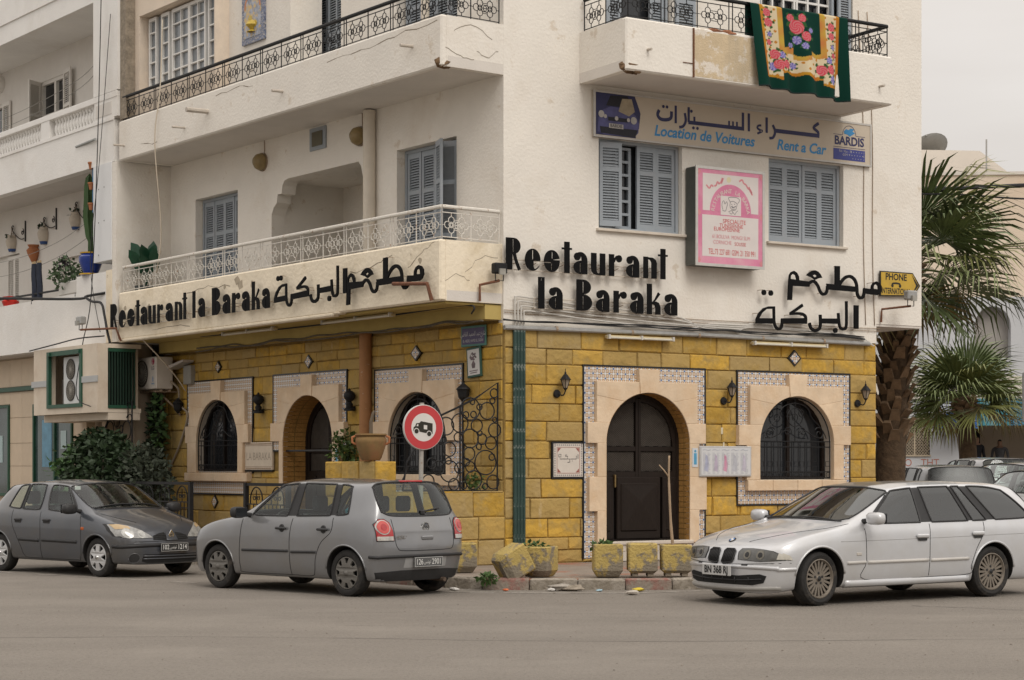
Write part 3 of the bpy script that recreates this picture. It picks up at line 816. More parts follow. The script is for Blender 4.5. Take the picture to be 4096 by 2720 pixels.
def window_set(fn, u0, u1, z0, z1, nleaf, y=.10, frame=True, back=.20, leaves=None, rails=(0, .68, 1.0)):
    fr = MB(); t = .05
    fr.box(u0, u0 + t, y - .01, y + .12, z0, z1).box(u1 - t, u1, y - .01, y + .12, z0, z1).box(u0 + t, u1 - t, y - .01, y + .12, z1 - t, z1).box(u0 + t, u1 - t, y - .01, y + .12, z0, z0 + t*.6)
    o = fn(fr, 'window', m_shut)
    S(MB().box(u0 + t, u1 - t, back + .06, back + .07, z0, z1), 'window_glass', m_glassdark, o)
    a, b = u0 + t, u1 - t
    for i in (leaves if leaves is not None else range(nleaf)):
        leafobj(fn, o, a + (b - a)*i/nleaf + .003, a + (b - a)*(i + 1)/nleaf - .003, z0 + t*.6, z1 - t, y + .01 + .012*(i % 2), rails=rails)
    return o
# right face first floor
w2 = window_set(RP, 5.09, 6.68, 5.29, 6.66, 4)
RP(MB().box(5.03, 6.75, -.06, .10, 5.245, 5.285, bev=.006), 'window_sill', m_sill)
w1 = window_set(RP, 1.73, 3.31, 5.29, 6.68, 4, leaves=(2, 3))
RP(MB().box(1.67, 3.37, -.06, .10, 5.235, 5.278, bev=.006), 'window_sill', m_sill)
def swung(parent, hx, y, z0, z1, wid, ang):
    """leaf hinged at x=hx swung outwards"""
    f, s_ = MB(), MB(); shutter(f, s_, 0, wid, z0, z1, 0, rails=(0, .68, 1.0))
    o = f.build('shutter', m_shut, parent, (hx, y, 0), rad(ang)); s_.build('louvre_slats', m_shutslat, o)
swung(w1, 1.78, .06, 5.33, 6.63, .385, -8)
ca = MB()                                             # glazed casement showing between the leaves
ca.box(2.17, 2.21, .20, .25, 5.33, 6.6).box(2.42, 2.47, .20, .25, 5.33, 6.6)
for i in range(7): ca.box(2.21, 2.42, .20, .25, 5.33 + i*.205, 5.37 + i*.205)
S(ca, 'casement', m_shut, w1)
# left face first floor
window_set(LP, -9.86, -8.21, 4.35, 6.69, 4, rails=(0, .36, .72, 1.0), y=.16)
w4 = window_set(LP, -2.88, -1.225, 4.35, 6.70, 4, rails=(0, .36, .72, 1.0), y=.16, leaves=(0, 1))
for hx, ang, y in ((-1.30, -148, .10), (-1.62, -22, -.12)):
    f, s_ = MB(), MB(); shutter(f, s_, 0, .36, 4.38, 6.66, 0, rails=(0, .36, .72, 1.0))
    o = f.build('shutter', m_shut, w4, (hx, y, 0), rad(ang)); s_.build('louvre_slats', m_shutslat, o)
window_set(LP, -4.35, -3.62, 4.35, 6.35, 2, rails=(0, .36, .72, 1.0), y=1.36, back=1.42)
# second floor, left face
w5 = window_set(LP, -6.05, -4.62, 7.9, 10.3, 4, rails=(0, .45, .8, 1.0), y=.16, leaves=(0, 1))
f, s_ = MB(), MB(); shutter(f, s_, 0, .62, 7.93, 10.26, 0, rails=(0, .45, .8, 1.0)); f.box(.29, .33, .0, .041, 7.93, 10.26)
o = f.build('shutter', m_shut, w5, (-5.22, .12, 0), rad(-4)); s_.build('louvre_slats', m_shutslat, o)
window_set(LP, -2.85, -1.22, 7.9, 10.3, 4, rails=(0, .45, .8, 1.0), y=.16)
# second floor, right face
w6 = window_set(RP, 1.90, 3.10, 7.9, 10.28, 4, rails=(0, .45, .8, 1.0), leaves=(0, 3))
w7 = window_set(RP, 4.95, 6.56, 7.9, 10.28, 4, rails=(0, .45, .8, 1.0), leaves=())
ca = MB()
for x0 in (5.02, 5.78): 
    for k in range(4): ca.box(x0 + .02 + k*.235, x0 + .055 + k*.235, .16, .21, 7.95, 10.2)
    for k in range(7): ca.box(x0, x0 + .74, .165, .205, 8.0 + k*.33, 8.035 + k*.33)
S(ca, 'casement', m_white, w7)
leafobj(RP, w7, 6.60, 6.88, 7.95, 10.2, .02, rails=(0, .45, .8, 1.0))
leafobj(RP, w6, 3.16, 3.55, 7.95, 10.2, -.06, rails=(0, .45, .8, 1.0))

# vent hatch and globe lights of the left face
v_ = LP(MB().box(-5.59, -5.06, -.03, .0, 7.045, 7.43, bev=.006), 'vent_hatch', m_shut)
S(MB().box(-5.50, -5.15, -.042, -.028, 7.11, 7.36, bev=.01), 'hatch_panel', mat('olive_panel', (.11, .10, .065), .6, .1, 4), v_)

# ---- balconies
def parapet(name, fn, u0, u1, d, z0, z1, m, th=.12, side=(True, True), floor=.16):
    mb = MB(); mb.box(u0, u1, -d, -d + th, z0, z1, bev=.025)
    o = fn(mb, name, m)
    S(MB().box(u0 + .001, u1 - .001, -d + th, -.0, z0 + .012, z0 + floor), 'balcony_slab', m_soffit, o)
    if side[0]: S(MB().box(u0 + .002, u0 + th, -d + th - .02, -.0, z0 + .004, z1 - .004, bev=.0), 'parapet_side', m, o)
    if side[1]: S(MB().box(u1 - th, u1 - .002, -d + th - .02, -.0, z0 + .004, z1 - .004, bev=.0), 'parapet_side', m, o)
    return o
balU = parapet('balcony', LP, -10.84, .0, 1.13, 7.45, 8.205, m_plaster)
balL_ = parapet('balcony', LP, -10.84, -.03, 1.13, 4.03, 4.93, m_plasterL)
S(MB().box(-10.84, -3.0, -1.135, -1.0, 3.985, 4.05, bev=.02).box(-3.02, -2.80, -1.134, -1.0, 4.01, 4.06, bev=.02), 'parapet_drip', m_plasterL, balL_)
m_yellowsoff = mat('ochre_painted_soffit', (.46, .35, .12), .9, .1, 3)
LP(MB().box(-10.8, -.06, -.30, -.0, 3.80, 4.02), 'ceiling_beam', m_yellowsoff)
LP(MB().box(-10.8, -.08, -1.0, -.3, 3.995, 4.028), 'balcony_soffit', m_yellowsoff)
balR = parapet('balcony', RP, 1.36, 6.64, 1.24, 7.46, 8.245, m_plaster)
S(MB().box(2.60, 4.05, -1.243, -1.23, 7.50, 8.20), 'bare_plaster_patch', mat('peeled_plaster', (.56, .45, .30), .95, .12, 3, bump=.5, dirt=(.68, .62, .54), dscale=2.6, dpos=(.52, .57), streak=((.40, .34, .25), 1.8, (.5, .7))), balR)
def chunk(parent, cx, cy, cz, sx, sy, sz, m, seed, name='broken_concrete'):
    r_ = random.Random(seed); mb = MB(); n, k = 9, 5; vs = []
    for j in range(k + 1):
        for i in range(n):
            th, ph = 2*PI*i/n, -PI/2 + PI*j/k
            q = 1 + r_.uniform(-.28, .2)
            vs.append((cx + sx*q*math.cos(th)*math.cos(ph), cy + sy*q*math.sin(th)*math.cos(ph), cz + sz*q*math.sin(ph)))
    fs = [(j*n + i, j*n + (i+1) % n, (j+1)*n + (i+1) % n, (j+1)*n + i) for j in range(k) for i in range(n)]
    return S(mb.add(vs, fs), name, m, parent)
chunk(balU, -.075, -1.03, 7.52, .09, .19, .09, m_brown, 1)
chunk(balR, 1.52, -1.165, 7.525, .21, .09, .10, m_brown, 3)
for u, sd in ((3.05, 5), (3.3, 6)): chunk(balR, u, -1.20, 8.235, .16, .06, .04, mat('exposed_brick', (.34, .15, .08), .95, .3, 20, bump=.8), sd)
S(MB().box(2.585, 2.61, -1.26, -1.24, 7.48, 8.22).box(2.40, 2.60, -1.252, -1.242, 7.68, 7.69), 'rusty_strip', mat('rusty_iron', (.14, .06, .03), .8, .3, 20), balR)
# railings
def flower(mb, cx, cz, y, R_, r):
    for a in (0, 90, 180, 270):
        mb.tube(xz(circ(cx + R_*.56*math.cos(rad(a)), cz + R_*.56*math.sin(rad(a)), R_*.42, 9), y), r, 4, closed=True)
    mb.tube(xz(circ(cx, cz, R_*.34, 8), y), r, 4, closed=True)
def railing(fn, parent, u0, u1, y, z0, z1, m, name='railing', phase=0, mod=.666, thick=.03, rw=.0085):
    """hand-rail along x with posts and flower motifs"""
    o = fn(MB().tube([(u0, y, z1), (u1, y, z1)], thick, 8), name, m, parent)
    n = max(1, round((u1 - u0) / mod)); st = (u1 - u0) / n
    h = z1 - z0; zb, zc, zd = z0 + .05*h, z0 + .22*h, z0 + .74*h
    ba = MB()
    for z in (zb, zd + .08*h): ba.tube([(u0, y, z), (u1, y, z)], rw, 4)
    for i in range(n + 1):
        x = u0 + st*i
        if (i + phase) % 2 == 0 and 0 < i < n:
            for dx in (-.035, .035): ba.tube([(x + dx, y, z0 - .01), (x + dx, y, z1)], rw, 4)
        else: ba.tube([(x, y, z0 - .01), (x, y, z1)], rw*1.1, 4)
    S(ba, 'rail_bars', m, o)
    for i in range(n):
        mb = MB(); a, b = u0 + st*i + .05, u0 + st*(i+1) - .05; w_ = b - a; cz = (zb + zd + .08*h)/2; Rr = min(.46*(zd + .08*h - zb), .125)
        for cx in (a + w_*.28, a + w_*.72):
            flower(mb, cx, cz, y, Rr, rw*.8)
            mb.tube([(cx, y, zb), (cx, y, cz - Rr*.95)], rw*.8, 4); mb.tube([(cx, y, zd + .08*h), (cx, y, cz + Rr*.95)], rw*.8, 4)
        for dz in (-.6, 0, .6):
            mb.tube([(a + w_*.28 + Rr*(.95 if dz == 0 else .5), y, cz + Rr*dz), (a + w_*.72 - Rr*(.95 if dz == 0 else .5), y, cz + Rr*dz)], rw*.7, 4)
        mb.tube([(a - .05, y, cz), (a + w_*.28 - Rr*.95, y, cz)], rw*.7, 4); mb.tube([(b + .05, y, cz), (a + w_*.72 + Rr*.95, y, cz)], rw*.7, 4)
        S(mb, 'rail_motif', m, o)
    return o
def side_rail(fnang, parent, u, d0, d1, z0, z1, m, **k):
    """railing that runs back to the wall"""
    o = railing(lambda mb, nm, mm, pp: mb.build(nm, mm, pp), parent, 0, abs(d1 - d0), 0, z0, z1, m, mod=.55, **k)
    o.location = (u, -d0, 0); o.rotation_euler = (0, 0, PI/2)
    return o
for (P_, z0, z1, m) in ((balU, 8.215, 8.66, m_iron), (balL_, 4.945, 5.41, m_ironwhite)):
    railing(lambda mb, nm, mm, pp: mb.build(nm, mm, pp), P_, -10.74, -.06, -1.075, z0, z1, m)
    side_rail(None, P_, -.06, 1.075, .04, z0, z1, m)
railing(lambda mb, nm, mm, pp: mb.build(nm, mm, pp), balR, 1.43, 6.57, -1.185, 8.26, 8.74, m_iron, phase=1)
side_rail(None, balR, 1.43, 1.185, .04, 8.26, 8.74, m_iron); side_rail(None, balR, 6.57, 1.185, .04, 8.26, 8.74, m_iron)
# drain spouts
m_spout = mat('spout_pipe', (.48, .43, .37), .7, .1, 8)
for (P_, u, d, z, r, ln) in ((balU, -.75, 1.13, 7.86, .025, .22), (balU, -4.6, 1.13, 7.80, .025, .20), (balU, -7.22, 1.13, 7.86, .045, .42), (balU, -8.1, 1.13, 7.70, .02, .25), (balU, -10.6, 1.13, 7.72, .02, .22), (balR, 1.75, 1.24, 7.80, .02, .1), (balR, 6.35, 1.24, 7.74, .02, .12)):
    S(MB().tube([(u, -d + .02, z), (u, -d - ln, z - .01)], r, 8).lathe([(r*1.9, 0), (r*1.3, .02)], 8, (u, -d - .0, z), 'y'), 'drain_spout', m_spout, P_)
# drain pipes on the left face
m_pipe = mat('painted_pipe', (.62, .56, .47), .7, .06, 5)
LP(MB().tube([(-3.56, -.10, 4.93), (-3.56, -.10, 7.44)], .105, 12), 'drain_pipe', m_pipe, smooth=40)
LP(MB().tube([(-3.675, -.10, .1), (-3.675, -.10, 3.80)], .105, 12), 'drain_pipe', mat('terracotta_pipe', (.33, .16, .065), .75, .12, 5, dirt=(.5, .42, .33), dscale=9, dpos=(.64, .68)), smooth=40)
LP(MB().tube([(-1.93, -.10, 8.0), (-1.93, -.10, H_TOP)], .07, 10), 'drain_pipe', m_pipe, smooth=40)
# hairline cracks on plaster are real grooves: thin dark strips set in the surface
m_crack = mat('crack', (.22, .18, .13), .95, .2, 20)
rc = random.Random(5)
def crack(fn, pts, y, w_=.012, parent=None):
    P = []
    for a, b in zip(pts, pts[1:]):
        for k in range(4): P.append((a[0] + (b[0]-a[0])*k/4 + rc.uniform(-.03, .03), a[1] + (b[1]-a[1])*k/4 + rc.uniform(-.03, .03)))
    P.append(pts[-1])
    mb = MB()
    for i, (a, b) in enumerate(zip(P, P[1:])):
        d = Vector((b[0]-a[0], b[1]-a[1]))
        if d.length < 1e-5: continue
        n_ = Vector((-d.y, d.x)).normalized() * w_ * rc.uniform(.2, .6)
        mb.add([(a[0]-n_.x, y, a[1]-n_.y), (b[0]-n_.x, y, b[1]-n_.y), (b[0]+n_.x, y, b[1]+n_.y), (a[0]+n_.x, y, a[1]+n_.y)], [(0, 1, 2, 3)])
    fn(mb, 'crack', m_crack, parent)
for pts in ([(-3.2, 8.02), (-2.2, 8.05), (-1.2, 8.10), (-.1, 8.13)], [(-6.9, 8.06), (-6.2, 8.14), (-5.6, 8.05)], [(-9.9, 7.63), (-9.2, 7.6)]): crack(lambda mb, n_, m, p: S(mb, n_, m, balU), pts, -1.1315)
for pts in ([(-.9, 4.55), (-.5, 4.75), (-.15, 4.9)], [(-2.5, 4.62), (-1.7, 4.70), (-1.3, 4.8)], [(-8.0, 4.7), (-7.2, 4.78), (-6.4, 4.72)], [(-9.4, 4.12), (-8.6, 4.16), (-7.9, 4.12)]): crack(lambda mb, n_, m, p: S(mb, n_, m, balL_), pts, -1.1315)
def crackside(parent, pts, x):
    mb = MB()
    P = [(a[0] + rc.uniform(-.02, .02), a[1] + rc.uniform(-.02, .02)) for a in smoothline(pts, 4)]
    for a, b in zip(P, P[1:]): mb.add([(x, a[0], a[1] - .004), (x, b[0], b[1] - .004), (x, b[0], b[1] + .005), (x, a[0], a[1] + .005)], [(0, 1, 2, 3)])
    S(mb, 'crack', m_crack, parent)
crackside(balU, [(-1.05, 7.72), (-.8, 7.62), (-.55, 7.60)], .0015); crackside(balU, [(-.5, 7.75), (-.3, 7.66), (-.1, 7.80)], .0015); crackside(balU, [(-.9, 8.0), (-.6, 8.12), (-.2, 7.95)], .0015)
crackside(balL_, [(-1.1, 4.30), (-.85, 4.42), (-.6, 4.35)], -.0315); crackside(balL_, [(-.7, 4.45), (-.4, 4.7), (-.1, 4.72)], -.0315)
m_patch = mat('flaked_plaster', (.40, .34, .255), .95, .15, 10)
for (u, z, s_) in ((-6.15, 4.80, .09), (-6.02, 4.72, .10), (-5.62, 4.70, .07), (-10.1, 4.52, .13), (-9.55, 4.50, .15), (-6.6, 4.72, .05), (-.55, 4.66, .05), (-10.55, 4.62, .06)):
    pts = [(u + s_*rc.uniform(.6, 1.2)*math.cos(a*.7), z + s_*rc.uniform(.6, 1.2)*math.sin(a*.7)) for a in range(9)]
    S(MB().prism(pts, -1.1325, -1.12, back=False), 'flaked_patch', m_patch, balL_)
# ------------------------------------------------------------------ cars
from mathutils.bvhtree import BVHTree
from mathutils.geometry import delaunay_2d_cdt
m_tyre = mat('tyre_rubber', (.022, .021, .02), .85, .25, 14, dirt=(.12, .10, .08), dscale=3, dpos=(.52, .75))
m_trim = mat('black_plastic', (.022, .022, .023), .55, .15, 12)
m_seam = mat('panel_gap', (.012, .012, .012), .9, .1, 12)
m_under = mat('underbody', (.012, .011, .010), .95, .2, 8)
m_seat = mat('seat_cloth', (.06, .062, .068), .95, .2, 20)
m_chrome = mat('chrome', (.65, .65, .64), .18, .05, 10, metal=1)
m_amber = mat('orange_lens', (.45, .10, .02), .2, .1, 20)
m_red = mat('red_lens', (.36, .012, .014), .12, .15, 20, spec=.7, coat=.5)
m_redl = mat('bright_red_lens', (.50, .06, .05), .12, .15, 20, spec=.7, coat=.5)
m_clear = mat('clear_lens', (.42, .41, .38), .10, .3, 14, spec=.8, coat=.6)
m_headlamp = mat('lamp_reflector', (.70, .69, .64), .16, .35, 22, metal=.6)
m_glass = glass_mat('car_glass', (.38, .42, .405), .0, .015, 1.0)
m_glassd = glass_mat('car_glass_tinted', (.12, .13, .13), .07, .02, .6)
def paint(name, col, rough=.32, metal=.5, dirt=None):
    return mat(name, col, rough + .12, .06, 1.6, metal=metal, spec=.5, coat=1, dirt=dirt, dscale=1.1, dpos=(.45, .85), bump=0)

def in_poly(p, poly):
    c = False; j = len(poly) - 1
    for i in range(len(poly)):
        if (poly[i][1] > p[1]) != (poly[j][1] > p[1]) and p[0] < (poly[j][0]-poly[i][0])*(p[1]-poly[i][1])/(poly[j][1]-poly[i][1]) + poly[i][0]: c = not c
        j = i
    return c

class Car:
    def __init__(s, name, label, spec, loc, heading, pnt, glass, group=None):
        """local frame: x from front (0) to rear, y to the car's left-hand (camera) side is negative, z up"""
        s.root = thing(name, label, 'car', loc, heading, group)
        s.sp = spec; s.pnt = pnt
        s.body(spec, pnt, glass)
    def body(s, sp, pnt, glass):
        cols = sp['cols']; n = len(cols); R = 9
        mb = MB(); vid = {}
        def vert(i, j, side):
            if j == 8: side = 0
            k = (i, j, side)
            if k not in vid:
                x, y, z = cols[i][j]; mb.v.append((x, y * side if j < 8 else 0, z)); vid[k] = len(mb.v) - 1
            return vid[k]
        def cap(i, bul, kind):
            for j in range(6):
                x, y, z = cols[i][j]
                for nm, fy, fb in (('M', .55, .72), ('C', 0, 1)):
                    for side in ((1, -1) if nm == 'M' else (0,)):
                        k = (i, j, nm, side)
                        bx = bul[j] if isinstance(bul, (list, tuple)) else bul
                        mb.v.append((x + bx * fb, y * fy * side, z)); vid[k] = len(mb.v) - 1
            def g(j, nm, side):
                if j == 6: return {'O': vert(i, 6, side), 'M': vert(i, 7, side), 'C': vert(i, 8, 0)}[nm]
                if nm == 'O': return vert(i, j, side)
                return vid[(i, j, nm, side if nm == 'M' else 0)]
            for j in range(6):
                for side in (1, -1):
                    for a, b in (('O', 'M'), ('M', 'C')):
                        mb.f.append((g(j, a, side), g(j, b, side), g(j+1, b, side), g(j+1, a, side))); mb.mi.append(0)
            # bottom edge of cap closes with the floor
        for i in range(n - 1):
            for j in range(R - 1):
                for side in (1, -1):
                    mi = 0
                    for (c0, c1, r0, r1, m_) in sp['paint']:
                        if c0 <= i < c1 and r0 <= j < r1: mi = m_
                    mb.f.append((vert(i, j, side), vert(i+1, j, side), vert(i+1, j+1, side), vert(i, j+1, side))); mb.mi.append(mi)
        cap(0, sp.get('nose', -.12), 'f'); cap(n - 1, sp.get('tail', .10), 'r')
        # floor
        def fl(i, nm):
            if i in (0, n - 1) and nm != 'O1' and nm != 'O-1': return vid[(i, 0, 'M', nm)] if nm in (1, -1) else vid[(i, 0, 'C', 0)]
        fv = {}
        for i in range(n):
            row = [vert(i, 0, 1)]
            if i in (0, n - 1): row += [vid[(i, 0, 'M', 1)], vid[(i, 0, 'C', 0)], vid[(i, 0, 'M', -1)]]
            else:
                x, y, z = cols[i][0]
                for fy in (.55, 0, -.55): mb.v.append((x, y*fy, z)); row.append(len(mb.v) - 1)
            row.append(vert(i, 0, -1)); fv[i] = row
        for i in range(n - 1):
            for k in range(4): mb.f.append((fv[i][k], fv[i][k+1], fv[i+1][k+1], fv[i+1][k])); mb.mi.append(1)
        me = bpy.data.meshes.new('cage'); me.from_pydata(mb.v, [], mb.f)
        for m_ in (pnt, m_under, glass, m_trim, sp.get('roofmat', pnt)): me.materials.append(m_)
        me.polygons.foreach_set('material_index', mb.mi)
        bm = bmesh.new(); bm.from_mesh(me); bmesh.ops.recalc_face_normals(bm, faces=bm.faces)
        cl = bm.edges.layers.float.new('crease_edge')
        bm.faces.ensure_lookup_table(); bm.verts.ensure_lookup_table()
        for e in bm.edges:
            ms = {f.material_index for f in e.link_faces}
            if len(ms) > 1: e[cl] = .45 if 1 not in ms else .7
        inv = {v: k for k, v in vid.items()}
        for (row, val, c0, c1) in sp.get('crease', ()):
            for i in range(c0, c1):
                for side in (1, -1):
                    a, b = bm.verts[vert(i, row, side)], bm.verts[vert(i+1, row, side)]
                    e = bm.edges.get((a, b))
                    if e: e[cl] = max(e[cl], val)
        bm.to_mesh(me); bm.free()
        for p in me.polygons: p.use_smooth = True
        o = bpy.data.objects.new('cage', me); COL.objects.link(o)
        sub = o.modifiers.new('s', 'SUBSURF'); sub.levels = sub.render_levels = 3 if sp.get('fine', True) else 2
        cutters = []
        for k, (wx, wz, wr) in enumerate(sp['arches']):
            c = MB().lathe([(0, -2), (wr, -2), (wr, 2), (0, 2)], 40, (wx, 0, wz), 'y')
            # open-bottom arch: extend down
            cm = c.mesh('cut', m_under); cmb = bmesh.new(); cmb.from_mesh(cm)
            bmesh.ops.remove_doubles(cmb, verts=cmb.verts, dist=1e-5); bmesh.ops.recalc_face_normals(cmb, faces=cmb.faces); cmb.to_mesh(cm); cmb.free()
            co = bpy.data.objects.new('cut', cm); COL.objects.link(co); cutters.append(co)
            bo = o.modifiers.new('b', 'BOOLEAN'); bo.object = co; bo.operation = 'DIFFERENCE'; bo.solver = 'EXACT'
            bo.material_mode = 'TRANSFER'
        bpy.context.view_layer.update()
        dg = bpy.context.evaluated_depsgraph_get()
        res = bpy.data.meshes.new_from_object(o.evaluated_get(dg))
        names = [m_.name if m_ else '' for m_ in res.materials]
        for co in cutters: bpy.data.objects.remove(co)
        bpy.data.objects.remove(o)
        s.res = res
        s.bvh = BVHTree.FromPolygons([v.co.copy() for v in res.vertices], [tuple(p.vertices) for p in res.polygons])
        # split: paint shell, glass panes by island, trim
        def sub_mesh(nm, pick, mats):
            mp = {}; vs, fs, mi = [], [], []
            for p in res.polygons:
                if not pick(p): continue
                f = []
                for v in p.vertices:
                    if v not in mp: mp[v] = len(vs); vs.append(res.vertices[v].co[:])
                    f.append(mp[v])
                fs.append(f); mi.append(p.material_index)
            if not fs: return None
            q = bpy.data.meshes.new(nm); q.from_pydata(vs, [], fs)
            for m_ in mats: q.materials.append(m_)
            q.polygons.foreach_set('material_index', mi); q.polygons.foreach_set('use_smooth', [True]*len(fs))
            q.set_sharp_from_angle(angle=rad(50)); q.update()
            return q
        M5 = list(res.materials)
        shell = sub_mesh('body', lambda p: p.material_index != 2, M5)
        s.bodyo = link_part('body', shell, s.root)
        # glass islands
        gp = [p for p in res.polygons if p.material_index == 2]
        par = {}
        def find(a):
            while par[a] != a: par[a] = par[par[a]]; a = par[a]
            return a
        for p in gp:
            for v in p.vertices: par.setdefault(v, v)
            r0 = find(p.vertices[0])
            for v in p.vertices[1:]: par[find(v)] = r0
        isl = {}
        for p in gp: isl.setdefault(find(p.vertices[0]), set()).add(p.index)
        for key, ids in isl.items():
            q = sub_mesh('window', lambda p, ids=ids: p.index in ids, M5)
            wo = link_part('window', q, s.root)
            # rubber seal along the pane's border
            cnt = {}
            for p in q.polygons:
                for e in p.edge_keys: cnt[e] = cnt.get(e, 0) + 1
            be = [e for e, c in cnt.items() if c == 1]
            adj = {}
            for a, b in be: adj.setdefault(a, []).append(b); adj.setdefault(b, []).append(a)
            seen = set(); sm = MB()
            for st in adj:
                if st in seen: continue
                loop = [st]; seen.add(st); cur = st
                while True:
                    nx = [v for v in adj[cur] if v not in seen]
                    if not nx: break
                    cur = nx[0]; seen.add(cur); loop.append(cur)
                sm.tube([q.vertices[v].co for v in loop], sp.get('seal', .013), 5, closed=True)
            sm.build('window_seal', m_trim, wo)
    # projection helpers -----------------------------------------------------
    def hit(s, x=None, y=None, z=None, d='L'):
        if d == 'L': o, v = Vector((x, -3, z)), Vector((0, 1, 0))
        elif d == 'R': o, v = Vector((x, 3, z)), Vector((0, -1, 0))
        elif d == 'F': o, v = Vector((-3, y, z)), Vector((1, 0, 0))
        elif d == 'B': o, v = Vector((9, y, z)), Vector((-1, 0, 0))
        else: o, v = Vector((x, y, 4)), Vector((0, 0, -1))
        h = s.bvh.ray_cast(o, v)
        return (h[0], h[1]) if h[0] else (None, None)
    def P(s, p, d):
        return s.hit(x=p[0], z=p[1], d=d) if d in 'LR' else (s.hit(y=p[0], z=p[1], d=d) if d in 'FB' else s.hit(x=p[0], y=p[1], d='T'))
    def line(s, pts, d, r, m, name='panel_gap', off=0, dens=5, parent=None, n=5):
        out = []
        for p in (smoothline(pts, dens) if dens > 1 else pts):
            h, nn = s.P(p, d)
            if h: out.append(h + nn * off)
        if len(out) > 1: return MB().tube(out, r, n).build(name, m, parent or s.root, smooth=True)
    def patch(s, poly, d, m, name, off=.004, step=.035, parent=None, lim=None):
        """panel laid on the body: outline in the projection plane"""
        B = []
        for a, b in zip(poly, poly[1:] + poly[:1]):
            k = max(1, int(math.hypot(b[0]-a[0], b[1]-a[1]) / step))
            for i in range(k): B.append((a[0] + (b[0]-a[0])*i/k, a[1] + (b[1]-a[1])*i/k))
        xs = [p[0] for p in poly]; ys = [p[1] for p in poly]; I = []
        x = min(xs) + step/2
        while x < max(xs):
            y = min(ys) + step/2
            while y < max(ys):
                if in_poly((x, y), poly) and all((x-b[0])**2 + (y-b[1])**2 > (step*.5)**2 for b in B): I.append((x, y))
                y += step
            x += step
        nB = len(B)
        vs, es, fs = delaunay_2d_cdt([Vector(p) for p in B + I], [(i, (i+1) % nB) for i in range(nB)], [], 1, 1e-5)[:3]
        V3 = []
        last = None
        for v in vs:
            h, nn = s.P(tuple(v), d)
            if h is None or (lim and not (lim[0] <= h.x <= lim[1])): V3.append(None); continue
            V3.append(h + nn * off)
        ok = [f for f in fs if all(V3[i] is not None for i in f)]
        if not ok: return None
        mp = {}; V4 = []
        for f in ok:
            for i in f:
                if i not in mp: mp[i] = len(V4); V4.append(V3[i])
        mb = MB().add(V4, [tuple(mp[i] for i in f) for f in ok])
        return mb.build(name, m, parent or s.root, smooth=True)
    def wheels(s, style, r, ww, rim, m_rim, steer=0):
        sp = s.sp
        for k, (wx, wz, wr) in enumerate(sp['arches']):
            for side in (-1, 1):
                y = side * (sp['hw'] - .035 - ww/2)
                o = thing('wheel', None, None); o.name = 'wheel'
                bpy.data.objects.remove(o)
                pr = [(rim, -ww*.36), (rim + .012, -ww*.46), (r - .045, -ww*.5), (r - .012, -ww*.42), (r, -ww*.28), (r, ww*.28), (r - .012, ww*.42), (r - .045, ww*.5), (rim + .012, ww*.46), (rim, ww*.36)]
                ty = MB().lathe(pr, 36, (0, 0, 0), 'y').build('wheel', m_tyre, s.root, (wx, y, r), 0 if side < 0 else PI, smooth=40)
                if k == 0 and steer: ty.rotation_euler[2] += rad(steer)
                # rim dish, spokes, hub (outer face at negative y)
                yo = -ww*.40
                mbk = MB().lathe([(0, yo + .07), (rim*.97, yo + .07), (rim, yo + .0), (rim, ww*.35)], 28, (0, 0, 0), 'y')
                mbk.build('wheel_well_disc', m_trim, ty, smooth=40)
                if style == 'alloy':
                    q = MB().lathe([(rim*1.0, yo + .02), (rim*1.02, yo - .012), (rim*.97, yo - .014), (rim*.90, yo + .015)], 32, (0, 0, 0), 'y')
                    q.lathe([(0, yo + .0), (rim*.14, yo + .0), (rim*.17, yo + .012), (rim*.40, yo + .012), (rim*.42, yo + .04)], 20, (0, 0, 0), 'y')
                    for i in range(20):
                        a = 2*PI*i/20
                        c_, s_ = math.cos(a), math.sin(a)
                        pts = [(c_*rr - s_*t_, yo + yy, s_*rr + c_*t_) for rr, t_, yy in ((rim*.38, -.014, .010), (rim*.38, .014, .010), (rim*.94, .013, .006), (rim*.94, -.013, .006))]
                        pts += [(p[0], p[1] + .03, p[2]) for p in pts]
                        q.add(pts, [(3, 2, 1, 0), (0, 1, 5, 4), (1, 2, 6, 5), (2, 3, 7, 6), (3, 0, 4, 7)])
                    q.build('rim', m_rim, ty, smooth=40)
                    MB().lathe([(0, yo - .006), (rim*.13, yo - .004), (rim*.14, yo + .004)], 14, (0, 0, 0), 'y').build('hub_cap', m_trim, ty, smooth=True)
                    bl = MB()
                    for i in range(5): bl.lathe([(0, yo + .006), (.016, yo + .008), (.016, yo + .02)], 8, (rim*.28*math.cos(2*PI*i/5 + .3), 0, rim*.28*math.sin(2*PI*i/5 + .3)), 'y')
                    bl.build('wheel_bolts', m_trim, ty)
                else:
                    ns = 6 if style == 'spoke6' else 8
                    out = [(rim*1.0*math.cos(2*PI*i/72), rim*1.0*math.sin(2*PI*i/72)) for i in range(72)]
                    holes = []
                    for i in range(ns):
                        a = 2*PI*i/ns
                        if style == 'spoke6':
                            r0, r1, h0, h1 = rim*.48, rim*.93, .09, .27
                        else:
                            r0, r1, h0, h1 = rim*.62, rim*.94, .13, .20
                        hl = [(r0, -h0), (r0, h0)] + [(r1*.97, h1), (r1, h1*.5), (r1, -h1*.5), (r1*.97, -h1)]
                        holes.append([(q_[0]*math.cos(a + q_[1]), q_[0]*math.sin(a + q_[1])) for q_ in hl])
                    q = MB().prism(out, yo - .006, yo + .02, holes, inset=.004)
                    # dome the cover
                    q.v = [(v[0], v[1] - .018*max(0, 1 - (v[0]**2 + v[2]**2)/rim**2), v[2]) for v in q.v]
                    q.build('hub_cover', m_rim, ty)
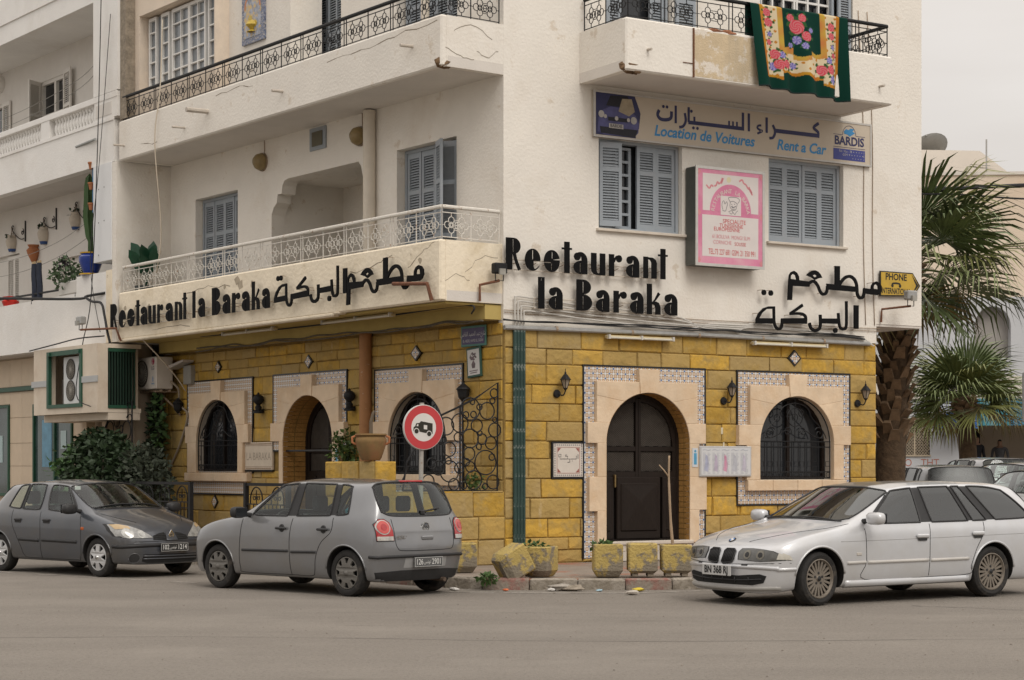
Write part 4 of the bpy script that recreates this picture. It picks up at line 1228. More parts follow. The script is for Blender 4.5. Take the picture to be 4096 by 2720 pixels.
                    MB().lathe([(0, yo - .034), (rim*.15, yo - .030), (rim*.17, yo - .015)], 16, (0, 0, 0), 'y').build('hub_badge', m_chrome if style == 'spoke6' else m_rim, ty, smooth=True)
    def arch_lips(s, m, r=.012, a0=8, a1=172):
        for (wx, wz, wr) in s.sp['arches']:
            for d in 'LR':
                pts = []
                for i in range(25):
                    a = rad(a0 + (a1 - a0)*i/24)
                    h, nn = s.hit(x=wx + (wr + .012)*math.cos(a), z=wz + (wr + .012)*math.sin(a), d=d)
                    if h and abs(h.y) > s.sp['hw']*.7: pts.append(h)
                if len(pts) > 3: MB().tube(pts, r, 5).build('wheel_arch_lip', m, s.root, smooth=True)
    def interior(s, seats, floor=.35, dash=None, m=None, wheel=None):
        m = m or m_seat; L_ = s.sp['L']; hw = s.sp['hw']
        MB().box(seats[0] - .55, seats[-1] + .75, -hw + .14, hw - .14, .25, floor).build('cabin_floor', m_under, s.root)
        for k, x in enumerate(seats):
            rows = (-.36, .36) if k == 0 else (-.38, 0, .38)
            for y in rows:
                w_ = .23 if k == 0 else .19
                q = MB()
                q.box(x - .25, x + .20, y - w_, y + w_, floor, floor + .2, bev=.05)
                pr = [(x + .16, floor + .1), (x + .30, floor + .1), (x + .42, floor + .62), (x + .32, floor + .66)]
                q.prism(pr, y - w_, y + w_, inset=0, tf=lambda p, yy: (p[0], yy, p[1]))
                o = q.build('seat', m, s.root)
                MB().box(x + .36, x + .45, y - .12, y + .12, floor + .68, floor + .88, bev=.03).build('headrest', m, o)
        if dash:
            MB().prism([(dash - .25, .55), (dash + .25, .55), (dash + .22, .80), (dash + .05, .90), (dash - .3, .88)], -hw + .16, hw - .16, tf=lambda p, yy: (p[0], yy, p[1])).build('dashboard', m_trim, s.root)
            wc = Vector((dash + .33, (wheel if wheel else -.36), .86)); ax = Vector((.9, 0, .45)).normalized()
            u = ax.orthogonal().normalized(); v = ax.cross(u)
            MB().tube([wc + (u*math.cos(t*PI/10) + v*math.sin(t*PI/10))*.18 for t in range(20)], .014, 6, closed=True).tube([wc - u*.17, wc + u*.17], .015, 5).build('steering_wheel', m_trim, s.root)
    def mirror(s, x, z, side, m, sz=(.10, .11, .075)):
        h, nn = s.hit(x=x, z=z, d='L' if side < 0 else 'R')
        y = h.y if h else side*.7
        o = MB().tube([(x, y, z - .01), (x - .01, y + side*.09, z + .01)], [.035, .025], 8).build('mirror_arm', m_trim, s.root)
        q = MB(); n, k = 14, 8; c = Vector((x - .01, y + side*(.09 + sz[1]), z + .03)); vs = []
        for j in range(k + 1):
            for i in range(n):
                th, ph = 2*PI*i/n, -PI/2 + PI*j/k
                sg = lambda t, e: math.copysign(abs(t)**e, t)
                vs.append((c.x + sz[0]*.7*sg(math.sin(ph), .7), c.y + sz[1]*sg(math.cos(th)*math.cos(ph), .6), c.z + sz[2]*sg(math.sin(th)*math.cos(ph), .6)))
        q.add(vs, [(j*n + i, j*n + (i+1) % n, (j+1)*n + (i+1) % n, (j+1)*n + i) for j in range(k) for i in range(n)]).build('mirror', m, s.root, smooth=True)
        MB().box(c.x + sz[0]*.66, c.x + sz[0]*.72, c.y - sz[1]*.85, c.y + sz[1]*.85, c.z - sz[2]*.8, c.z + sz[2]*.8, bev=.004).build('mirror_glass', m_glassdark, s.root)
    def plate(s, x, z, d, wd, ht, base, ink, parts, tilt=0, border=None):
        """number plate: characters laid on a raised board; d 'F' or 'B'"""
        sg = -1 if d == 'F' else 1
        o = MB().box(-wd/2, wd/2, -.012, .0, -ht/2, ht/2, bev=.004).build('number_plate', base, s.root, (x, s.plate_y if hasattr(s, 'plate_y') else 0, z), -PI/2 if d == 'F' else PI/2)
        if border: MB().prism(rect(-wd/2 + .006, wd/2 - .006, -ht/2 + .006, ht/2 - .006), -.0145, -.0125, [rect(-wd/2 + .0095, wd/2 - .0095, -ht/2 + .0095, ht/2 - .0095)]).build('plate_border', border, o)
        for (tx, xx, size, sxx, bo) in parts:
            text('plate_number', tx, o, ink, (xx, -.0155, 0), size, sx=sxx, bold=bo)
        return o

def section(x, hw, zb, zs=.19, wl=1.0, x5=None, r6=None, r7=None, r8=None, zf=.20, zl=.36, zm=.60, wb=.95, x0=None, zw=None):
    """one body station: nine points from floor edge to centre line"""
    x5 = x if x5 is None else x5
    sh = zb - .09 if zw is None else zw
    lo = x if x0 is None else x0
    return [(lo, hw*.80*wl, zf), (lo, hw*.93*wl, zs), (lo*.6 + x*.4, hw*.985*wl, zl), (x, hw*1.0*wl, zm), (x, hw*.992*wl, sh), (x5, hw*wb*wl, zb), r6, r7, r8]
def hood(x, hw, z, k=.03, f=.86, bow=-.05):
    return dict(r6=(x, hw*f, z + k*.6), r7=(x + bow*.6, hw*.5, z + k*1.2), r8=(x + bow, 0, z + k*1.4))
def roofp(x, yr, z, bow=0, drop=.055): return dict(r6=(x, yr, z - drop), r7=(x - bow*.7, yr*.58, z - drop*.12), r8=(x - bow, 0, z))

def place(wheel_xy, yaw_deg, wx, side, hw, ww=.19):
    """origin for a car whose wheel at local x=wx on the given side stands at wheel_xy; yaw is the front-to-rear direction"""
    a = rad(yaw_deg); d = Vector((math.cos(a), math.sin(a))); n = Vector((-d.y, d.x))
    o = Vector(wheel_xy) - d * wx - n * side * (hw - .035 - ww/2)
    return (o.x, o.y, 0), a
# silver-grey hatchback seen from behind
def hatch_spec():
    hw = .825; k = 1.0
    X = lambda v: v * k
    c = []
    c.append(section(X(.19), hw, .64, wl=.80, zl=.34, zm=.50, wb=.98, **hood(X(.20), hw*.82, .66, .02), zf=.22))            #0 nose
    c.append(section(X(.31), hw, .75, wl=.93, wb=.95, **hood(X(.31), hw*.9, .75, .03)))                                       #1
    c.append(section(X(.54), hw, .85, wl=.985, wb=.94, **hood(X(.54), hw*.92, .845, .04)))                                    #2
    c.append(section(X(.86), hw, .915, wb=.94, **hood(X(.86), hw*.92, .91, .05)))
    c.append(section(X(1.22), hw, .955, wb=.94, r6=(X(1.26), hw*.86, .975), r7=(X(1.15), hw*.5, 1.01), r8=(X(1.09), 0, 1.02)))
    c.append(section(X(1.46), hw, .965, x5=X(1.40), wb=.945, **roofp(X(1.94), .63, 1.43, .12)))
    c.append(section(X(2.20), hw, .965, x5=X(2.20), wb=.95, **roofp(X(2.28), .655, 1.462, .04)))
    c.append(section(X(2.32), hw, .967, x5=X(2.32), wb=.95, **roofp(X(2.37), .655, 1.465, .02)))
    c.append(section(X(2.98), hw, .985, x5=X(3.00), wb=.95, **roofp(X(2.98), .65, 1.452, -.02)))
    c.append(section(X(3.05), hw, .99, x5=X(3.07), wb=.95, **roofp(X(3.05), .648, 1.45, -.02)))
    c.append(section(X(3.26), hw, 1.0, x5=X(3.29), wb=.945, **roofp(X(3.23), .645, 1.44, -.03)))
    c.append(section(X(3.52), hw, 1.01, wl=.985, x5=X(3.56), wb=.93, zw=.86, r6=(X(3.52), .60, 1.40), r7=(X(3.60), .38, 1.43), r8=(X(3.62), 0, 1.435)))  #11 roof end
    c.append(section(X(3.70), hw, .985, wl=.965, x5=X(3.72), wb=.92, zw=.80, x0=X(3.66), r6=(X(3.735), .66, 1.0), r7=(X(3.79), .42, .985), r8=(X(3.81), 0, .98)))  #12 below rear glass
    c.append(section(X(3.80), hw, .80, wl=.93, wb=.95, zw=.66, zm=.55, x0=X(3.72), r6=(X(3.80), .66, .80), r7=(X(3.87), .42, .80), r8=(X(3.89), 0, .80)))   #13 tail
    spec = dict(L=X(3.92), hw=hw, cols=c, arches=[(X(.80), .29, .335), (X(3.26), .29, .335)], nose=-.08,
        tail=[.10, .12, .13, .13, .12, .08],
        paint=[(4, 5, 6, 8, 2), (5, 6, 5, 6, 2), (6, 7, 5, 6, 3), (7, 8, 5, 6, 2), (8, 9, 5, 6, 3), (9, 10, 5, 6, 2), (11, 12, 6, 8, 2)],
        crease=[(5, .35, 0, 13), (6, .3, 5, 11)])
    return spec, X, hw
def hatch_polo():
    spec, X, hw = hatch_spec()
    pnt = paint('silver_grey_paint', (.20, .205, .215), .22, .35, (.19, .18, .165))
    loc, ang = place((-1.987, 23.508), -41.8, X(3.26), -1, hw)
    car = Car('parked_hatchback', 'silver-grey five-door hatchback seen from behind, parked in front of the road sign', spec, loc, ang, pnt, m_glass)
    cv = mat('dusty_hub_cover', (.13, .122, .11), .6, .1, 9)
    car.wheels('slot8', .292, .19, .20, cv)
    car.arch_lips(pnt, .012)
    car.interior([X(1.92), X(2.68)], dash=X(1.38))
    # blue garment over the rear seat
    MB().box(X(3.05), X(3.2), -.62, -.30, .80, 1.12, bev=.05, jit=.02).build('blue_cloth', mat('turquoise_cloth', (.05, .33, .42), .9, .1, 8), car.root)
    for dd in 'LR':
        car.line([(X(2.29), .95), (X(2.25), .7), (X(2.25), .42), (X(2.25), .24)], dd, .0045, m_seam)
        car.line([(X(3.04), .97), (X(3.02), .80), (X(2.84), .66), (X(2.74), .48), (X(2.70), .30), (X(2.62), .235), (X(2.25), .235), (X(1.35), .235), (X(1.27), .3), (X(1.28), .6), (X(1.32), .93)], dd, .0045, m_seam)
        car.line([(X(3.0), .99), (X(3.35), .62), (X(3.62), .60)], dd, .004, m_seam) if False else None
        for (a, b) in ((1.33, 2.22), (2.28, 2.74)): car.line([(X(a), .525), (X(b), .535)], dd, .022, m_trim, 'side_moulding', off=-.004, dens=8)
        for x in (2.10, 2.88):
            h, nn = car.hit(x=X(x), z=.80 + (.02 if x > 2 else 0), d=dd)
            o = MB().box(-.10, .10, -.028, .004, -.016, .018, bev=.012).build('door_handle', m_trim, car.root, h + nn*.012, 0 if dd == 'L' else PI)
            MB().lathe([(0, -.006), (.048, -.004), (.055, .004)], 14, (-.0, 0, 0), 'y').build('handle_cup', m_trim, o, (0, .01, .0))
        # fuel cap outline, rear lamp
    for sgn, dd in ((-1, 'L'), (1, 'R')):
        lens = [(sgn*.755, .69), (sgn*.755, .90), (sgn*.70, .965), (sgn*.62, .965), (sgn*.56, .92), (sgn*.535, .82), (sgn*.53, .69)]
        if sgn > 0: lens = lens[::-1]
        b = car.patch(lens, 'B', m_trim, 'tail_light', off=.006, step=.03, lim=(X(3.50), 9))
        sc_ = lambda pts, f, c: [(c[0] + (p[0]-c[0])*f, c[1] + (p[1]-c[1])*f) for p in pts]
        ctr = (sgn*.66, .815)
        car.patch(sc_(lens, .93, ctr), 'B', m_red, 'red_lens', off=.011, step=.03, parent=b, lim=(X(3.50), 9))
        car.patch(circ(sgn*.66, .86, .088, 20), 'B', m_clear, 'lamp_ring', off=.016, step=.03, parent=b)
        car.patch(circ(sgn*.66, .86, .076, 20), 'B', m_redl, 'round_lens', off=.020, step=.03, parent=b)
        car.patch(circ(sgn*.66, .86, .040, 14), 'B', m_red, 'round_lens_core', off=.024, step=.025, parent=b)
        car.patch([(sgn*.745, .70), (sgn*.545, .70), (sgn*.545, .75), (sgn*.745, .75)][::(1 if sgn < 0 else -1)], 'B', m_clear, 'reversing_lens', off=.014, step=.03, parent=b, lim=(X(3.50), 9))
    # tailgate shut lines, badge, handle, wiper, bumper strip, plate
    car.line([(-.52, .96), (-.515, .70), (-.48, .60), (-.40, .575), (0, .57), (.40, .575), (.48, .60), (.515, .70), (.52, .96)], 'B', .0045, m_seam, off=.0)
    car.line([(-.74, .492), (-.6, .50), (0, .505), (.6, .50), (.74, .492)], 'B', .024, m_trim, 'bumper_strip', off=-.002, dens=8)
    for dd in 'LR': car.line([(X(3.67), .50), (X(3.72), .497), (X(3.78), .494)], dd, .024, m_trim, 'bumper_strip', off=-.002)
    car.patch([(-.74, .31), (-.4, .33), (.4, .33), (.74, .31), (.7, .20), (-.7, .20)], 'B', m_trim, 'lower_bumper', off=.004, step=.06)
    h, nn = car.hit(y=0, z=.855, d='B')
    bd = MB().lathe([(.062, -.002), (.060, -.014), (.050, -.014), (.048, -.006)], 24, (0, 0, 0), 'y').lathe([(0, -.004), (.05, -.004)], 20, (0, 0, 0), 'y').build('badge', m_chrome, car.root, h, PI/2 + .0)
    vw = MB()
    for q in ([(-.030, .034), (-.018, -.002), (-.006, .022), (.006, .022), (.018, -.002), (.030, .034)], [(-.040, .010), (-.020, -.040), (0, .0), (.020, -.040), (.040, .010)]): vw.prism(ribbon(q, .009), -.016, -.006)
    vw.build('badge_letters', m_chrome, bd)
    MB().lathe([(0, -.0055), (.048, -.0055)], 20, (0, 0, 0), 'y').build('badge_field', mat('badge_blue_grey', (.10, .11, .13), .3, .1, 9), bd)
    h, nn = car.hit(y=0, z=.72, d='B')
    MB().box(-.10, .10, -.02, .01, -.022, .028, bev=.012).build('tailgate_handle', pnt, car.root, h, PI/2)
    h, nn = car.hit(y=-.40, z=.735, d='B')
    text('model_lettering', 'POLO', car.root, m_chrome, h + Vector((.012, 0, 0)), .06, (0, 0, PI/2 + .10), bold=.002, sx=1.5)
    # wiper and high brake light, aerial
    pts = []
    for t in range(7):
        h, nn = car.hit(y=.02 + .30*t/6, z=1.04 + .006*t, d='B'); pts.append(h + nn*.018)
    MB().tube(pts, .011, 6).build('rear_wiper', m_trim, car.root); 
    h, nn = car.hit(y=.02, z=1.035, d='B'); MB().box(-.035, .035, -.03, .01, -.03, .03, bev=.012).build('wiper_hub', m_trim, car.root, h, PI/2)
    h, nn = car.hit(x=X(3.555), y=0, d='T')
    MB().box(-.20, .20, -.03, .02, -.014, .014, bev=.01).build('high_brake_light', m_red, car.root, (h.x + .035, 0, h.z - .012), PI/2)
    # roof spoiler lip
    h0, _ = car.hit(x=X(3.50), y=-.05, d='T')
    MB().tube([(h0.x - .04, 0, h0.z - .0), (h0.x + .06, 0, h0.z + .17)], [.012, .003], 6).build('aerial', m_trim, car.root)
    h, nn = car.hit(y=0, z=.43, d='B')
    plm = mat('plate_black', (.03, .03, .03), .5, .1, 9); plw = mat('plate_white_ink', (.62, .62, .6), .5, .05, 9)
    rc_ = car.patch([(-.37, .36), (.37, .36), (.36, .50), (-.36, .50)], 'B', mat('plate_recess', (.30, .30, .30), .4, .05, 6), 'plate_recess', off=.003, step=.07)
    plm2 = mat('plate_grey', (.10, .10, .10), .5, .1, 9)
    car.plate(h.x + .022, .425, 'B', .50, .125, plm2, plw, [('126', -.165, .10, .85, .0005), ('2901', .135, .10, .85, .0005), ('\ufeb2\ufee7\ufeee\ufe97', -.03, .06, .9, .0)], border=plw)
    for sgn in (-1, 1): car.mirror(X(1.44), .985, sgn, m_trim)
    # tailpipe
    MB().tube([(X(3.5), .35, .20), (X(3.86), .35, .19)], .028, 8).build('tailpipe', mat('rust_pipe', (.10, .07, .05), .7, .2, 9), car.root)
hatch_polo()
# dark grey-blue hatchback seen from the front
def hatch_clio():
    hw = .82
    c = []
    c.append(section(.10, hw, .56, wl=.80, zl=.30, zm=.42, wb=.97, zw=.50, **hood(.10, hw*.82, .575, .02, bow=-.06), zf=.19))          #0
    c.append(section(.24, hw, .70, wl=.945, zm=.50, wb=.945, **hood(.20, hw*.93, .70, .03, bow=-.10)))                               #1
    c.append(section(.46, hw, .80, wl=.99, wb=.93, **hood(.46, hw*.92, .80, .04, bow=-.10)))                                         #2
    c.append(section(.74, hw, .875, wb=.93, **hood(.74, hw*.92, .875, .05)))                                                          #3
    c.append(section(.98, hw, .925, wb=.935, r6=(1.00, hw*.85, .945), r7=(.88, hw*.5, .975), r8=(.82, 0, .985)))                      #4 cowl
    c.append(section(1.22, hw, .925, x5=1.14, wb=.94, **roofp(1.66, .60, 1.375, .14)))                                                 #5 A
    c.append(section(2.00, hw, .935, x5=2.02, wb=.945, **roofp(2.06, .625, 1.415, .04)))                                               #6 B front
    c.append(section(2.12, hw, .937, x5=2.14, wb=.945, **roofp(2.16, .625, 1.418, .02)))                                               #7 B rear
    c.append(section(2.62, hw, .955, x5=2.64, wb=.94, **roofp(2.60, .62, 1.405)))                                                      #8 split
    c.append(section(2.65, hw, .957, x5=2.67, wb=.94, **roofp(2.63, .62, 1.403)))                                                      #9
    c.append(section(2.98, hw, .975, x5=3.02, wb=.93, **roofp(2.86, .61, 1.385)))                                                      #10 glass end
    c.append(section(3.38, hw, .975, wl=.98, x5=3.40, wb=.92, r6=(3.22, .56, 1.31), r7=(3.27, .34, 1.345), r8=(3.29, 0, 1.35)))         #11
    c.append(section(3.60, hw, .93, wl=.94, wb=.92, zw=.80, x0=3.56, r6=(3.62, .60, .93), r7=(3.66, .38, .93), r8=(3.68, 0, .93)))      #12
    c.append(section(3.70, hw, .78, wl=.88, wb=.95, zw=.64, zm=.52, x0=3.64, r6=(3.70, .60, .78), r7=(3.75, .38, .78), r8=(3.76, 0, .78)))  #13
    spec = dict(L=3.81, hw=hw, cols=c, arches=[(.74, .285, .325), (3.21, .285, .325)], nose=[-.05, -.10, -.13, -.13, -.12, -.10], tail=.08,
        paint=[(4, 5, 6, 8, 2), (5, 6, 5, 6, 2), (7, 8, 5, 6, 2), (8, 9, 5, 6, 3), (9, 10, 5, 6, 2), (11, 12, 6, 8, 2)], crease=[(5, .3, 0, 13), (6, .3, 5, 11)])
    pnt = paint('dark_grey_blue_paint', (.065, .072, .086), .25, .35, (.095, .085, .07))
    loc, ang = place((-5.968, 27.686), 180 - 41.3, .74, 1, hw)
    car = Car('parked_hatchback', 'dark grey five-door hatchback facing the street, parked beside the leafy shrub', spec, loc, ang, pnt, m_glass)
    cv = mat('silver_hub_cover', (.50, .50, .50), .4, .06, 9, metal=.3)
    car.wheels('spoke6', .287, .185, .195, cv)
    car.arch_lips(pnt, .012)
    car.interior([1.70, 2.50], dash=1.10, wheel=.36)
    for dd in 'LR':
        car.line([(2.13, .93), (2.11, .7), (2.11, .42), (2.11, .24)], dd, .0045, m_seam)
        car.line([(2.85, .95), (2.84, .75), (2.72, .55), (2.62, .40), (2.56, .27), (2.4, .235), (1.3, .235), (1.16, .25), (1.10, .4), (1.10, .7), (1.13, .9)], dd, .0045, m_seam)
        for (a, b) in ((1.20, 2.07), (2.15, 2.66)): car.line([(a, .50), (b, .51)], dd, .028, m_trim, 'side_moulding', off=-.008, dens=8)
        for x in (1.95, 2.68):
            h, nn = car.hit(x=x, z=.79, d=dd)
            o = MB().box(-.085, .085, -.006, .02, -.035, .035, bev=.01).build('door_handle', m_trim, car.root, h + nn*.004, 0 if dd == 'L' else PI)
            MB().box(-.08, .08, -.022, -.006, .0, .03, bev=.01).build('handle_flap', m_trim, o)
        h, nn = car.hit(x=1.06, z=.70, d=dd)
        MB().box(-.035, .035, -.008, .006, -.022, .022, bev=.006).build('side_indicator', m_amber, car.root, h, 0 if dd == 'L' else PI)
    for sg in (1, -1):
        def pl(pts): return [(sg*p[0], p[1]) for p in pts][::(1 if sg > 0 else -1)]
        lamp = [(.30, .57), (.33, .605), (.46, .69), (.60, .755), (.72, .78), (.79, .775), (.80, .68), (.79, .60), (.72, .575), (.5, .565)]
        b = car.patch(pl(lamp), 'F', m_trim, 'headlight', off=.004, step=.035, lim=(-1, .62))
        k = lambda f, pts, cx=.58, cz=.65: [(cx + (p[0]-cx)*f, cz + (p[1]-cz)*f) for p in pts]
        car.patch(pl(k(.94, lamp)), 'F', mat('grey_lens', (.26, .26, .25), .12, .3, 14, spec=.8, coat=.5), 'lamp_lens', off=.008, step=.035, parent=b, lim=(-1, .62))
        for (y, z, r) in ((.66, .64, .070), (.48, .625, .058)):
            car.patch(pl(circ(y, z, r, 16)), 'F', mat('dull_reflector', (.42, .42, .40), .25, .3, 22, metal=.4), 'lamp_bowl', off=.013, step=.03, parent=b)
            car.patch(pl(circ(y, z, r*.5, 12)), 'F', mat('dull_reflector', (.42, .42, .40), .25, .3, 22, metal=.4), 'lamp_bulb', off=.020, step=.02, parent=b)
        car.patch(pl([(.60, .70), (.76, .70), (.77, .765), (.70, .765), (.60, .735)]), 'F', mat('amber_tinted_lens', (.42, .30, .16), .15, .1, 20, coat=.5), 'indicator_lens', off=.012, step=.03, parent=b, lim=(-1, .62))
        # grille halves, fog lamp
        g = car.patch(pl([(.075, .565), (.10, .535), (.32, .545), (.30, .60), (.20, .635), (.10, .65)]), 'F', m_seam, 'grille', off=.004, step=.03)
        for z in (.56, .585, .61): car.line(pl([(.09, z), (.2, z), (.29, z - .005)]), 'F', .004, m_trim, 'grille_bar', off=.006, dens=2, parent=g)
        f = car.patch(pl(circ(.60, .285, .062, 16)), 'F', m_trim, 'fog_lamp_cover', off=.008, step=.03)
        car.line(pl(circ(.60, .285, .07, 16) + [(.67, .285)]), 'F', .006, pnt, 'fog_lamp_ring', off=.004, dens=1, parent=f)
    # centre V with diamond emblem
    vv = car.patch([(-.075, .66), (-.10, .535), (.10, .535), (.075, .66), (.03, .675), (-.03, .675)], 'F', pnt, 'grille_crest', off=.012, step=.03)
    h, nn = car.hit(y=0, z=.61, d='F')
    em = MB().prism([(0, -.075), (.052, 0), (0, .075), (-.052, 0)], -.02, -.006, [[(0, -.05), (.034, 0), (0, .05), (-.034, 0)]]).prism(ribbon([(-.02, -.02), (.02, .0), (-.02, .012), (.02, .03)], .010), -.018, -.006).build('diamond_emblem', m_chrome, car.root, (h.x - .012, 0, h.z), -PI/2)
    # bonnet shut line, bumper mouldings and intake
    car.line([(-.60, .52), (-.3, .525), (0, .525), (.3, .525), (.60, .52)], 'F', .0045, m_seam)
    car.line([(-.77, .45), (-.5, .465), (0, .47), (.5, .465), (.77, .45)], 'F', .030, m_trim, 'bumper_strip', off=-.008, dens=8)
    for dd in 'LR': car.line([(.20, .45), (.30, .452), (.38, .455)], dd, .030, m_trim, 'bumper_strip', off=-.01)
    it = car.patch([(-.50, .24), (-.48, .34), (.48, .34), (.50, .24), (.42, .215), (-.42, .215)], 'F', m_seam, 'air_intake', off=.004, step=.05)
    for z in (.275, .315): car.line([(-.48, z), (0, z), (.48, z)], 'F', .011, pnt, 'intake_bar', off=.006, dens=6, parent=it)
    car.patch([(-.62, .195), (-.6, .17), (.6, .17), (.62, .195)], 'F', m_trim, 'lip', off=.006, step=.05)
    # bonnet edges
    for sg in (1, -1): car.line([(.30, sg*.42), (.55, sg*.58), (.82, sg*.66)], 'T', .0045, m_seam)
    # windscreen wipers, sticker, tissue box on the dash
    for y0, y1 in ((-.55, .05), (.0, .62)):
        P_ = []
        for t in range(7):
            h, nn = car.hit(x=1.0 + .02*t/6 - .06 + .10*abs(y0 + (y1-y0)*t/6), y=y0 + (y1 - y0)*t/6, d='T'); P_.append(h + nn*.012)
        MB().tube(P_, .009, 5).build('wiper', m_trim, car.root)
    MB().box(1.06, 1.20, .05, .26, .90, .955, bev=.004).build('tissue_box', mat('blue_card', (.10, .38, .50), .6, .2, 20), car.root)
    MB().box(1.08, 1.2, .30, .42, .90, .935, bev=.01, jit=.01).build('white_packet', m_white, car.root)
    MB().box(1.60, 1.605, .45, .55, 1.26, 1.32).build('windscreen_sticker', m_white, car.root)
    for sg in (-1, 1): car.mirror(1.18, .955, sg, m_trim, sz=(.11, .115, .075))
    h, nn = car.hit(y=0, z=.45, d='F')
    plk = mat('plate_black', (.03, .03, .03), .5, .1, 9); plw = mat('plate_white_ink', (.62, .62, .6), .5, .05, 9)
    car.plate_y = -.0
    car.plate(h.x - .035, .435, 'F', .50, .125, plk, plw, [('102', -.165, .10, .85, .0005), ('1214', .135, .10, .85, .0005), ('\ufeb2\ufee7\ufeee\ufe97', -.03, .06, .9, .0)], border=plw)
hatch_clio()
# white estate car seen from the front left
def estate():
    hw = .90
    c = []
    c.append(section(.16, hw, .60, wl=.82, zs=.16, zl=.28, zm=.44, wb=.97, zw=.53, **hood(.16, hw*.84, .625, .02, bow=-.08), zf=.15))
    c.append(section(.28, hw, .70, wl=.95, zs=.16, zf=.16, zm=.50, wb=.95, **hood(.26, hw*.95, .70, .025, bow=-.10)))
    c.append(section(.52, hw, .78, wl=.99, wb=.94, **hood(.52, hw*.94, .785, .035, bow=-.08)))
    c.append(section(.85, hw, .845, wb=.94, **hood(.85, hw*.93, .85, .04)))
    c.append(section(1.30, hw, .91, wb=.945, r6=(1.32, hw*.86, .93), r7=(1.18, hw*.5, .965), r8=(1.12, 0, .975)))                     #4 cowl
    c.append(section(1.58, hw, .92, x5=1.48, wb=.945, **roofp(2.10, .64, 1.375, .16, .05)))                                            #5 A
    c.append(section(2.42, hw, .925, x5=2.46, wb=.95, **roofp(2.44, .665, 1.415, .05, .05)))                                           #6 B
    c.append(section(2.54, hw, .926, x5=2.58, wb=.95, **roofp(2.53, .667, 1.42, .03, .05)))                                            #7
    c.append(section(3.18, hw, .932, x5=3.26, wb=.95, **roofp(3.06, .665, 1.43, 0, .05)))                                              #8 split
    c.append(section(3.22, hw, .933, x5=3.30, wb=.95, **roofp(3.09, .665, 1.43, 0, .05)))                                              #9
    c.append(section(3.46, hw, .937, x5=3.56, wb=.95, **roofp(3.22, .66, 1.43, 0, .05)))                                               #10 C
    c.append(section(3.58, hw, .94, x5=3.68, wb=.95, **roofp(3.34, .66, 1.43, 0, .05)))                                                #11
    c.append(section(4.30, hw, .955, wl=.985, x5=4.42, wb=.93, zw=.84, r6=(4.02, .63, 1.375), r7=(4.08, .40, 1.405), r8=(4.10, 0, 1.41)))   #12 glass end
    c.append(section(4.46, hw, .96, wl=.97, x5=4.52, wb=.91, zw=.84, r6=(4.28, .61, 1.33), r7=(4.36, .38, 1.365), r8=(4.38, 0, 1.37)))      #13 roof end
    c.append(section(4.64, hw, .93, wl=.93, wb=.92, zw=.80, x0=4.60, r6=(4.68, .64, .95), r7=(4.74, .4, .95), r8=(4.76, 0, .95)))       #14
    c.append(section(4.72, hw, .80, wl=.90, wb=.95, zw=.66, zm=.52, x0=4.64, r6=(4.72, .64, .80), r7=(4.78, .4, .80), r8=(4.80, 0, .80)))   #15
    dust = mat('dusty_dark_roof', (.055, .05, .045), .5, .3, 5, coat=.4, dirt=(.20, .17, .13), dscale=1.5, dpos=(.4, .7))
    spec = dict(L=4.80, hw=hw, cols=c, arches=[(.80, .315, .36), (3.63, .315, .36)], nose=[-.04, -.10, -.14, -.15, -.14, -.11], tail=.07,
        paint=[(4, 5, 6, 8, 2), (5, 6, 5, 6, 2), (6, 7, 5, 6, 3), (7, 8, 5, 6, 2), (8, 9, 5, 6, 3), (9, 10, 5, 6, 2), (10, 11, 5, 6, 3), (11, 12, 5, 6, 2), (13, 14, 6, 8, 2), (5, 12, 7, 8, 4)], roofmat=dust, crease=[(5, .35, 0, 14), (6, .3, 5, 12), (4, .25, 1, 13)])
    pnt = paint('white_silver_paint', (.53, .54, .56), .26, .25, (.48, .47, .45))
    loc, ang = place((3.483, 21.944), 33, .80, -1, hw, .22)
    car = Car('parked_estate_car', 'dusty white estate car with dark roof and tinted windows, nose towards the planters', spec, loc, ang, pnt, m_glassd)
    rim = mat('dusty_alloy', (.24, .21, .175), .45, .1, 9, metal=.5)
    car.wheels('alloy', .315, .225, .225, rim, steer=6)
    car.arch_lips(pnt, .014)
    car.interior([2.05, 2.95], dash=1.45)
    low = mat('dusty_white_paint', (.50, .48, .45), .4, .08, 3, coat=.3)
    for dd in 'LR':
        car.line([(2.55, .92), (2.53, .7), (2.53, .30)], dd, .0045, m_seam)
        car.line([(3.47, .93), (3.44, .78), (3.32, .60), (3.24, .40), (3.22, .30), (2.6, .285), (1.5, .285), (1.50, .5), (1.49, .88)], dd, .0045, m_seam)
        for (a, b) in ((1.20, 1.49), (1.52, 2.51), (2.55, 3.19)): car.line([(a, .485), (b, .49)], dd, .024, low, 'side_moulding', off=-.006, dens=8)
        car.line([(1.1, .735), (2.5, .75), (3.4, .765), (4.4, .78)], dd, .0035, mat('crease_shade', (.33, .33, .33), .5, .05, 5), 'crease_shade', off=.0, dens=8)  # grey line painted for the shading of a crease in the side
        car.line([(1.2, .235), (2.2, .235), (3.22, .24)], dd, .055, pnt, 'sill', off=-.02, dens=8)
        for x in (2.40, 3.34):
            h, nn = car.hit(x=x, z=.775 + (.015 if x > 3 else 0), d=dd)
            o = MB().box(-.10, .10, -.03, .006, -.022, .026, bev=.014).build('door_handle', pnt, car.root, h + nn*.008, 0 if dd == 'L' else PI)
            MB().box(-.07, .07, -.012, .0, -.055, -.02, bev=.006).build('handle_recess', m_trim, o)
        h, nn = car.hit(x=1.38, z=.585, d=dd)
        MB().box(-.04, .04, -.008, .006, -.018, .018, bev=.006).build('side_indicator', mat('dusty_lens', (.45, .42, .38), .3, .1, 9), car.root, h, 0 if dd == 'L' else PI)
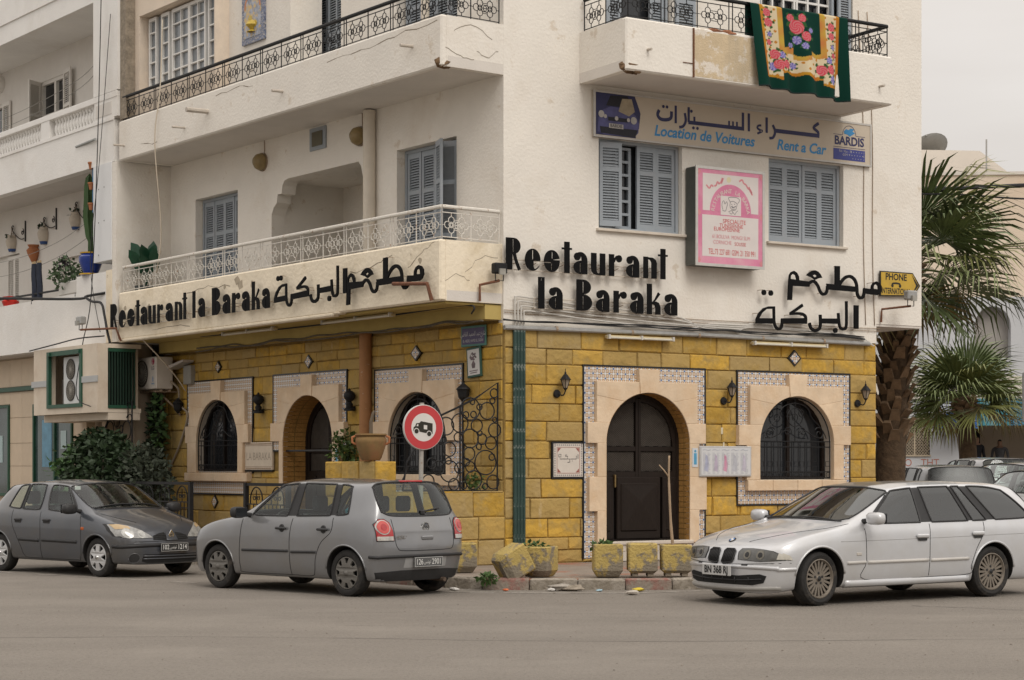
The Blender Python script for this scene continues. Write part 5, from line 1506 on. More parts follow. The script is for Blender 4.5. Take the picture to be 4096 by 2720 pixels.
    for sg in (1, -1):
        def pl(pts): return [(sg*p[0], p[1]) for p in pts][::(1 if sg > 0 else -1)]
        # kidney grille
        kd = [(.035, .50), (.045, .625), (.07, .648), (.19, .648), (.225, .625), (.225, .53), (.20, .50), (.06, .485)]
        g = car.patch(pl(kd), 'F', m_seam, 'kidney_grille', off=.008, step=.03)
        car.line(pl(kd + [kd[0]]), 'F', .010, m_trim, 'grille_surround', off=.010, dens=1, parent=g)
        for i in range(6): car.line(pl([(.062 + i*.026, .50), (.064 + i*.027, .64)]), 'F', .004, m_trim, 'grille_bar', off=.014, dens=2, parent=g)
        lamp = [(.29, .53), (.27, .62), (.30, .66), (.45, .665), (.62, .655), (.74, .64), (.82, .60), (.86, .535), (.6, .515)]
        b = car.patch(pl(lamp), 'F', m_trim, 'headlight', off=.004, step=.035, lim=(-1, .55))
        k = lambda f, pts, cx=.55, cz=.59: [(cx + (p[0]-cx)*f, cz + (p[1]-cz)*f) for p in pts]
        car.patch(pl(k(.94, lamp)), 'F', mat('smoky_lens', (.10, .10, .095), .2, .2, 12, spec=.4, coat=.15), 'lamp_lens', off=.008, step=.035, parent=b, lim=(-1, .55))
        for y in (.42, .60):
            car.patch(pl(circ(y, .59, .052, 16)), 'F', mat('lamp_glint', (.17, .16, .135), .2, .2, 20, metal=.5), 'lamp_bowl', off=.012, step=.025, parent=b)
            car.patch(pl(circ(y, .59, .028, 12)), 'F', m_trim, 'lamp_pupil', off=.016, step=.02, parent=b)
        car.patch(pl([(.78, .545), (.855, .545), (.83, .595), (.79, .62)]), 'F', mat('pale_lens', (.5, .48, .42), .2, .1, 30, coat=.5), 'indicator_lens', off=.012, step=.03, parent=b, lim=(-1, .55))
        dd = 'R' if sg > 0 else 'L'
        car.patch([(.27, .54), (.39, .54), (.36, .585), (.28, .62)], dd, mat('pale_lens', (.5, .48, .42), .2, .1, 30, coat=.5), 'side_lens', off=.006, step=.03, parent=b)
        car.line(pl([(.36, .472), (.44, .472)]), 'F', .012, m_trim, 'washer_jet', off=.004, dens=2)
    # bumper band, intake, bonnet roundel
    car.line([(-.80, .44), (-.6, .45), (0, .455), (.6, .45), (.80, .44)], 'F', .030, pnt, 'bumper_band', off=-.010, dens=8)
    for dd in 'LR': car.line([(.22, .43), (.34, .433), (.44, .435)], dd, .026, pnt, 'bumper_band', off=-.008)
    car.line([(-.86, .505), (0, .475), (.86, .505)], 'F', .004, m_seam, off=.0, dens=10)
    it = car.patch([(-.68, .355), (-.60, .375), (-.3, .35), (.3, .35), (.60, .375), (.68, .355), (.64, .275), (.5, .245), (-.5, .245), (-.64, .275)], 'F', m_seam, 'air_intake', off=.006, step=.05)
    car.line([(-.62, .318), (-.3, .30), (.3, .30), (.62, .318)], 'F', .008, m_trim, 'intake_bar', off=.008, dens=6, parent=it)
    for y in (-.45, -.25, -.05, .15, .35): car.line([(y, .27), (y, .335)], 'F', .007, m_trim, 'intake_slat', off=.008, dens=2, parent=it)
    car.line([(-.78, .215), (-.4, .20), (0, .195), (.4, .20), (.78, .215)], 'F', .035, mat('dusty_lip', (.34, .33, .31), .4, .1, 6), 'lip', off=-.015, dens=8)
    h, nn = car.hit(x=.22, y=0, d='T')
    bq = MB().lathe([(0, 0), (.045, 0), (.047, -.006)], 20).build('roundel', m_trim, car.root, h + nn*.012, rot=(0, rad(-28), 0))
    for q in range(4): MB().lathe([(0, .001), (.034, .001)], 5, a0=q*PI/2, a1=(q+1)*PI/2).build('roundel_quarter', mat('roundel_blue', (.05, .16, .42), .3, .05, 9) if q % 2 else m_white, bq)
    for sg in (1, -1): car.line([(.22, sg*.30), (.45, sg*.50), (.9, sg*.72), (1.3, sg*.80)], 'T', .004, m_seam)
    for y0, y1 in ((-.70, -.05), (-.1, .60)):
        P_ = []
        for t in range(7):
            yy = y0 + (y1 - y0)*t/6
            h, nn = car.hit(x=1.17 + .16*abs(yy), y=yy, d='T'); P_.append(h + nn*.012)
        MB().tube(P_, .009, 5).build('wiper', m_trim, car.root)
    for sg in (-1, 1): car.mirror(1.52, .97, sg, pnt, sz=(.11, .125, .075))
    h, nn = car.hit(y=0, z=.41, d='F')
    car.plate(h.x - .045, .405, 'F', .52, .125, mat('plate_pale', (.50, .50, .49), .4, .05, 9), mat('plate_dark_ink', (.02, .02, .02), .5, .05, 9), [('BN 368 RJ', 0, .118, .86, .003)])
    # tail lamps
    for sg in (1, -1): car.patch([(sg*.80, .66), (sg*.62, .66), (sg*.62, .86), (sg*.80, .86)][::(1 if sg < 0 else -1)], 'B', m_red, 'tail_light', off=.006, step=.05)
estate()
# ------------------------------------------------------------------ raised letter signs
m_letter = mat('black_letter', (.006, .006, .0065), .75, .3, 14, spec=.12)
m_bracket = mat('rusty_bracket', (.32, .24, .17), .8, .3, 20)
def glyphs():
    E = lambda cx, cz, rx, rz, a0, a1, n=14: arc(cx, cz, rx, rz, a0, a1, n)
    G = {}
    G['R'] = (.25, [(rect(0, .105, 0, .475), []), ([(.106, .475)] + E(.125, .355, .115, .12, 90, -90) + [(.106, .235)], [rect(.113, .125, .26, .455)]), (ribbon([(.135, .25), (.17, .13), (.225, 0)], [.05, .045, .05]), [])])
    G['e'] = (.274, [(E(.137, .167, .137, .167, 0, 332, 26) + [(.215, .05), (.185, .03), (.165, .035), (.152, .06), (.150, .152), (.27, .152)], [rect(.128, .146, .172, .31)])])
    G['s'] = (.282, [(E(.141, .167, .141, .167, 14, 186, 16) + [(.131, .150), (.131, .03), (.147, .03), (.147, .150)][:0] + E(.141, .167, .141, .167, 187, 187, 1)[:1] + [(.128, .150), (.128, .135), (.006, .135)] + E(.141, .167, .141, .167, 194, 366, 16) + [(.154, .184), (.154, .30), (.138, .30), (.138, .205), (.278, .205)], [rect(.126, .142, .032, .128)])])
    G['t'] = (.18, [(rect(.045, .14, 0, .475), []), (rect(0, .0449, .355, .385), []), (rect(.1401, .18, .355, .385), [])])
    G['a'] = (.25, [(E(.125, .205, .125, .13, 0, 118) + [(.075, .305), (.115, .30), (.142, .26), (.148, .20), (.148, 0), (.25, 0)], []), (circ(.068, .262, .060, 18), []), ([(.147, .01)] + [(.147, .205)] + E(.147, .10, .147, .105, 100, 262)[0:], [rect(.112, .13, .03, .165)])])
    G['u'] = (.262, [([(0, .335), (.1, .335), (.1, .07), (.112, .035), (.14, .025), (.162, .04), (.162, .335), (.262, .335), (.262, 0), (.11, 0), (.05, .012), (.012, .05), (0, .1)], [])])
    G['r'] = (.245, [(rect(0, .096, 0, .335), []), (circ(.188, .272, .056, 18), []), (ribbon([(.097, .215), (.115, .27), (.15, .305)], [.02, .03, .035]), [])])
    G['n'] = (.256, [(rect(0, .09, 0, .335), []), ([(.0901, .30), (.13, .285), (.153, .25), (.155, 0), (.256, 0), (.256, .24), (.238, .29), (.18, .325), (.0901, .328)], [])])
    G['l'] = (.116, [(rect(0, .112, 0, .475), [rect(.05, .062, .42, .455)])])
    G['B'] = (.285, [(rect(0, .10, 0, .475), []), ([(.1001, .475)] + E(.12, .362, .145, .113, 90, -90) + [(.1001, .25)], [rect(.112, .13, .275, .44)]), ([(.1001, .249)] + E(.13, .125, .155, .124, 90, -90) + [(.1001, .001)], [rect(.112, .13, .03, .22)])])
    G['k'] = (.262, [(rect(0, .095, 0, .475), []), (ribbon([(.0955, .165), (.16, .23), (.235, .335)], [.02, .03, .05]), []), ([(.0951, .19), (.17, .205), (.225, .185), (.258, .13), (.262, 0), (.163, 0), (.163, .10), (.145, .15), (.0951, .165)], [])])
    return G
GLY = glyphs()
def letter(root, ch, x, z0, y, sx=1.0, th=.014):
    o = MB(); w_ = GLY[ch][0]
    for i, (pl, hl) in enumerate(GLY[ch][1]):
        f = lambda p: (x + p[0]*sx, z0 + p[1])
        o.prism([f(p) for p in pl], y - .0004*i, y + th, [[f(p) for p in h] for h in hl])
    ob = o.build('letter', m_letter, root)
    mb = MB()
    for fx in (.2, .75): mb.tube([(x + w_*sx*fx, y + th, z0 + .12), (x + w_*sx*fx, y + .13, z0 + .10)], .006, 4)
    mb.build('letter_bracket', m_bracket, ob)
def word(root, items, z0, y):
    for ch, x, x1 in items: letter(root, ch, x, z0, y, (x1 - x)/GLY[ch][0])
def sign_frame(root, u0, u1, zs, y):
    mb = MB()
    for z in zs: mb.tube([(u0, y, z), (u1, y, z)], .010, 5)
    for u in (u0, (u0 + u1)/2, u1): mb.tube([(u, y, zs[0]), (u, y, zs[-1])], .008, 4); mb.tube([(u, y, zs[0]), (u, y + .06, zs[0] - .01)], .008, 4)
    return mb.build('sign_frame', mat('cream_painted_bar', (.58, .52, .44), .7, .1, 8), root)
s1 = fthing('R', 'restaurant_lettering', 'black raised latin letters reading Restaurant la Baraka on the white right-hand face', 'sign', 0, 0, 0)
word(s1, [('R', -.04, .225), ('e', .294, .568), ('s', .632, .914), ('t', .953, 1.135), ('a', 1.166, 1.418), ('u', 1.488, 1.75), ('r', 1.82, 2.065), ('a', 2.142, 2.389), ('n', 2.47, 2.726), ('t', 2.753, 2.936)], 4.538, -.14)
word(s1, [('l', .529, .645), ('a', .719, .967), ('B', 1.22, 1.504), ('a', 1.579, 1.827), ('r', 1.906, 2.153), ('a', 2.218, 2.47), ('k', 2.538, 2.799), ('a', 2.873, 3.126)], 3.98, -.14)
sign_frame(s1, -.02, 2.8, (4.55, 4.70), -.06); sign_frame(s1, .5, 2.95, (3.99, 4.14), -.06)
s2 = fthing('L', 'restaurant_lettering', 'black raised latin letters on the lower balcony of the left-hand face', 'sign', 0, 0, 0)
word(s2, [('R', -10.958, -10.67), ('e', -10.584, -10.292), ('s', -10.222, -9.92), ('t', -9.874, -9.677), ('a', -9.655, -9.387), ('u', -9.329, -9.039), ('r', -8.964, -8.732), ('a', -8.623, -8.351), ('n', -8.257, -7.98), ('t', -7.968, -7.792), ('l', -7.576, -7.469), ('a', -7.358, -7.114), ('B', -6.845, -6.543), ('a', -6.457, -6.192), ('r', -6.119, -5.84), ('a', -5.771, -5.512), ('k', -5.426, -5.163), ('a', -5.079, -4.825)], 4.238, -1.25)
sign_frame(s2, -10.9, -7.9, (4.26, 4.40), -1.18); sign_frame(s2, -7.5, -4.9, (4.26, 4.40), -1.18)
AR1 = [  # the word for restaurant
  ([(5.371, 4.33), (5.463, 4.334), (5.475, 4.569), (5.829, 4.569), (5.862, 4.655), (5.615, 4.668), (5.608, 4.73), (5.57, 4.785), (5.505, 4.815), (5.44, 4.79), (5.405, 4.74), (5.393, 4.66)], [[(5.431, 4.679), (5.436, 4.735), (5.482, 4.765), (5.535, 4.748), (5.563, 4.673)]]),
  ([(5.771, 4.759), (5.84, 4.815), (5.90, 4.838), (5.957, 4.848), (6.02, 4.83), (6.075, 4.785), (6.11, 4.732), (6.03, 4.72), (5.957, 4.690), (5.89, 4.725)], [[(5.90, 4.757), (5.955, 4.782), (6.0, 4.757), (5.955, 4.727)]]),
  (ribbon(smoothline([(5.835, 4.63), (5.90, 4.665), (5.957, 4.655), (6.02, 4.595), (6.06, 4.52), (6.10, 4.475), (6.145, 4.462), (6.20, 4.49), (6.222, 4.55), (6.225, 4.605)], 4), .048), []),
  ([(6.204, 4.642), (6.883, 4.622), (6.847, 4.534), (6.239, 4.544)], []), ([(6.388, 4.945), (6.495, 4.947), (6.489, 4.62), (6.388, 4.62)], []),
  (ribbon(smoothline([(6.47, 4.62), (6.56, 4.72), (6.643, 4.775), (6.739, 4.785), (6.82, 4.74), (6.862, 4.67), (6.876, 4.58), (6.885, 4.50), (6.92, 4.45), (6.956, 4.44), (7.01, 4.46), (7.035, 4.53), (7.038, 4.59)], 4), .052), []),
  ([(7.02, 4.611), (7.186, 4.597), (7.195, 4.66), (7.235, 4.71), (7.308, 4.735), (7.375, 4.71), (7.422, 4.66), (7.431, 4.59), (7.39, 4.53), (7.321, 4.502), (7.03, 4.517)], [[(7.235, 4.608), (7.25, 4.668), (7.308, 4.690), (7.345, 4.655), (7.35, 4.600)]])]
AR2 = [  # the restaurant's name
  ([(4.707, 3.922), (4.707, 3.99), (4.76, 4.09), (4.86, 4.175), (4.97, 4.209), (5.104, 4.215), (5.109, 3.94), (5.07, 3.932)], [[(4.775, 4.01), (4.84, 4.10), (4.93, 4.165), (5.06, 4.172), (5.064, 4.02)]]),
  (ribbon(smoothline([(5.085, 4.0), (5.10, 3.92), (5.14, 3.865), (5.184, 3.85), (5.235, 3.875), (5.255, 3.94), (5.258, 4.01)], 4), .046), []),
  ([(5.24, 4.027), (5.782, 4.054), (5.782, 3.956), (5.24, 3.939)], []),
  (ribbon([(5.69, 4.262), (5.55, 4.18), (5.42, 4.108)], [.05, .045, .04]), []), (ribbon(smoothline([(5.42, 4.108), (5.60, 4.12), (5.70, 4.11), (5.755, 4.07), (5.76, 4.0)], 4), .045), []),
  (ribbon(smoothline([(5.835, 3.975), (5.865, 3.90), (5.92, 3.862), (5.981, 3.858), (6.05, 3.89), (6.074, 3.96), (6.07, 4.12)], 4), .05), []),
  ([(6.06, 4.058), (6.464, 4.073), (6.476, 3.983), (6.06, 3.977)], []),
  (ribbon(smoothline([(6.462, 4.165), (6.48, 4.0), (6.51, 3.92), (6.57, 3.90), (6.63, 3.93), (6.643, 4.05), (6.64, 4.37)], 4), .044), []),
  (rect(6.808, 6.905, 3.92, 4.31), []),
  (circ(6.398, 3.872, .043, 16), [])]
DOTS = [(4.876, 4.43), (5.02, 4.428)]
def arabic(root, polys, y, tf, names='letter_stroke'):
    for i, (pl, hl) in enumerate(polys):
        o = MB().prism([tf(p) for p in pl], y - .0005*i, y + .025, [[tf(p) for p in h] for h in hl]).build(names, m_letter, root)
        c = pl[len(pl)//3]; c = tf(c)
        MB().tube([(c[0], y + .02, c[1]), (c[0] - .02, y + .15, c[1])], .006, 4).build('letter_bracket', m_bracket, o)
idt = lambda p: p
s3 = fthing('R', 'arabic_lettering', 'black raised arabic letters in two lines below the right-hand window', 'sign', 0, 0, 0)
arabic(s3, AR1, -.14, idt); arabic(s3, AR2, -.14, idt); arabic(s3, [(circ(a, b, .045, 14), []) for a, b in DOTS], -.14, idt)
s4 = fthing('L', 'arabic_lettering', 'black raised arabic letters in one line on the lower balcony', 'sign', 0, 0, 0)
arabic(s4, AR1, -1.25, lambda p: (-2.43 + (p[0] - 5.371)*1.04, p[1] - .215 + (p[0] - 5.371)*.026))
arabic(s4, AR2, -1.25, lambda p: (-4.681 + (p[0] - 4.707)*1.03, p[1] + .385))
arabic(s4, [(circ(a, .0, .042, 14), []) for a in (-4.56, -4.46)], -1.25, lambda p: (p[0], p[1] + 4.70))

# ------------------------------------------------------------------ car hire banner
cr_ = mat('banner_cream', (.53, .46, .37), .5, .04, 3)
navy = mat('navy_print', (.030, .032, .10), .5, .15, 6); cyan = mat('blue_print', (.045, .25, .52), .5, .05, 6); metalf = mat('banner_metal_frame', (.50, .48, .45), .5, .08, 6)
b1 = fthing('R', 'car_hire_banner', 'long cream car hire signboard with a photo of a blue car, under the upper balcony', 'sign', 0, 0, 0)
u0, u1, z0, z1 = 1.585, 7.27, 6.672, 7.392
MB().box(u0, u1, -.055, -.01, z0, z1).build('board', cr_, b1)
MB().prism(rect(u0, u1, z0, z1), -.064, -.03, [rect(u0 + .035, u1 - .035, z0 + .03, z1 - .03)]).build('frame', metalf, b1)
y = -.0565
pan = MB().prism([(1.63, 6.712), (2.38, 6.712), (2.38, 6.83), (2.44, 6.86), (2.47, 7.10), (2.44, 7.18), (2.36, 7.36), (1.63, 7.36)], y - .001, y + .001, back=False).build('car_photo', navy, b1)
bodyc = mat('indigo_print', (.075, .075, .20), .4, .3, 8); sil = mat('silver_print', (.42, .40, .38), .4, .2, 12); tan = mat('tan_print', (.36, .30, .21), .5, .2, 10); blk = mat('black_print', (.012, .012, .02), .5, .2, 8)
for nm, pl, mm in (('photo_car_body', [(1.66, 6.76), (1.68, 6.98), (1.76, 7.10), (1.90, 7.16), (2.25, 7.15), (2.38, 7.06), (2.44, 6.95), (2.43, 6.80), (2.36, 6.73), (1.8, 6.72)], bodyc),
                   ('photo_windscreen', [(1.82, 7.17), (1.90, 7.33), (2.22, 7.35), (2.33, 7.17)], blk), ('photo_reflection', [(2.05, 7.10), (2.12, 7.30), (2.30, 7.31), (2.36, 7.12), (2.25, 7.04)], tan),
                   ('photo_grille', [(1.85, 7.00), (1.86, 6.94), (2.22, 6.94), (2.23, 7.00)], blk), ('photo_bumper', [(1.70, 6.84), (1.72, 6.74), (2.36, 6.72), (2.42, 6.84)], blk), ('photo_plate', [(1.87, 6.90), (1.87, 6.83), (2.14, 6.83), (2.14, 6.90)], sil)):
    y -= .0012; o = MB().prism(pl, y, y + .0008, back=False).build(nm, mm, pan)
for (a, b, r) in ((1.725, 7.03, .055), (1.80, 7.0, .03), (2.235, 6.98, .03), (2.335, 6.98, .058), (2.01, 6.985, .034)): MB().prism(circ(a, b, r, 16), y - .003, y - .002, back=False).build('photo_headlamp', sil, pan)
text('banner_text', 'BARDIS', pan, blk, (2.005, y - .004, 6.865), .07)
text('banner_text', 'Location de Voitures', b1, cyan, (3.73, -.058, 6.865), .235, (0, rad(0), 0), shear=.22, bold=.006, sx=1.0)
text('banner_text', 'Rent a Car', b1, cyan, (5.72, -.058, 6.865), .235, shear=.22, bold=.006, sx=1.0)
def rt(nm, body, cx, cz, size, root, m, **k): return text(nm, body, root, m, (cx, -.058, cz), size, **k)
# arabic print: joined strokes with the long connecting bars
P_ = lambda pts, w_: ribbon(smoothline(pts, 4), w_)
ab = MB(); yy = -.0575
strokes = [P_([(2.83, 7.20), (2.80, 7.12), (2.86, 7.06), (2.98, 7.06), (3.06, 7.10), (3.07, 7.20)], .055), rect(3.13, 3.175, 7.02, 7.30), P_([(3.33, 7.20), (3.35, 7.08), (3.30, 6.99), (3.22, 6.965)], .045), rect(3.385, 3.43, 7.06, 7.30),
  rect(3.40, 4.40, 7.03, 7.09), rect(3.50, 3.54, 7.09, 7.16)] + [rect(a, a + .035, 7.08, 7.16) for a in (4.20, 4.28, 4.36)] + [rect(4.40, 4.475, 7.03, 7.09), rect(4.476, 4.525, 7.03, 7.32), rect(4.60, 4.645, 7.03, 7.32),
  P_([(4.88, 7.15), (4.82, 7.14), (4.80, 7.10), (4.86, 7.07), (4.90, 7.06), (4.80, 7.01)], .035), rect(4.97, 5.015, 7.04, 7.29), P_([(5.12, 7.18), (5.17, 7.08), (5.13, 6.98), (5.05, 6.96)], .045), rect(5.16, 6.11, 7.06, 7.125), P_([(6.085, 7.06), (6.085, 7.15), (5.99, 7.22), (6.10, 7.30)], .05)]
for i, st in enumerate(strokes): ab.prism(st, yy - .0002*i, yy + .001, back=False)
for (a, b) in ((2.91, 7.26), (2.98, 7.26), (3.50, 6.98), (3.58, 6.98), (3.46, 7.24)): ab.prism(circ(a, b, .025, 10), yy - .005, yy, back=False)
ab.build('arabic_print', navy, b1)
lg = MB(); lg.prism(arc(6.77, 7.16, .15, .165, 0, 180, 14) + arc(6.77, 7.16, .142, .157, 180, 0, 14), -.058, -.057, back=False)
lg.prism(rect(6.42, 6.62, 7.155, 7.163), -.058, -.057, back=False).prism(rect(6.92, 7.12, 7.155, 7.163), -.058, -.057, back=False).prism(rect(6.42, 7.12, 6.948, 6.956), -.058, -.057, back=False); lg.build('logo_lines', navy, b1)
MB().prism([(6.65, 7.22), (6.70, 7.26), (6.76, 7.25), (6.80, 7.28), (6.88, 7.27), (6.84, 7.23), (6.90, 7.21), (6.85, 7.18), (6.78, 7.14), (6.73, 7.17), (6.66, 7.18)], -.058, -.057, back=False).build('logo_emblem', cyan, b1)
rt('banner_text', 'BARDIS', 6.77, 7.055, .20, b1, navy, bold=.006)
ph = MB().prism(rect(6.42, 7.12, 6.74, 6.925), -.0585, -.057, back=False).build('phone_panel', mat('royal_blue_print', (.05, .06, .24), .5, .05, 6), b1)
for bd, xx, zz in (('Tél / Fax : 73', 6.68, 6.885), ('GSM: 9', 6.70, 6.83)): text('banner_text', bd, ph, sil, (xx, -.0595, zz), .055, shear=.2)
for xx, zz in ((7.09, 6.885), (7.09, 6.83), (7.09, 6.775)): text('banner_text', '1' if zz != 6.83 else '5', ph, sil, (xx, -.0595, zz), .055, shear=.2)
for k in range(14): MB().prism(ribbon([(6.80 + .02*k, 6.885 - .0555*(k % 3)), (6.815 + .02*k, 6.888 - .0555*(k % 3))], .012), -.0597, -.0588, back=False).build('worn_print', sil, ph)

# ------------------------------------------------------------------ pink light-box sign with the chef
pk = mat('pink_print', (.62, .20, .33), .5, .10, 2.5, dirt=(.70, .42, .47), dscale=1.5, dpos=(.45, .8)); pw = mat('sign_white', (.66, .61, .59), .4, .04, 3); rd = mat('red_print', (.55, .06, .07), .5, .1, 8); rdl = mat('faded_red_print', (.62, .24, .27), .5, .1, 8)
dk = mat('dark_metal_box', (.10, .105, .095), .5, .15, 6, metal=.3)
p1 = fthing('R', 'restaurant_light_box', 'pink and white light-box sign with a chef drawing and phone numbers between two shuttered windows', 'sign', 3.37, .0, 4.785)
Wd, Hd, D_ = 1.37, 1.555, .30
MB().box(0, Wd, -D_ + .012, -.02, 0, Hd, bev=.012).build('case', dk, p1)
MB().prism(rect(-.01, Wd + .01, -.01, Hd + .01), -D_ - .005, -D_ + .011, [rect(.035, Wd - .035, .035, Hd - .035)]).build('case_rim', mat('bare_metal_rim', (.55, .54, .51), .4, .1, 8, metal=.4), p1)
pl_ = MB().box(.0, Wd, -D_ + .002, -D_ + .0119, .0, Hd).build('panel', pk, p1)
yp = -D_ + .0012
def flatp(poly, m, nm, k=1, holes=(), parent=None):
    return MB().prism(poly, yp - .001*k, yp - .001*k + .0008, holes, back=False).build(nm, m, parent or pl_)
flatp(rect(.12, Wd - .12, .145, .80), pw, 'white_field')
ax, az = Wd/2, .865
flatp([(.13, .868), (Wd - .12, .868), (Wd - .12, 1.455), (.13, 1.455)], pw, 'white_field')
flatp([(.27, .867)] + arc(ax, .867, .415, .44, 180, 0, 24), pk, 'pink_arch', 2)
flatp(rect(.485, .895, .815, 1.12), pw, 'chef_field', 3)
for a, b in ((.06, .08), (Wd - .06, .08), (.06, .83), (Wd - .06, .83), (.06, Hd - .08), (Wd - .06, Hd - .08)): flatp([(a, b - .055), (a + .04, b), (a, b + .055), (a - .04, b)], rdl, 'corner_diamond', 2)
def arc_text(body, cx, cz, r, a0, a1, size, m, parent, yv, nm='arched_lettering'):
    mb = MB()
    for i, ch in enumerate(body):
        if ch == ' ': continue
        a = rad(a0 + (a1 - a0)*i/(len(body) - 1)); me = text_mesh(ch, size); t = a - PI/2
        vs = [(cx + r*math.cos(a) + v.co.x*math.cos(t) - v.co.z*math.sin(t), yv, cz + r*math.sin(a) + v.co.x*math.sin(t) + v.co.z*math.cos(t)) for v in me.vertices]
        mb.add(vs, [tuple(p.vertices) for p in me.polygons]); bpy.data.meshes.remove(me)
    return mb.build(nm, m, parent, kind='stuff')
arc_text('RESTAURANT LA BARKA', ax, .84, .355, 172, 8, .095, mat('pale_print', (.68, .60, .55), .5, .05, 6), pl_, yp - .0045)
ink = mat('grey_ink', (.16, .15, .16), .6, .1, 8)
ch = MB()
def ln(pts, w_=.008, n=4): ch.prism(ribbon(smoothline(pts, n), w_), yp - .0052, yp - .0045, back=False)
ln([(.68, 1.02), (.655, 1.06), (.64, 1.09), (.67, 1.105), (.72, 1.11), (.80, 1.11), (.86, 1.08), (.85, 1.04), (.83, 1.02)]); ln([(.67, 1.03), (.74, 1.045), (.82, 1.01)]); ln([(.68, 1.02), (.67, .97), (.69, .93), (.74, .90), (.79, .92), (.81, .98), (.82, 1.01)])
ln([(.70, .965), (.73, .945), (.77, .96), (.79, .97)], .014); ln([(.70, .995), (.715, .995)], .012); ln([(.755, 1.0), (.77, 1.0)], .012); ln([(.72, .975), (.715, .955), (.735, .955)]); ln([(.72, .925), (.75, .918), (.775, .93)])
ln([(.64, .87), (.70, .895), (.73, .87), (.77, .84), (.80, .88), (.83, .90)]); ln([(.73, .87), (.70, .84), (.66, .86)]); ln([(.52, .89), (.58, .88), (.60, .93), (.62, .99), (.60, 1.03), (.57, .99), (.55, 1.04), (.52, 1.02), (.51, .96), (.53, .90)])
ch.build('chef_drawing', ink, pl_)
def ptxt(body, x, z, sz, m, **k): text('sign_text', body, pl_, m, (x, yp - .0035, z), sz, **k)
ptxt('SPECIALITE', .76, .715, .095, rd); ptxt('TUNISIENNE', .70, .645, .085, rd); ptxt('EUROPEENNE', .61, .585, .085, rd)
ptxt('61.BOULVA  MONGI SLIM', .70, .465, .085, rdl, sx=.80); ptxt('CORNICHE', .52, .375, .085, rdl, sx=.85); ptxt('SOUSSE', .88, .365, .08, rd, sx=.85); ptxt('TEL:73 227 681 GSM: 21 350 991', .72, .22, .125, rd, sx=.56)
for pts in ([(.20, 1.27), (.26, 1.22), (.30, 1.27), (.34, 1.25)], [(.36, 1.26), (.40, 1.28), (.42, 1.33), (.45, 1.31)], [(.44, 1.30), (.49, 1.33), (.52, 1.40)], [(.50, 1.31), (.54, 1.40)], [(.86, 1.37), (.92, 1.40), (.95, 1.35), (1.0, 1.33)], [(1.0, 1.33), (1.04, 1.27), (1.08, 1.26), (1.12, 1.20)], [(1.06, 1.30), (1.08, 1.24), (1.13, 1.17)]):
    flatp(ribbon(smoothline(pts, 3), .028), rdl, 'arabic_print', 2)
flatp(circ(.65, 1.38, .045, 14), mat('pale_yellow', (.66, .60, .40), .5, .05, 5), 'faded_dot', 2)

# ------------------------------------------------------------------ small signs
yl = mat('yellow_sign', (.52, .34, .045), .5, .08, 5, dirt=(.40, .27, .06), dscale=4)
bs = mat('sign_black', (.02, .018, .012), .5, .1, 9)
t_ = fthing('R', 'telephone_sign', 'yellow arrow-shaped sign reading phone international at the right end of the white wall', 'sign', 7.46, .0, 4.50)
ar_ = [(0, 0), (.765, .03), (.925, .215), (.75, .43), (0, .43)]
MB().prism(ar_, -.06, -.035).build('board', bs, t_)
MB().prism([(.02, .02), (.755, .05), (.885, .215), (.74, .41), (.02, .41)], -.064, -.0601, back=False).build('yellow_face', yl, t_)
MB().prism(ribbon([(.72, .40), (.85, .215), (.73, .06)], [.0, .06, .0]), -.0665, -.0645, back=False).build('arrow_mark', bs, t_)
text('sign_text', 'PHONE', t_, bs, (.36, -.066, .335), .155, bold=.004, sx=.95); text('sign_text', 'INTERNATIONAL', t_, bs, (.36, -.066, .095), .135, bold=.003, sx=.64)
hs = MB().prism(ribbon(smoothline([(.27, .195), (.28, .225), (.36, .235), (.44, .225), (.455, .195)], 4), .03), -.067, -.0645, back=False).prism(circ(.275, .19, .028, 10), -.0674, -.0671, back=False).prism(circ(.45, .19, .028, 10), -.0678, -.0675, back=False); hs.build('handset_symbol', bs, t_)
MB().box(.1, .14, -.035, 0, .1, .3).box(.6, .64, -.035, 0, .1, .3).build('wall_bracket', m_bracket, t_)
t_ = fthing('L', 'street_name_sign', 'purple enamel street name plate with green rim high on the left face near the corner', 'sign', -1.03, 0, 3.435)
gr = mat('green_enamel', (.06, .18, .15), .4, .1, 6); pu = mat('purple_enamel', (.055, .04, .12), .4, .1, 6)
MB().box(0, .65, -.05, -.03, 0, .315, bev=.006).build('rim', gr, t_); MB().box(.035, .615, -.054, -.0501, .035, .28).build('panel', pu, t_)
wi = mat('sign_white_ink', (.55, .55, .55), .5, .05, 9)
text('sign_text', 'By. ABDEL HAMID EL CADHI', t_, wi, (.325, -.0555, .085), .062, sx=.68)
text('sign_text', '\ufef2\ufebf\ufe8e\ufed8\ufedf\ufe8d \ufeaa\ufef4\ufee4\ufea4\ufedf\ufe8d \ufeaa\ufe92\ufecb \ufec9\ufead\ufe8e\ufeb7', t_, wi, (.325, -.0555, .19), .095, sx=.72)
t_ = fthing('L', 'tile_plaque', 'tilted green framed tile picture of a vase hung under the street name plate', 'plaque', -.85, 0, 2.95)
t_.rotation_euler[1] = rad(-4)
MB().box(0, .37, -.06, -.03, 0, .46, bev=.008).build('frame', mat('dark_green_frame', (.02, .07, .05), .5, .1, 6), t_); MB().box(.035, .335, -.064, -.0601, .035, .425).build('tile_face', mat('white_tile', (.55, .54, .53), .3, .06, 6), t_)
fl = MB(); r_ = random.Random(3)
for k in range(34):
    a = r_.uniform(.4, 2.75); rr = r_.uniform(.02, .12); fl.prism(circ(.185 + rr*math.cos(a)*.8, .25 + rr*math.sin(a)*1.1, r_.uniform(.008, .02), 7), -.066 - k*.00002, -.0645, back=False)
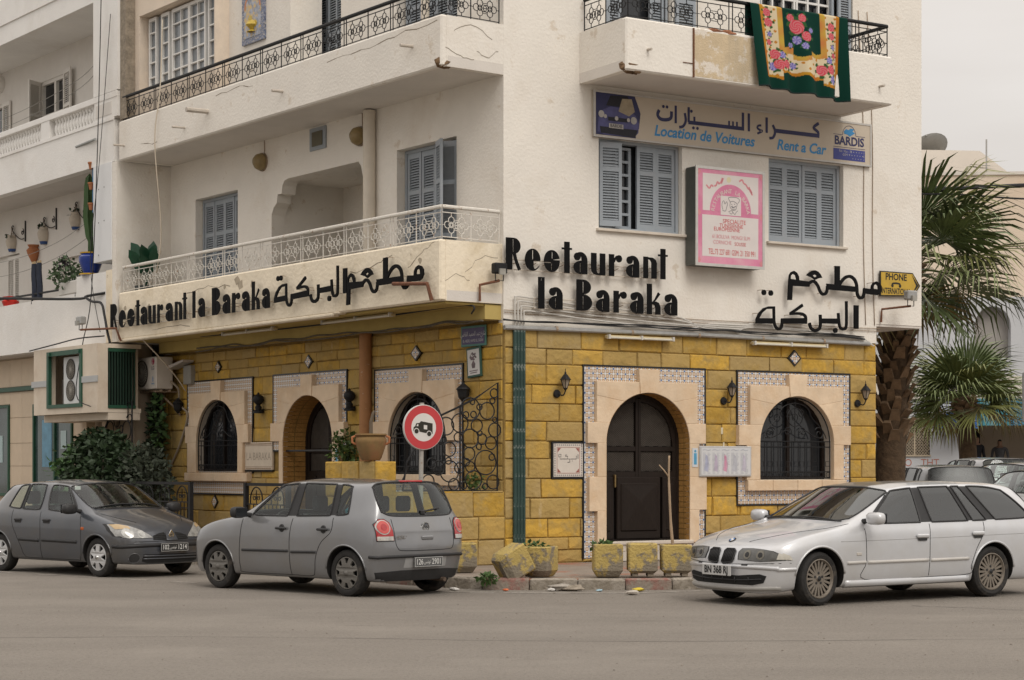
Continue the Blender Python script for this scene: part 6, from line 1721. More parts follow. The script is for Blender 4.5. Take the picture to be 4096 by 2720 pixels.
fl.prism([(.15, .14), (.22, .14), (.235, .2), (.185, .26), (.135, .2)], -.067, -.0645, back=False).prism(ribbon([(.08, .10), (.29, .10)], .012), -.067, -.0645, back=False).prism(ribbon([(.1, .07), (.27, .07)], .012), -.067, -.0645, back=False)
fl.build('painted_flowers', mat('blue_brown_glaze', (.13, .09, .10), .4, .5, 14), t_)
# cream stone name plaque beside the left door
t_ = fthing('L', 'stone_plaque', 'cream stone plaque engraved with latin letters beside the left-hand door', 'plaque', -7.84, 0, 1.545)
MB().box(0, .99, -.05, .0, 0, .50, bev=.008).build('slab', mat('plaque_cream', (.58, .50, .40), .7, .08, 5), t_)
bd = MB()
for z in (.03, .47):
    for k in range(26): bd.box(.04 + k*.036, .06 + k*.036, -.053, -.0502, z - .012, z + .012)
bd.box(0, .99, -.0515, -.0503, .056, .064).box(0, .99, -.0515, -.0503, .436, .444); bd.build('tile_border', mat('plaque_brown_trim', (.25, .16, .10), .6, .2, 12), t_)
text('engraved_text', 'LA BARAKA', t_, mat('engraving', (.34, .29, .23), .8, .1, 9), (.50, -.0515, .24), .20, sx=.85)
MB().box(0, .99, -.055, -.0, -.03, 0).build('black_edging', m_black, t_)
t_ = fthing('R', 'tile_plaque', 'square cream tile plaque with thin arabic script left of the big arched door', 'plaque', .842, 0, 1.423)
MB().box(-.0, .588, -.03, .0, 0, .561).build('black_edging', m_black, t_); MB().box(.028, .56, -.036, -.0301, .028, .533).build('tile_face', mat('plaque_tile', (.60, .55, .49), .4, .05, 6), t_)
bd = MB()
for k in range(14):
    for (a, b) in ((.055 + k*.037, .05), (.055 + k*.037, .511), (.05, .055 + k*.036), (.538, .055 + k*.036)): bd.box(a - .011, a + .011, -.0385, -.0365, b - .011, b + .011)
bd.build('dotted_border', mat('grey_glaze', (.30, .28, .27), .5, .2, 12), t_)
rb = MB().prism(rect(.085, .503, .08, .48), -.0385, -.0365, [rect(.091, .497, .086, .474)], back=False)
for (a, b, sx, sz) in ((.10, .095, 1, 1), (.488, .095, -1, 1), (.10, .465, 1, -1), (.488, .465, -1, -1)): rb.prism([(a, b), (a + .06*sx, b), (a, b + .06*sz)], -.0385, -.0365, back=False)
rb.build('red_border', mat('maroon_glaze', (.30, .10, .08), .5, .1, 9), t_)
sc2 = MB()
for i, q in enumerate(([(.12, .33), (.12, .37), (.16, .37), (.16, .33), (.12, .33)], [(.14, .30), (.28, .30), (.28, .34), (.24, .34), (.24, .36), (.27, .36)], [(.28, .30), (.32, .30), (.32, .25), (.28, .25)], [(.33, .30), (.44, .30), (.44, .35)], [(.47, .30), (.47, .37)], [(.36, .27), (.37, .27)])): sc2.prism(ribbon(q, .010), -.0385 - i*.0002, -.0366, back=False)
sc2.build('arabic_script', mat('dark_glaze', (.12, .11, .11), .5, .1, 9), t_)
# menu board
t_ = fthing('R', 'menu_board', 'white framed menu board with faded columns right of the big arched door', 'board', 3.572, .0, 1.444)
MB().box(0, 1.05, -.13, -.0, 0, .49, bev=.01).build('case', mat('aluminium', (.52, .52, .52), .4, .06, 8, metal=.4), t_)
MB().box(.03, 1.02, -.134, -.1301, .03, .46).build('sheet', mat('menu_paper', (.58, .59, .60), .3, .03, 3), t_)
mr_ = random.Random(9); cols_ = [mat('menu_blue', (.36, .38, .50), .5, .2, 9), mat('menu_violet', (.44, .38, .48), .5, .2, 9), mat('menu_pink', (.55, .25, .36), .5, .2, 9), mat('menu_grey', (.42, .43, .47), .5, .2, 9), mat('menu_pale', (.50, .47, .55), .5, .2, 9)]
for c_ in range(5):
    mb = MB(); x0 = .06 + c_*.19
    for k in range(17): mb.box(x0, x0 + mr_.uniform(.04, .07), -.1362, -.1345, .375 - k*.02, .383 - k*.02).box(x0 + .09, x0 + .09 + mr_.uniform(.03, .065), -.1362, -.1345, .375 - k*.02, .383 - k*.02)
    mb.prism(ribbon(smoothline([(x0, .425), (x0 + .05, .435), (x0 + .10, .42), (x0 + .15, .43)], 3), .012), -.1362, -.1345, back=False)
    mb.build('menu_column', cols_[3], t_)
    MB().prism([(x0 + .03 + .08*mr_.random(), .09 + .05*mr_.random()) for _ in range(0)] or [(x0 + .02, .10), (x0 + .10, .08), (x0 + .12, .2), (x0 + .09, .33), (x0 + .05, .36), (x0 + .04, .22)], -.1352, -.1343, back=False).build('menu_picture', cols_[c_], t_)
pb = MB().box(.50, .64, -.016, -.0, .68, .79, bev=.006).box(.56, .585, -.014, 0, .49, .68)
pb.build('junction_box', mat('cream_plastic', (.58, .52, .38), .5, .05, 5), t_)
for fr, u, z in (('R', 3.44, 1.60), ('L', -4.62, 1.62)):
    t_ = fthing(fr, 'notice', 'small blue and white notice stuck on the stone frame of the ' + ('big right-hand door' if fr == 'R' else 'left-hand door'), 'notice', u, .103, z)
    MB().box(0, .11, -.008, 0, 0, .30).build('card', mat('notice_white', (.55, .58, .60), .5, .05, 6), t_)
    MB().box(.03, .085, -.0095, -.0081, .04, .22).prism(circ(.057, .25, .022, 10), -.0095, -.0081, back=False).build('blue_print', mat('notice_blue', (.08, .30, .48), .5, .1, 12), t_)
# road sign
t_ = thing('road_sign', 'round red and white no-vans road sign on a grey post behind the silver hatchback', 'sign', (-1.24, 26.35, .14), AR)
post = mat('grey_post', (.36, .34, .31), .6, .15, 10, dirt=(.25, .16, .10), dscale=12, dpos=(.6, .7), metal=.2)
MB().tube([(-.03, .02, 0), (.0, .02, 2.35)], .032, 10).build('post', post, t_, smooth=40)
zc, R_ = 2.01, .315
MB().lathe([(0, -.032), (R_ - .006, -.032), (R_, -.026), (R_, .002), (0, .002)], 40, (0, 0, zc), 'y').build('disc', mat('sign_grey_rim', (.50, .49, .47), .4, .05, 6), t_, smooth=40)
MB().lathe([(R_*.62, -.0335), (R_*.965, -.0335)], 40, (0, 0, zc), 'y').build('red_ring', mat('sign_red', (.47, .045, .05), .4, .05, 4), t_)
MB().lathe([(0, -.0330), (R_*.62, -.0332)], 40, (0, 0, zc), 'y').build('white_field', mat('sign_white_enamel', (.62, .60, .57), .4, .04, 4), t_)
vn = MB(); V2 = lambda pts: [(p[0]*1.0, p[1] + zc) for p in pts]
vn.prism(V2([(-.165, -.045), (-.16, .0), (-.135, .015), (-.12, .055), (-.07, .06), (-.045, .085), (.14, .055), (.14, -.09), (.06, -.085), (-.1, -.055), (-.16, -.055)]), -.0352, -.0337, [V2([(.0, .035), (.055, .03), (.055, -.03), (.0, -.025)]), V2([(-.115, .015), (-.085, .015), (-.085, .045), (-.105, .043)])], back=False)
for (a, b) in ((-.115, -.055), (.085, -.09)): vn.prism(V2(circ(a, b, .034, 14)), -.0356, -.0353, back=False)
vn.build('van_pictogram', bs, t_)
wl_ = MB()
for (a, b) in ((-.115, -.055), (.085, -.09)): wl_.prism(V2([(p[0], p[1]) for p in circ(a, b, .044, 16)]), -.0354, -.0338, [V2(circ(a, b, .034, 14))], back=False)
wl_.build('wheel_outline', mat('sign_white_enamel', (.62, .60, .57), .4, .04, 4), t_)
# ------------------------------------------------------------------ neighbouring building on the left
NB = thing('neighbour_building', 'pale grey-white apartment block on the left with balustraded loggias above a tiled shopfront', 'building', W('L', -10.9, 1.15, .14), AL)
OX_ = -10.9
def NP(mb, name, m, parent=None, **k): return mb.build(name, m, parent or NB, (0, 0, 0) if parent else (10.9, 1.15, -.14), 0, **k)
# (geometry below is given in the left-face frame: x along the wall, y = -distance in front of the wall line, z up)
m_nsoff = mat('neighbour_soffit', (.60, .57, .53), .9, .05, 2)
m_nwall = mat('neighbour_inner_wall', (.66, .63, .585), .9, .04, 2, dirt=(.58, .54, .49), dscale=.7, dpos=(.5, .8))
lo = MB()
NP(MB().box(-24, -11.0, -1.15, -.95, 7.47, 8.30).box(-24, -11.0, -1.17, -.94, 8.27, 8.33), 'balcony_front', m_neigh)
NP(MB().box(-24, -10.95, -.95, .0, 7.48, 7.62), 'balcony_slab', m_nsoff)
NP(MB().box(-24, -10.86, -1.16, -.93, 8.70, 8.82, bev=.01), 'balustrade_rail', m_neigh)
NP(MB().box(-24, -10.95, -1.15, .0, 10.70, 11.5), 'upper_slab', m_neigh)
NP(MB().box(-24, -10.95, -1.18, -1.0, 11.1, 12.5), 'upper_parapet', m_neigh)
NP(MB().box(-11.95, -10.84, -1.15, .35, 8.83, 10.70), 'pier', m_neigh)
NP(MB().box(-10.838, -10.60, -1.10, .3, 8.25, 12.4, jit=0), 'party_wall', m_concrete)
NP(MB().box(-11.90, -11.09, -1.17, .35, 5.59, 7.47), 'pier', mat('white_panel', (.70, .71, .715), .7, .03, 2))
for z in (6.33,): pass
NP(MB().box(-11.085, -10.90, -1.15, .0, 4.0, 7.46), 'party_wall', m_plaster)
NP(MB().box(-12.74, -11.09, -1.15, -.95, 4.0, 5.385).box(-24, -12.74, -1.15, -.95, 4.0, 5.06), 'parapet', m_neigh)
NP(MB().box(-24, -11.0, -.95, .0, 3.99, 4.15), 'loggia_slab', m_nsoff)
NP(MB().box(-11.35, -11.088, -1.155, -.9, 4.0, 5.40), 'parapet_end', m_plasterL)
# back wall of the loggias with openings
NP(MB().prism(rect(-24, -11.2, 3.9, 7.6), .0, .2, [rect(-16.1, -14.95, 4.15, 6.12), rect(-22, -18.45, 4.15, 6.46)]), 'loggia_wall', m_nwall)
NP(MB().prism(rect(-24, -11.2, 7.5, 10.75), .0, .2, [rect(-17.25, -15.75, 8.6, 10.12), rect(-21, -19.15, 8.6, 10.0)]), 'loggia_wall', m_nwall)
NP(MB().box(-24, -11.2, .21, .35, 0, 10.7), 'dark_backing', m_dark)
bal = []
b0 = MB().lathe([(.055, 0), (.055, .03), (.03, .05), (.045, .10), (.062, .16), (.05, .23), (.03, .28), (.045, .32), (.055, .34), (.055, .37)], 10)
bm_ = b0.mesh('baluster', m_neigh, True)
for u in [-11.98 - .148*k for k in range(14)] + [-14.57 - .148*k for k in range(22)]:
    o = link_part('baluster', bm_, NB, (u + 10.9, 1.15 - 1.045, 8.33 - .14))
for a, b in ((-14.50, -14.08), (-11.90, -10.86)): NP(MB().box(a, b, -1.15, -.95, 8.33, 8.70), 'balustrade_pier', m_neigh)
NP(MB().box(-11.82, -11.10, -1.158, -1.14, 8.40, 8.64), 'recessed_panel', m_nwall)
# windows: white shutters
m_wsh = mat('white_shutter', (.66, .63, .58), .6, .05, 6); m_wsl = mat('white_slat', (.56, .53, .48), .6, .05, 9)
def nshut(par, x0, x1, z0, z1, y, rz=0, hx=None):
    f, s_ = MB(), MB(); shutter(f, s_, 0, x1 - x0, z0, z1, 0, rails=(0, .5, 1.0))
    o = f.build('shutter', m_wsh, par, (x0 if hx is None else hx, y, 0), rad(rz)); s_.build('louvre_slats', m_wsl, o)
fr = NP(MB().prism(rect(-17.25, -15.75, 8.6, 10.12), .02, .10, [rect(-17.17, -16.55, 8.65, 10.04), rect(-16.45, -15.83, 8.65, 10.04)]), 'window', m_wsh)
MB().box(-17.2, -15.8, .09, .1, 8.6, 10.1).build('window_glass', m_glassdark, fr)
for x, zz in ((-16.5, 0),): MB().box(-17.17, -15.83, .0, .06, 9.30, 9.37).build('transom', m_wsh, fr)
nshut(fr, -17.72, -17.28, 8.62, 10.14, -.06); nshut(fr, -17.25, -16.85, 8.62, 10.12, -.02, -62); nshut(fr, -15.86, -15.38, 8.60, 10.16, -.08, -6)
fr = NP(MB().prism(rect(-21, -19.15, 8.6, 10.0), .02, .10, [rect(-20.9, -19.25, 8.65, 9.92)]), 'window', m_wsh)
MB().box(-20.95, -19.2, .09, .1, 8.6, 9.95).build('window_glass', m_glassdark, fr)
nshut(fr, -19.32, -18.88, 8.45, 9.98, -.06)
fr = NP(MB().box(-22, -18.46, .10, .14, 4.15, 6.46), 'window', m_wsh)
nshut(fr, -19.20, -18.80, 4.2, 6.42, .02); nshut(fr, -18.80, -18.48, 4.2, 6.42, .02)
fr = NP(MB().box(-16.1, -14.95, .10, .14, 4.15, 6.12), 'window', m_nwall)
NP(MB().lathe([(0, .16), (.12, .14), (.19, .06), (.20, 0)], 16, (-19.55, 0, 10.35), 'y') if False else MB().lathe([(.20, 0), (.19, -.07), (.12, -.14), (0, -.16)], 16, (-19.5, 0, 10.45), 'y'), 'globe_light', m_nwall, smooth=True)
NP(MB().tube([(-12.75, -1.15, 7.98), (-12.75, -1.15, 7.98), (-11.75, -1.20, 7.99)], .025, 8), 'rain_spout', mat('grey_pipe', (.30, .31, .30), .6, .1, 8))
# bolts on the white panel
bt = MB()
for (u, z) in ((-11.65, 7.0), (-11.4, 7.02), (-11.65, 6.35), (-11.4, 6.37), (-11.65, 5.72)): bt.lathe([(.015, -1.175), (0, -1.18)], 8, (u, 0, z), 'y')
NP(bt, 'panel_bolts', m_trim)
# ground floor: beige stone-tiled shopfront, each slab a tile
m_btile = mat('beige_tile', (.56, .455, .335), .6, .06, 3, objvar=.04)
gw = NP(MB().box(-24, -11.3, -.58, -.2, .14, 4.0), 'shop_wall', mat('tile_grout', (.42, .34, .25), .9, .1, 6))
def gtile(a, b, c, d, yv=-.60): MB().box(a + .004, b - .004, yv, yv + .03, c + .004, d - .004, bev=.003).build('wall_tile', m_btile, gw)
zr = [.14, .62, 1.12, 1.62, 2.12, 2.68, 3.25]
for (a, b) in ((-17.52, -16.85), (-16.85, -16.18), (-14.14, -13.66)):
    for c, d in zip(zr, zr[1:]): gtile(a, b, c, d)
for k in range(9): gtile(-20.2 + k*.67, -19.53 + k*.67, 3.36, 3.96)
for k in range(4): gtile(-20.2 + k*.67, -19.53 + k*.67, 2.98, 3.25)
m_green = mat('dark_green_frame_paint', (.015, .07, .04), .45, .15, 6)
m_shopglass = mat('shop_glass', (.05, .075, .075), .06, .4, 1.3, spec=.7)
def shopwin(a, b, c, d, mul):
    f = MB().prism(rect(a, b, c, d), -.64, -.56, [rect(a + .06, b - .06, c + .06, d - .06)])
    for m_ in mul: f.box(m_ - .035, m_ + .035, -.64, -.56, c + .06, d - .06)
    o = NP(f, 'shop_window', m_green); MB().box(a + .03, b - .03, -.59, -.585, c + .03, d - .03).build('window_glass', m_shopglass, o)
    return o
sw1 = shopwin(-16.18, -14.14, .14, 2.95, (-15.05,)); sw2 = shopwin(-20, -17.52, .96, 2.97, (-18.6,))
MB().box(-15.75, -15.25, -.600, -.592, 1.6, 2.6).build('blue_reflection', mat('blue_reflection_tint', (.10, .25, .36), .4, .3, 4), sw1)  # blue sheet on the pane: a reflection put into its colour
MB().box(-14.78, -14.50, -.600, -.592, 1.98, 2.36).build('paper_notice', mat('pale_paper', (.36, .46, .46), .6, .05, 6), sw1)
MB().box(-18.3, -17.95, -.600, -.592, 1.7, 2.3).build('paper_notice', mat('pale_paper', (.36, .46, .46), .6, .05, 6), sw2)
NP(MB().box(-20, -14.2, -.66, -.60, 3.26, 3.35), 'green_band', m_green)
NP(MB().box(-13.66, -11.3, -.30, -.2, .14, 4.0), 'shop_side_wall', mat('side_tile', (.46, .37, .26), .7, .08, 2))
NP(MB().box(-13.0, -12.82, -.9, -.72, .14, 2.7).box(-12.2, -12.02, -.85, -.67, .14, 2.7), 'column', m_btile)
# projecting cabinet with the twin-fan unit
CB = thing('equipment_cabinet', 'boxy cream cabinet with a green framed niche overhanging the neighbouring shop', 'cabinet', W('L', -12.3, 1.6, 2.63), AL)
m_cab = mat('cabinet_cream', (.62, .54, .44), .8, .06, 2, dirt=(.50, .40, .30), dscale=1.5, dpos=(.5, .8))
def CP(mb, nm, m, par=None, **k): return mb.build(nm, m, par or CB, (12.3, 1.6, -2.63) if par is None else (0, 0, 0), 0, **k)
CP(MB().prism(rect(-13.80, -10.76, 2.64, 3.95), -1.6, -1.45, [rect(-13.06, -11.48, 2.80, 3.84)]), 'front', m_cab)
CP(MB().box(-13.80, -10.76, -1.45, -.7, 2.64, 2.72).box(-13.80, -10.76, -1.45, -.7, 3.87, 3.95).box(-13.80, -13.66, -1.45, -.7, 2.72, 3.87).box(-10.90, -10.762, -1.45, -1.39, 2.72, 3.87).box(-13.66, -10.9, -.75, -.7, 2.72, 3.87), 'shell', m_cab)
CP(MB().box(-13.87, -13.06, -1.625, -1.601, 3.20, 3.32).box(-11.48, -10.74, -1.625, -1.601, 3.22, 3.34), 'grey_band', mat('grey_band', (.40, .41, .41), .6, .05, 5))
CP(MB().prism(rect(-13.10, -11.44, 2.76, 3.88), -1.63, -1.56, [rect(-13.0, -11.54, 2.83, 3.79)]).box(-13.02, -12.9, -1.66, -1.6, 3.80, 3.87).box(-11.62, -11.5, -1.66, -1.6, 3.80, 3.87), 'niche_frame', m_green)
# slatted green grille on the cabinet's right flank
gg = CP(MB().box(-10.80, -10.74, -1.385, -.82, 2.72, 2.78), 'side_grille', m_green)
MB().box(-10.80, -10.74, -1.385, -.82, 3.80, 3.86).build('grille_rail', m_green, gg)
for k in range(10): MB().box(-10.79, -10.75, -1.375 + k*.058, -1.35 + k*.058, 2.78, 3.80).build('slat', mat('blackish_green', (.010, .032, .020), .6, .2, 8), gg)  # slats in a darker green than the rails
CP(MB().box(-10.95, -10.92, -1.38, -.82, 2.7, 3.9), 'dark_back', m_dark)
CP(MB().box(-13.8, -10.765, -1.38, -.72, 2.50, 2.635), 'ledge', m_cab)
m_ac = mat('ac_white', (.62, .64, .645), .5, .04, 5, dirt=(.36, .19, .09), dscale=5, dpos=(.66, .72))
m_fan = mat('fan_grey', (.05, .044, .037), .6, .2, 12)
def fan(par, cx, cz, y, r, name='fan_grille'):
    MB().lathe([(r, 0), (r, -.014), (r*.95, -.014), (r*.95, -.003), (0, -.003)], 28, (cx, y, cz), 'y').build('fan_recess', m_fan, par)
    g = MB()
    for k in range(28):
        a = 2*PI*k/28; g.tube([(cx + r*.16*math.cos(a), y - .012, cz + r*.16*math.sin(a)), (cx + r*.95*math.cos(a + .25), y - .012, cz + r*.95*math.sin(a + .25))], .0035, 3, caps=False)
    for q in (.35, .6, .82): g.tube([(cx + r*q*math.cos(2*PI*k/24), y - .013, cz + r*q*math.sin(2*PI*k/24)) for k in range(24)], .0035, 3, closed=True)
    g.lathe([(0, -.02), (r*.16, -.016), (r*.17, 0)], 12, (cx, y, cz), 'y')
    g.build(name, mat('fan_wire', (.34, .32, .28), .6, .1, 10), par)
A2 = thing('condenser_unit', 'rusty white twin-fan condenser inside the green framed niche', 'condenser', W('L', -12.1, 1.5, 2.84), AL)
MB().box(-.58, .50, .05, .36, 0, .93, bev=.01).build('case', m_ac, A2)
for z in (.26, .68): fan(A2, -.22, z, .048, .205)
MB().box(.25, .36, .044, .051, .84, .87).build('label_plate', m_trim, A2)
MB().box(-.80, -.46, .12, .3, .02, .5).build('pipe_box', mat('dark_pipe_box', (.10, .09, .08), .8, .2, 8), A2)
# wall-hung single-fan unit on the stone wall
A1 = thing('air_conditioner', 'dusty white single-fan outdoor unit hung on the stone wall above the shrub', 'air conditioner', W('L', -10.95, .52, 3.10), AL)
m_lg = mat('ac_cream', (.60, .555, .50), .5, .05, 5, dirt=(.46, .40, .33), dscale=3, dpos=(.55, .8))
MB().box(-.50, .46, .0, .36, 0, .62, bev=.015).build('case', m_lg, A1)
fan(A1, -.14, .31, -.002, .26)
text('lettering', 'LG', A1, mat('grey_print', (.20, .20, .21), .5, .05, 9), (.33, -.004, .40), .10, bold=.003)
MB().lathe([(0, -.004), (.06, -.004), (.062, .001)], 20, (.33, 0, .53), 'y').build('emblem', mat('maroon_print', (.38, .03, .08), .4, .1, 9), A1)
em = MB().prism(ribbon([(.315, .555), (.315, .505), (.345, .505)], .010), -.0065, -.005, back=False).prism([(p[0], p[1]) for p in arc(.33, .53, .045, .045, 20, 320, 16)] + [(p[0], p[1]) for p in arc(.33, .53, .037, .037, 320, 20, 16)], -.0065, -.0052, back=False); em.build('emblem_mark', mat('pale_mark', (.55, .45, .45), .5, .05, 9), A1)
MB().prism([(.30, .20), (.33, .26), (.36, .20), (.35, .14), (.31, .14)], -.004, -.002, back=False).box(.27, .39, -.004, -.002, .09, .12).build('blue_stickers', mat('pale_blue_print', (.25, .33, .45), .5, .2, 20), A1)
MB().box(-.45, .45, .1, .14, -.05, -.01).box(-.45, .45, .28, .32, -.05, -.01).box(-.35, -.30, .05, .52, -.06, -.03).box(.30, .35, .05, .52, -.06, -.03).tube([(.2, .2, -.06), (.35, .45, -.35), (.55, .47, -.5)], .02, 6).build('bracket', m_bracket, A1)
MB().tube(smoothline([(.47, .3, .15), (.6, .4, .0), (.58, .45, -.3), (.85, .47, -.52), (.5, .47, -1.1), (.0, .47, -1.6)], 6), .022, 6).build('pipe', mat('lagged_pipe', (.30, .25, .19), .9, .15, 8), A1)
bx = fthing('L', 'meter_box', 'small grey junction box beside the wall-hung air conditioner', 'box', -10.15, 0, 3.18)
MB().box(0, .30, -.12, 0, 0, .36, bev=.01).build('case', mat('grey_plastic', (.30, .29, .26), .6, .1, 8), bx)
MB().prism([(-.35, .30), (.30, .42), (.30, .46), (-.38, .36)], -.28, -.05).build('lid', mat('dirty_white', (.48, .44, .40), .7, .1, 8), bx)

# ------------------------------------------------------------------ things on the neighbour's balcony
m_terr = mat('terracotta', (.36, .14, .06), .85, .1, 8); m_clay = mat('pale_clay', (.52, .46, .38), .85, .12, 8)
m_leafd = mat('dark_leaf', (.022, .042, .016), .6, .35, 9, objvar=.1); m_leafg = mat('green_leaf', (.055, .11, .035), .55, .35, 9)
def leaf_cloud(name, m, par, cen, rad3, n, size, seed, loc=(0, 0, 0), droop=.2, shape=None, kind=None):
    r_ = random.Random(seed); mb = MB()
    for _ in range(n):
        while True:
            p = Vector((r_.uniform(-1, 1), r_.uniform(-1, 1), r_.uniform(-1, 1)))
            if p.length <= 1 and (shape is None or shape(p)): break
        p = p * (.55 + .45*p.length**.3 if p.length > .1 else 1)
        c = Vector((cen[0] + p.x*rad3[0], cen[1] + p.y*rad3[1], cen[2] + p.z*rad3[2]))
        d = Vector((r_.gauss(0, 1), r_.gauss(0, 1), r_.gauss(0, .7) - droop)); d = (d.normalized()*.8 + p*.5).normalized()
        u = d.orthogonal().normalized(); u.rotate(Matrix.Rotation(r_.uniform(0, 6.28), 3, d)); s_ = size*r_.uniform(.6, 1.3); nn = d.cross(u)
        mb.add([c, c + d*s_*.5 + u*s_*.32 + nn*s_*.06, c + d*s_*1.1, c + d*s_*.5 - u*s_*.32 + nn*s_*.06], [(0, 1, 2, 3)])
    return mb.build(name, m, par, loc, kind=kind)
def pot_on_bracket(u, z, uw, zw, lab, seed):
    t = fthing('L', 'hanging_pot', lab, 'pot', uw, .0, zw, 'pots hung on curled iron brackets')
    dx, dz = u - uw, z - zw
    k = MB().tube([(0, -.02, -.22), (0, -.02, .25)], .016, 5)
    for q in (spiral(-.09, .0, .01, .08, 0, 1.2), spiral(dx + .02, dz + .34, .01, .07, 90, -1.2), bez((0, -.15), (-.3*abs(dx), -.2), (dx*.7, dz + .15), (dx, dz + .30))): k.tube([(p[0], -.05, p[1]) for p in q], .011, 5)
    k.build('bracket', m_iron, t)
    MB().lathe([(.0, -.19), (.07, -.19), (.13, -.06), (.15, .05), (.10, .14), (.11, .18), (.09, .18), (.08, .12)], 14, (dx, -.05, dz)).build('pot', m_clay, t, smooth=40)
    MB().lathe([(.075, -.195), (.10, -.13), (.0, -.195)], 14, (dx, -.052, dz)).build('pot_base', mat('blue_glaze', (.03, .07, .20), .5, .1, 9), t)
    MB().tube([(dx - .08, -.05, dz + .15), (dx, -.05, dz + .36), (dx + .08, -.05, dz + .15)], .010, 4).build('cord', m_bracket, t)
    leaf_cloud('plant', m_leafd, t, (dx - .06, -.05, dz + .17), (.14, .1, .10), 26, .10, seed)
pot_on_bracket(-18.75, 6.70, -18.07, 6.90, 'hanging clay pot nearest the shuttered door on the neighbouring loggia', 1)
pot_on_bracket(-16.95, 6.70, -16.36, 7.0, 'hanging clay pot in the middle of the neighbouring loggia wall', 2)
pot_on_bracket(-15.25, 6.85, -14.75, 7.02, 'hanging clay pot next to the tall cactus on the neighbouring loggia', 3)
t = fthing('L', 'wall_amphora', 'pointed terracotta amphora fixed to the neighbouring loggia wall', 'pot', -17.45, .08, 6.28)
MB().lathe([(0, -.22), (.05, -.12), (.14, .06), (.16, .14), (.10, .20), (.14, .26), (.12, .26), (.08, .2)], 14).build('jar', m_terr, t, smooth=40)
t = fthing('L', 'blue_urn', 'glossy blue urn with yellow rim standing on the neighbouring parapet', 'pot', -12.28, 1.05, 5.386)
MB().lathe([(0, 0), (.22, 0), (.22, .025), (.14, .03), (.17, .10), (.235, .27), (.24, .36), (.19, .41), (.20, .43), (.18, .43), (.16, .38)], 24).build('urn', mat('cobalt_glaze', (.010, .035, .22), .25, .15, 6, coat=.4), t, smooth=40)
MB().lathe([(.21, .425), (.215, .45), (.19, .45)], 24).lathe([(.222, .0), (.227, .02), (.222, .03)], 24).build('yellow_rim', mat('yellow_glaze', (.50, .30, .02), .3, .1, 6), t, smooth=40)
for s_ in (-1, 1): MB().tube([(s_*.22, 0, .38), (s_*.29, 0, .34), (s_*.28, 0, .26), (s_*.23, 0, .24)], .018, 6).build('handle', mat('cobalt_glaze', (.010, .035, .22), .25, .15, 6, coat=.4), t)
t = fthing('L', 'cactus', 'tall dark green cactus growing from the blue urn', 'cactus', -12.28, 1.05, 5.80)
cm = mat('cactus_green', (.035, .075, .022), .7, .25, 9)
def ribbed(pts, rs): 
    mb = MB(); n = 10; V_ = []
    for (p, r) in zip(pts, rs):
        for k in range(n): a = 2*PI*k/n; q = r*(1.0 if k % 2 else .62); V_.append((p[0] + q*math.cos(a), p[1] + q*math.sin(a), p[2]))
    F_ = [(i*n + k, i*n + (k+1) % n, (i+1)*n + (k+1) % n, (i+1)*n + k) for i in range(len(pts)-1) for k in range(n)]
    return mb.add(V_, F_)
ribbed([(0, 0, 0), (.01, 0, .25), (-.03, 0, .35), (-.10, 0, .75), (-.08, 0, 1.1), (-.10, 0, 1.35), (-.08, 0, 1.52), (-.05, 0, 1.60)], [.06, .06, .09, .115, .105, .09, .07, .015]).build('stem', cm, t)
ribbed([(.02, 0, .30), (.12, 0, .36), (.2, 0, .45)], [.045, .045, .012]).build('side_stem', cm, t); ribbed([(-.16, 0, 1.15), (-.2, 0, 1.3), (-.18, 0, 1.45)], [.05, .055, .015]).build('side_stem', cm, t)
t = fthing('L', 'planter_trough', 'white ribbed planter trough with leggy geraniums on the neighbouring parapet', 'planter', -13.15, 1.08, 5.065)
MB().box(-.45, .42, -.08, .16, 0, .27, bev=.02).build('trough', mat('white_trough', (.60, .58, .54), .7, .05, 6), t)
leaf_cloud('foliage', mat('geranium_leaf', (.06, .10, .045), .6, .3, 9), t, (-.25, .0, .45), (.50, .3, .32), 300, .10, 8)
MB().tube([(-.2, 0, .2), (-.3, 0, .6)], .014, 5).tube([(.1, 0, .2), (-.1, 0, .7)], .014, 5).build('stems', m_leafd, t)
for k, (a, b) in enumerate(((-.35, .62), (-.2, .70), (-.12, .62))): leaf_cloud('flower_head', mat('dark_flower', (.02, .015, .02), .9, .2, 9), t, (a, -.1, b), (.07, .07, .07), 24, .06, 20 + k)
t = fthing('L', 'drying_trousers', 'dark blue trousers pegged out to dry on the neighbouring balcony', 'trousers', -14.8, 1.10, 5.10)
dn = mat('dark_denim', (.022, .028, .045), .95, .2, 14)
for x in (-.17, .10): MB().grid(lambda a, b, x=x: (x + (a - .5)*(.24 - .06*b) + .02*math.sin(6*b), -.03*math.sin(PI*a)*1.4 + .015*math.sin(9*a + 4*b), b*.74), 8, 12).grid(lambda a, b, x=x: (x + (a - .5)*(.24 - .06*b) + .02*math.sin(6*b), .03*math.sin(PI*a)*1.4 + .015*math.sin(9*a + 4*b), b*.74), 8, 12, True).build('trouser_leg', dn, t, smooth=True)
for x in (-.24, -.14, .04, .14): MB().box(x - .012, x + .012, -.02, .02, .71, .79).build('clothes_peg', mat('wooden_peg', (.45, .34, .2), .8, .1, 9), t)
t = fthing('L', 'balcony_rail', 'long dark iron rail carried above the neighbouring lower parapet', 'rail', -16, 1.12, 5.06)
MB().tube([(-6, 0, .20), (3.24, 0, .13)], .022, 6).build('bar', m_iron, t)
for x in (1.0, 3.2): MB().tube([(x, 0, .15), (x, -.02, -.06)], .02, 6).build('bar_support', m_iron, t)
t = fthing('L', 'red_bucket', 'red plastic bucket at the left edge of the neighbouring parapet', 'bucket', -16.5, 1.0, 5.065)
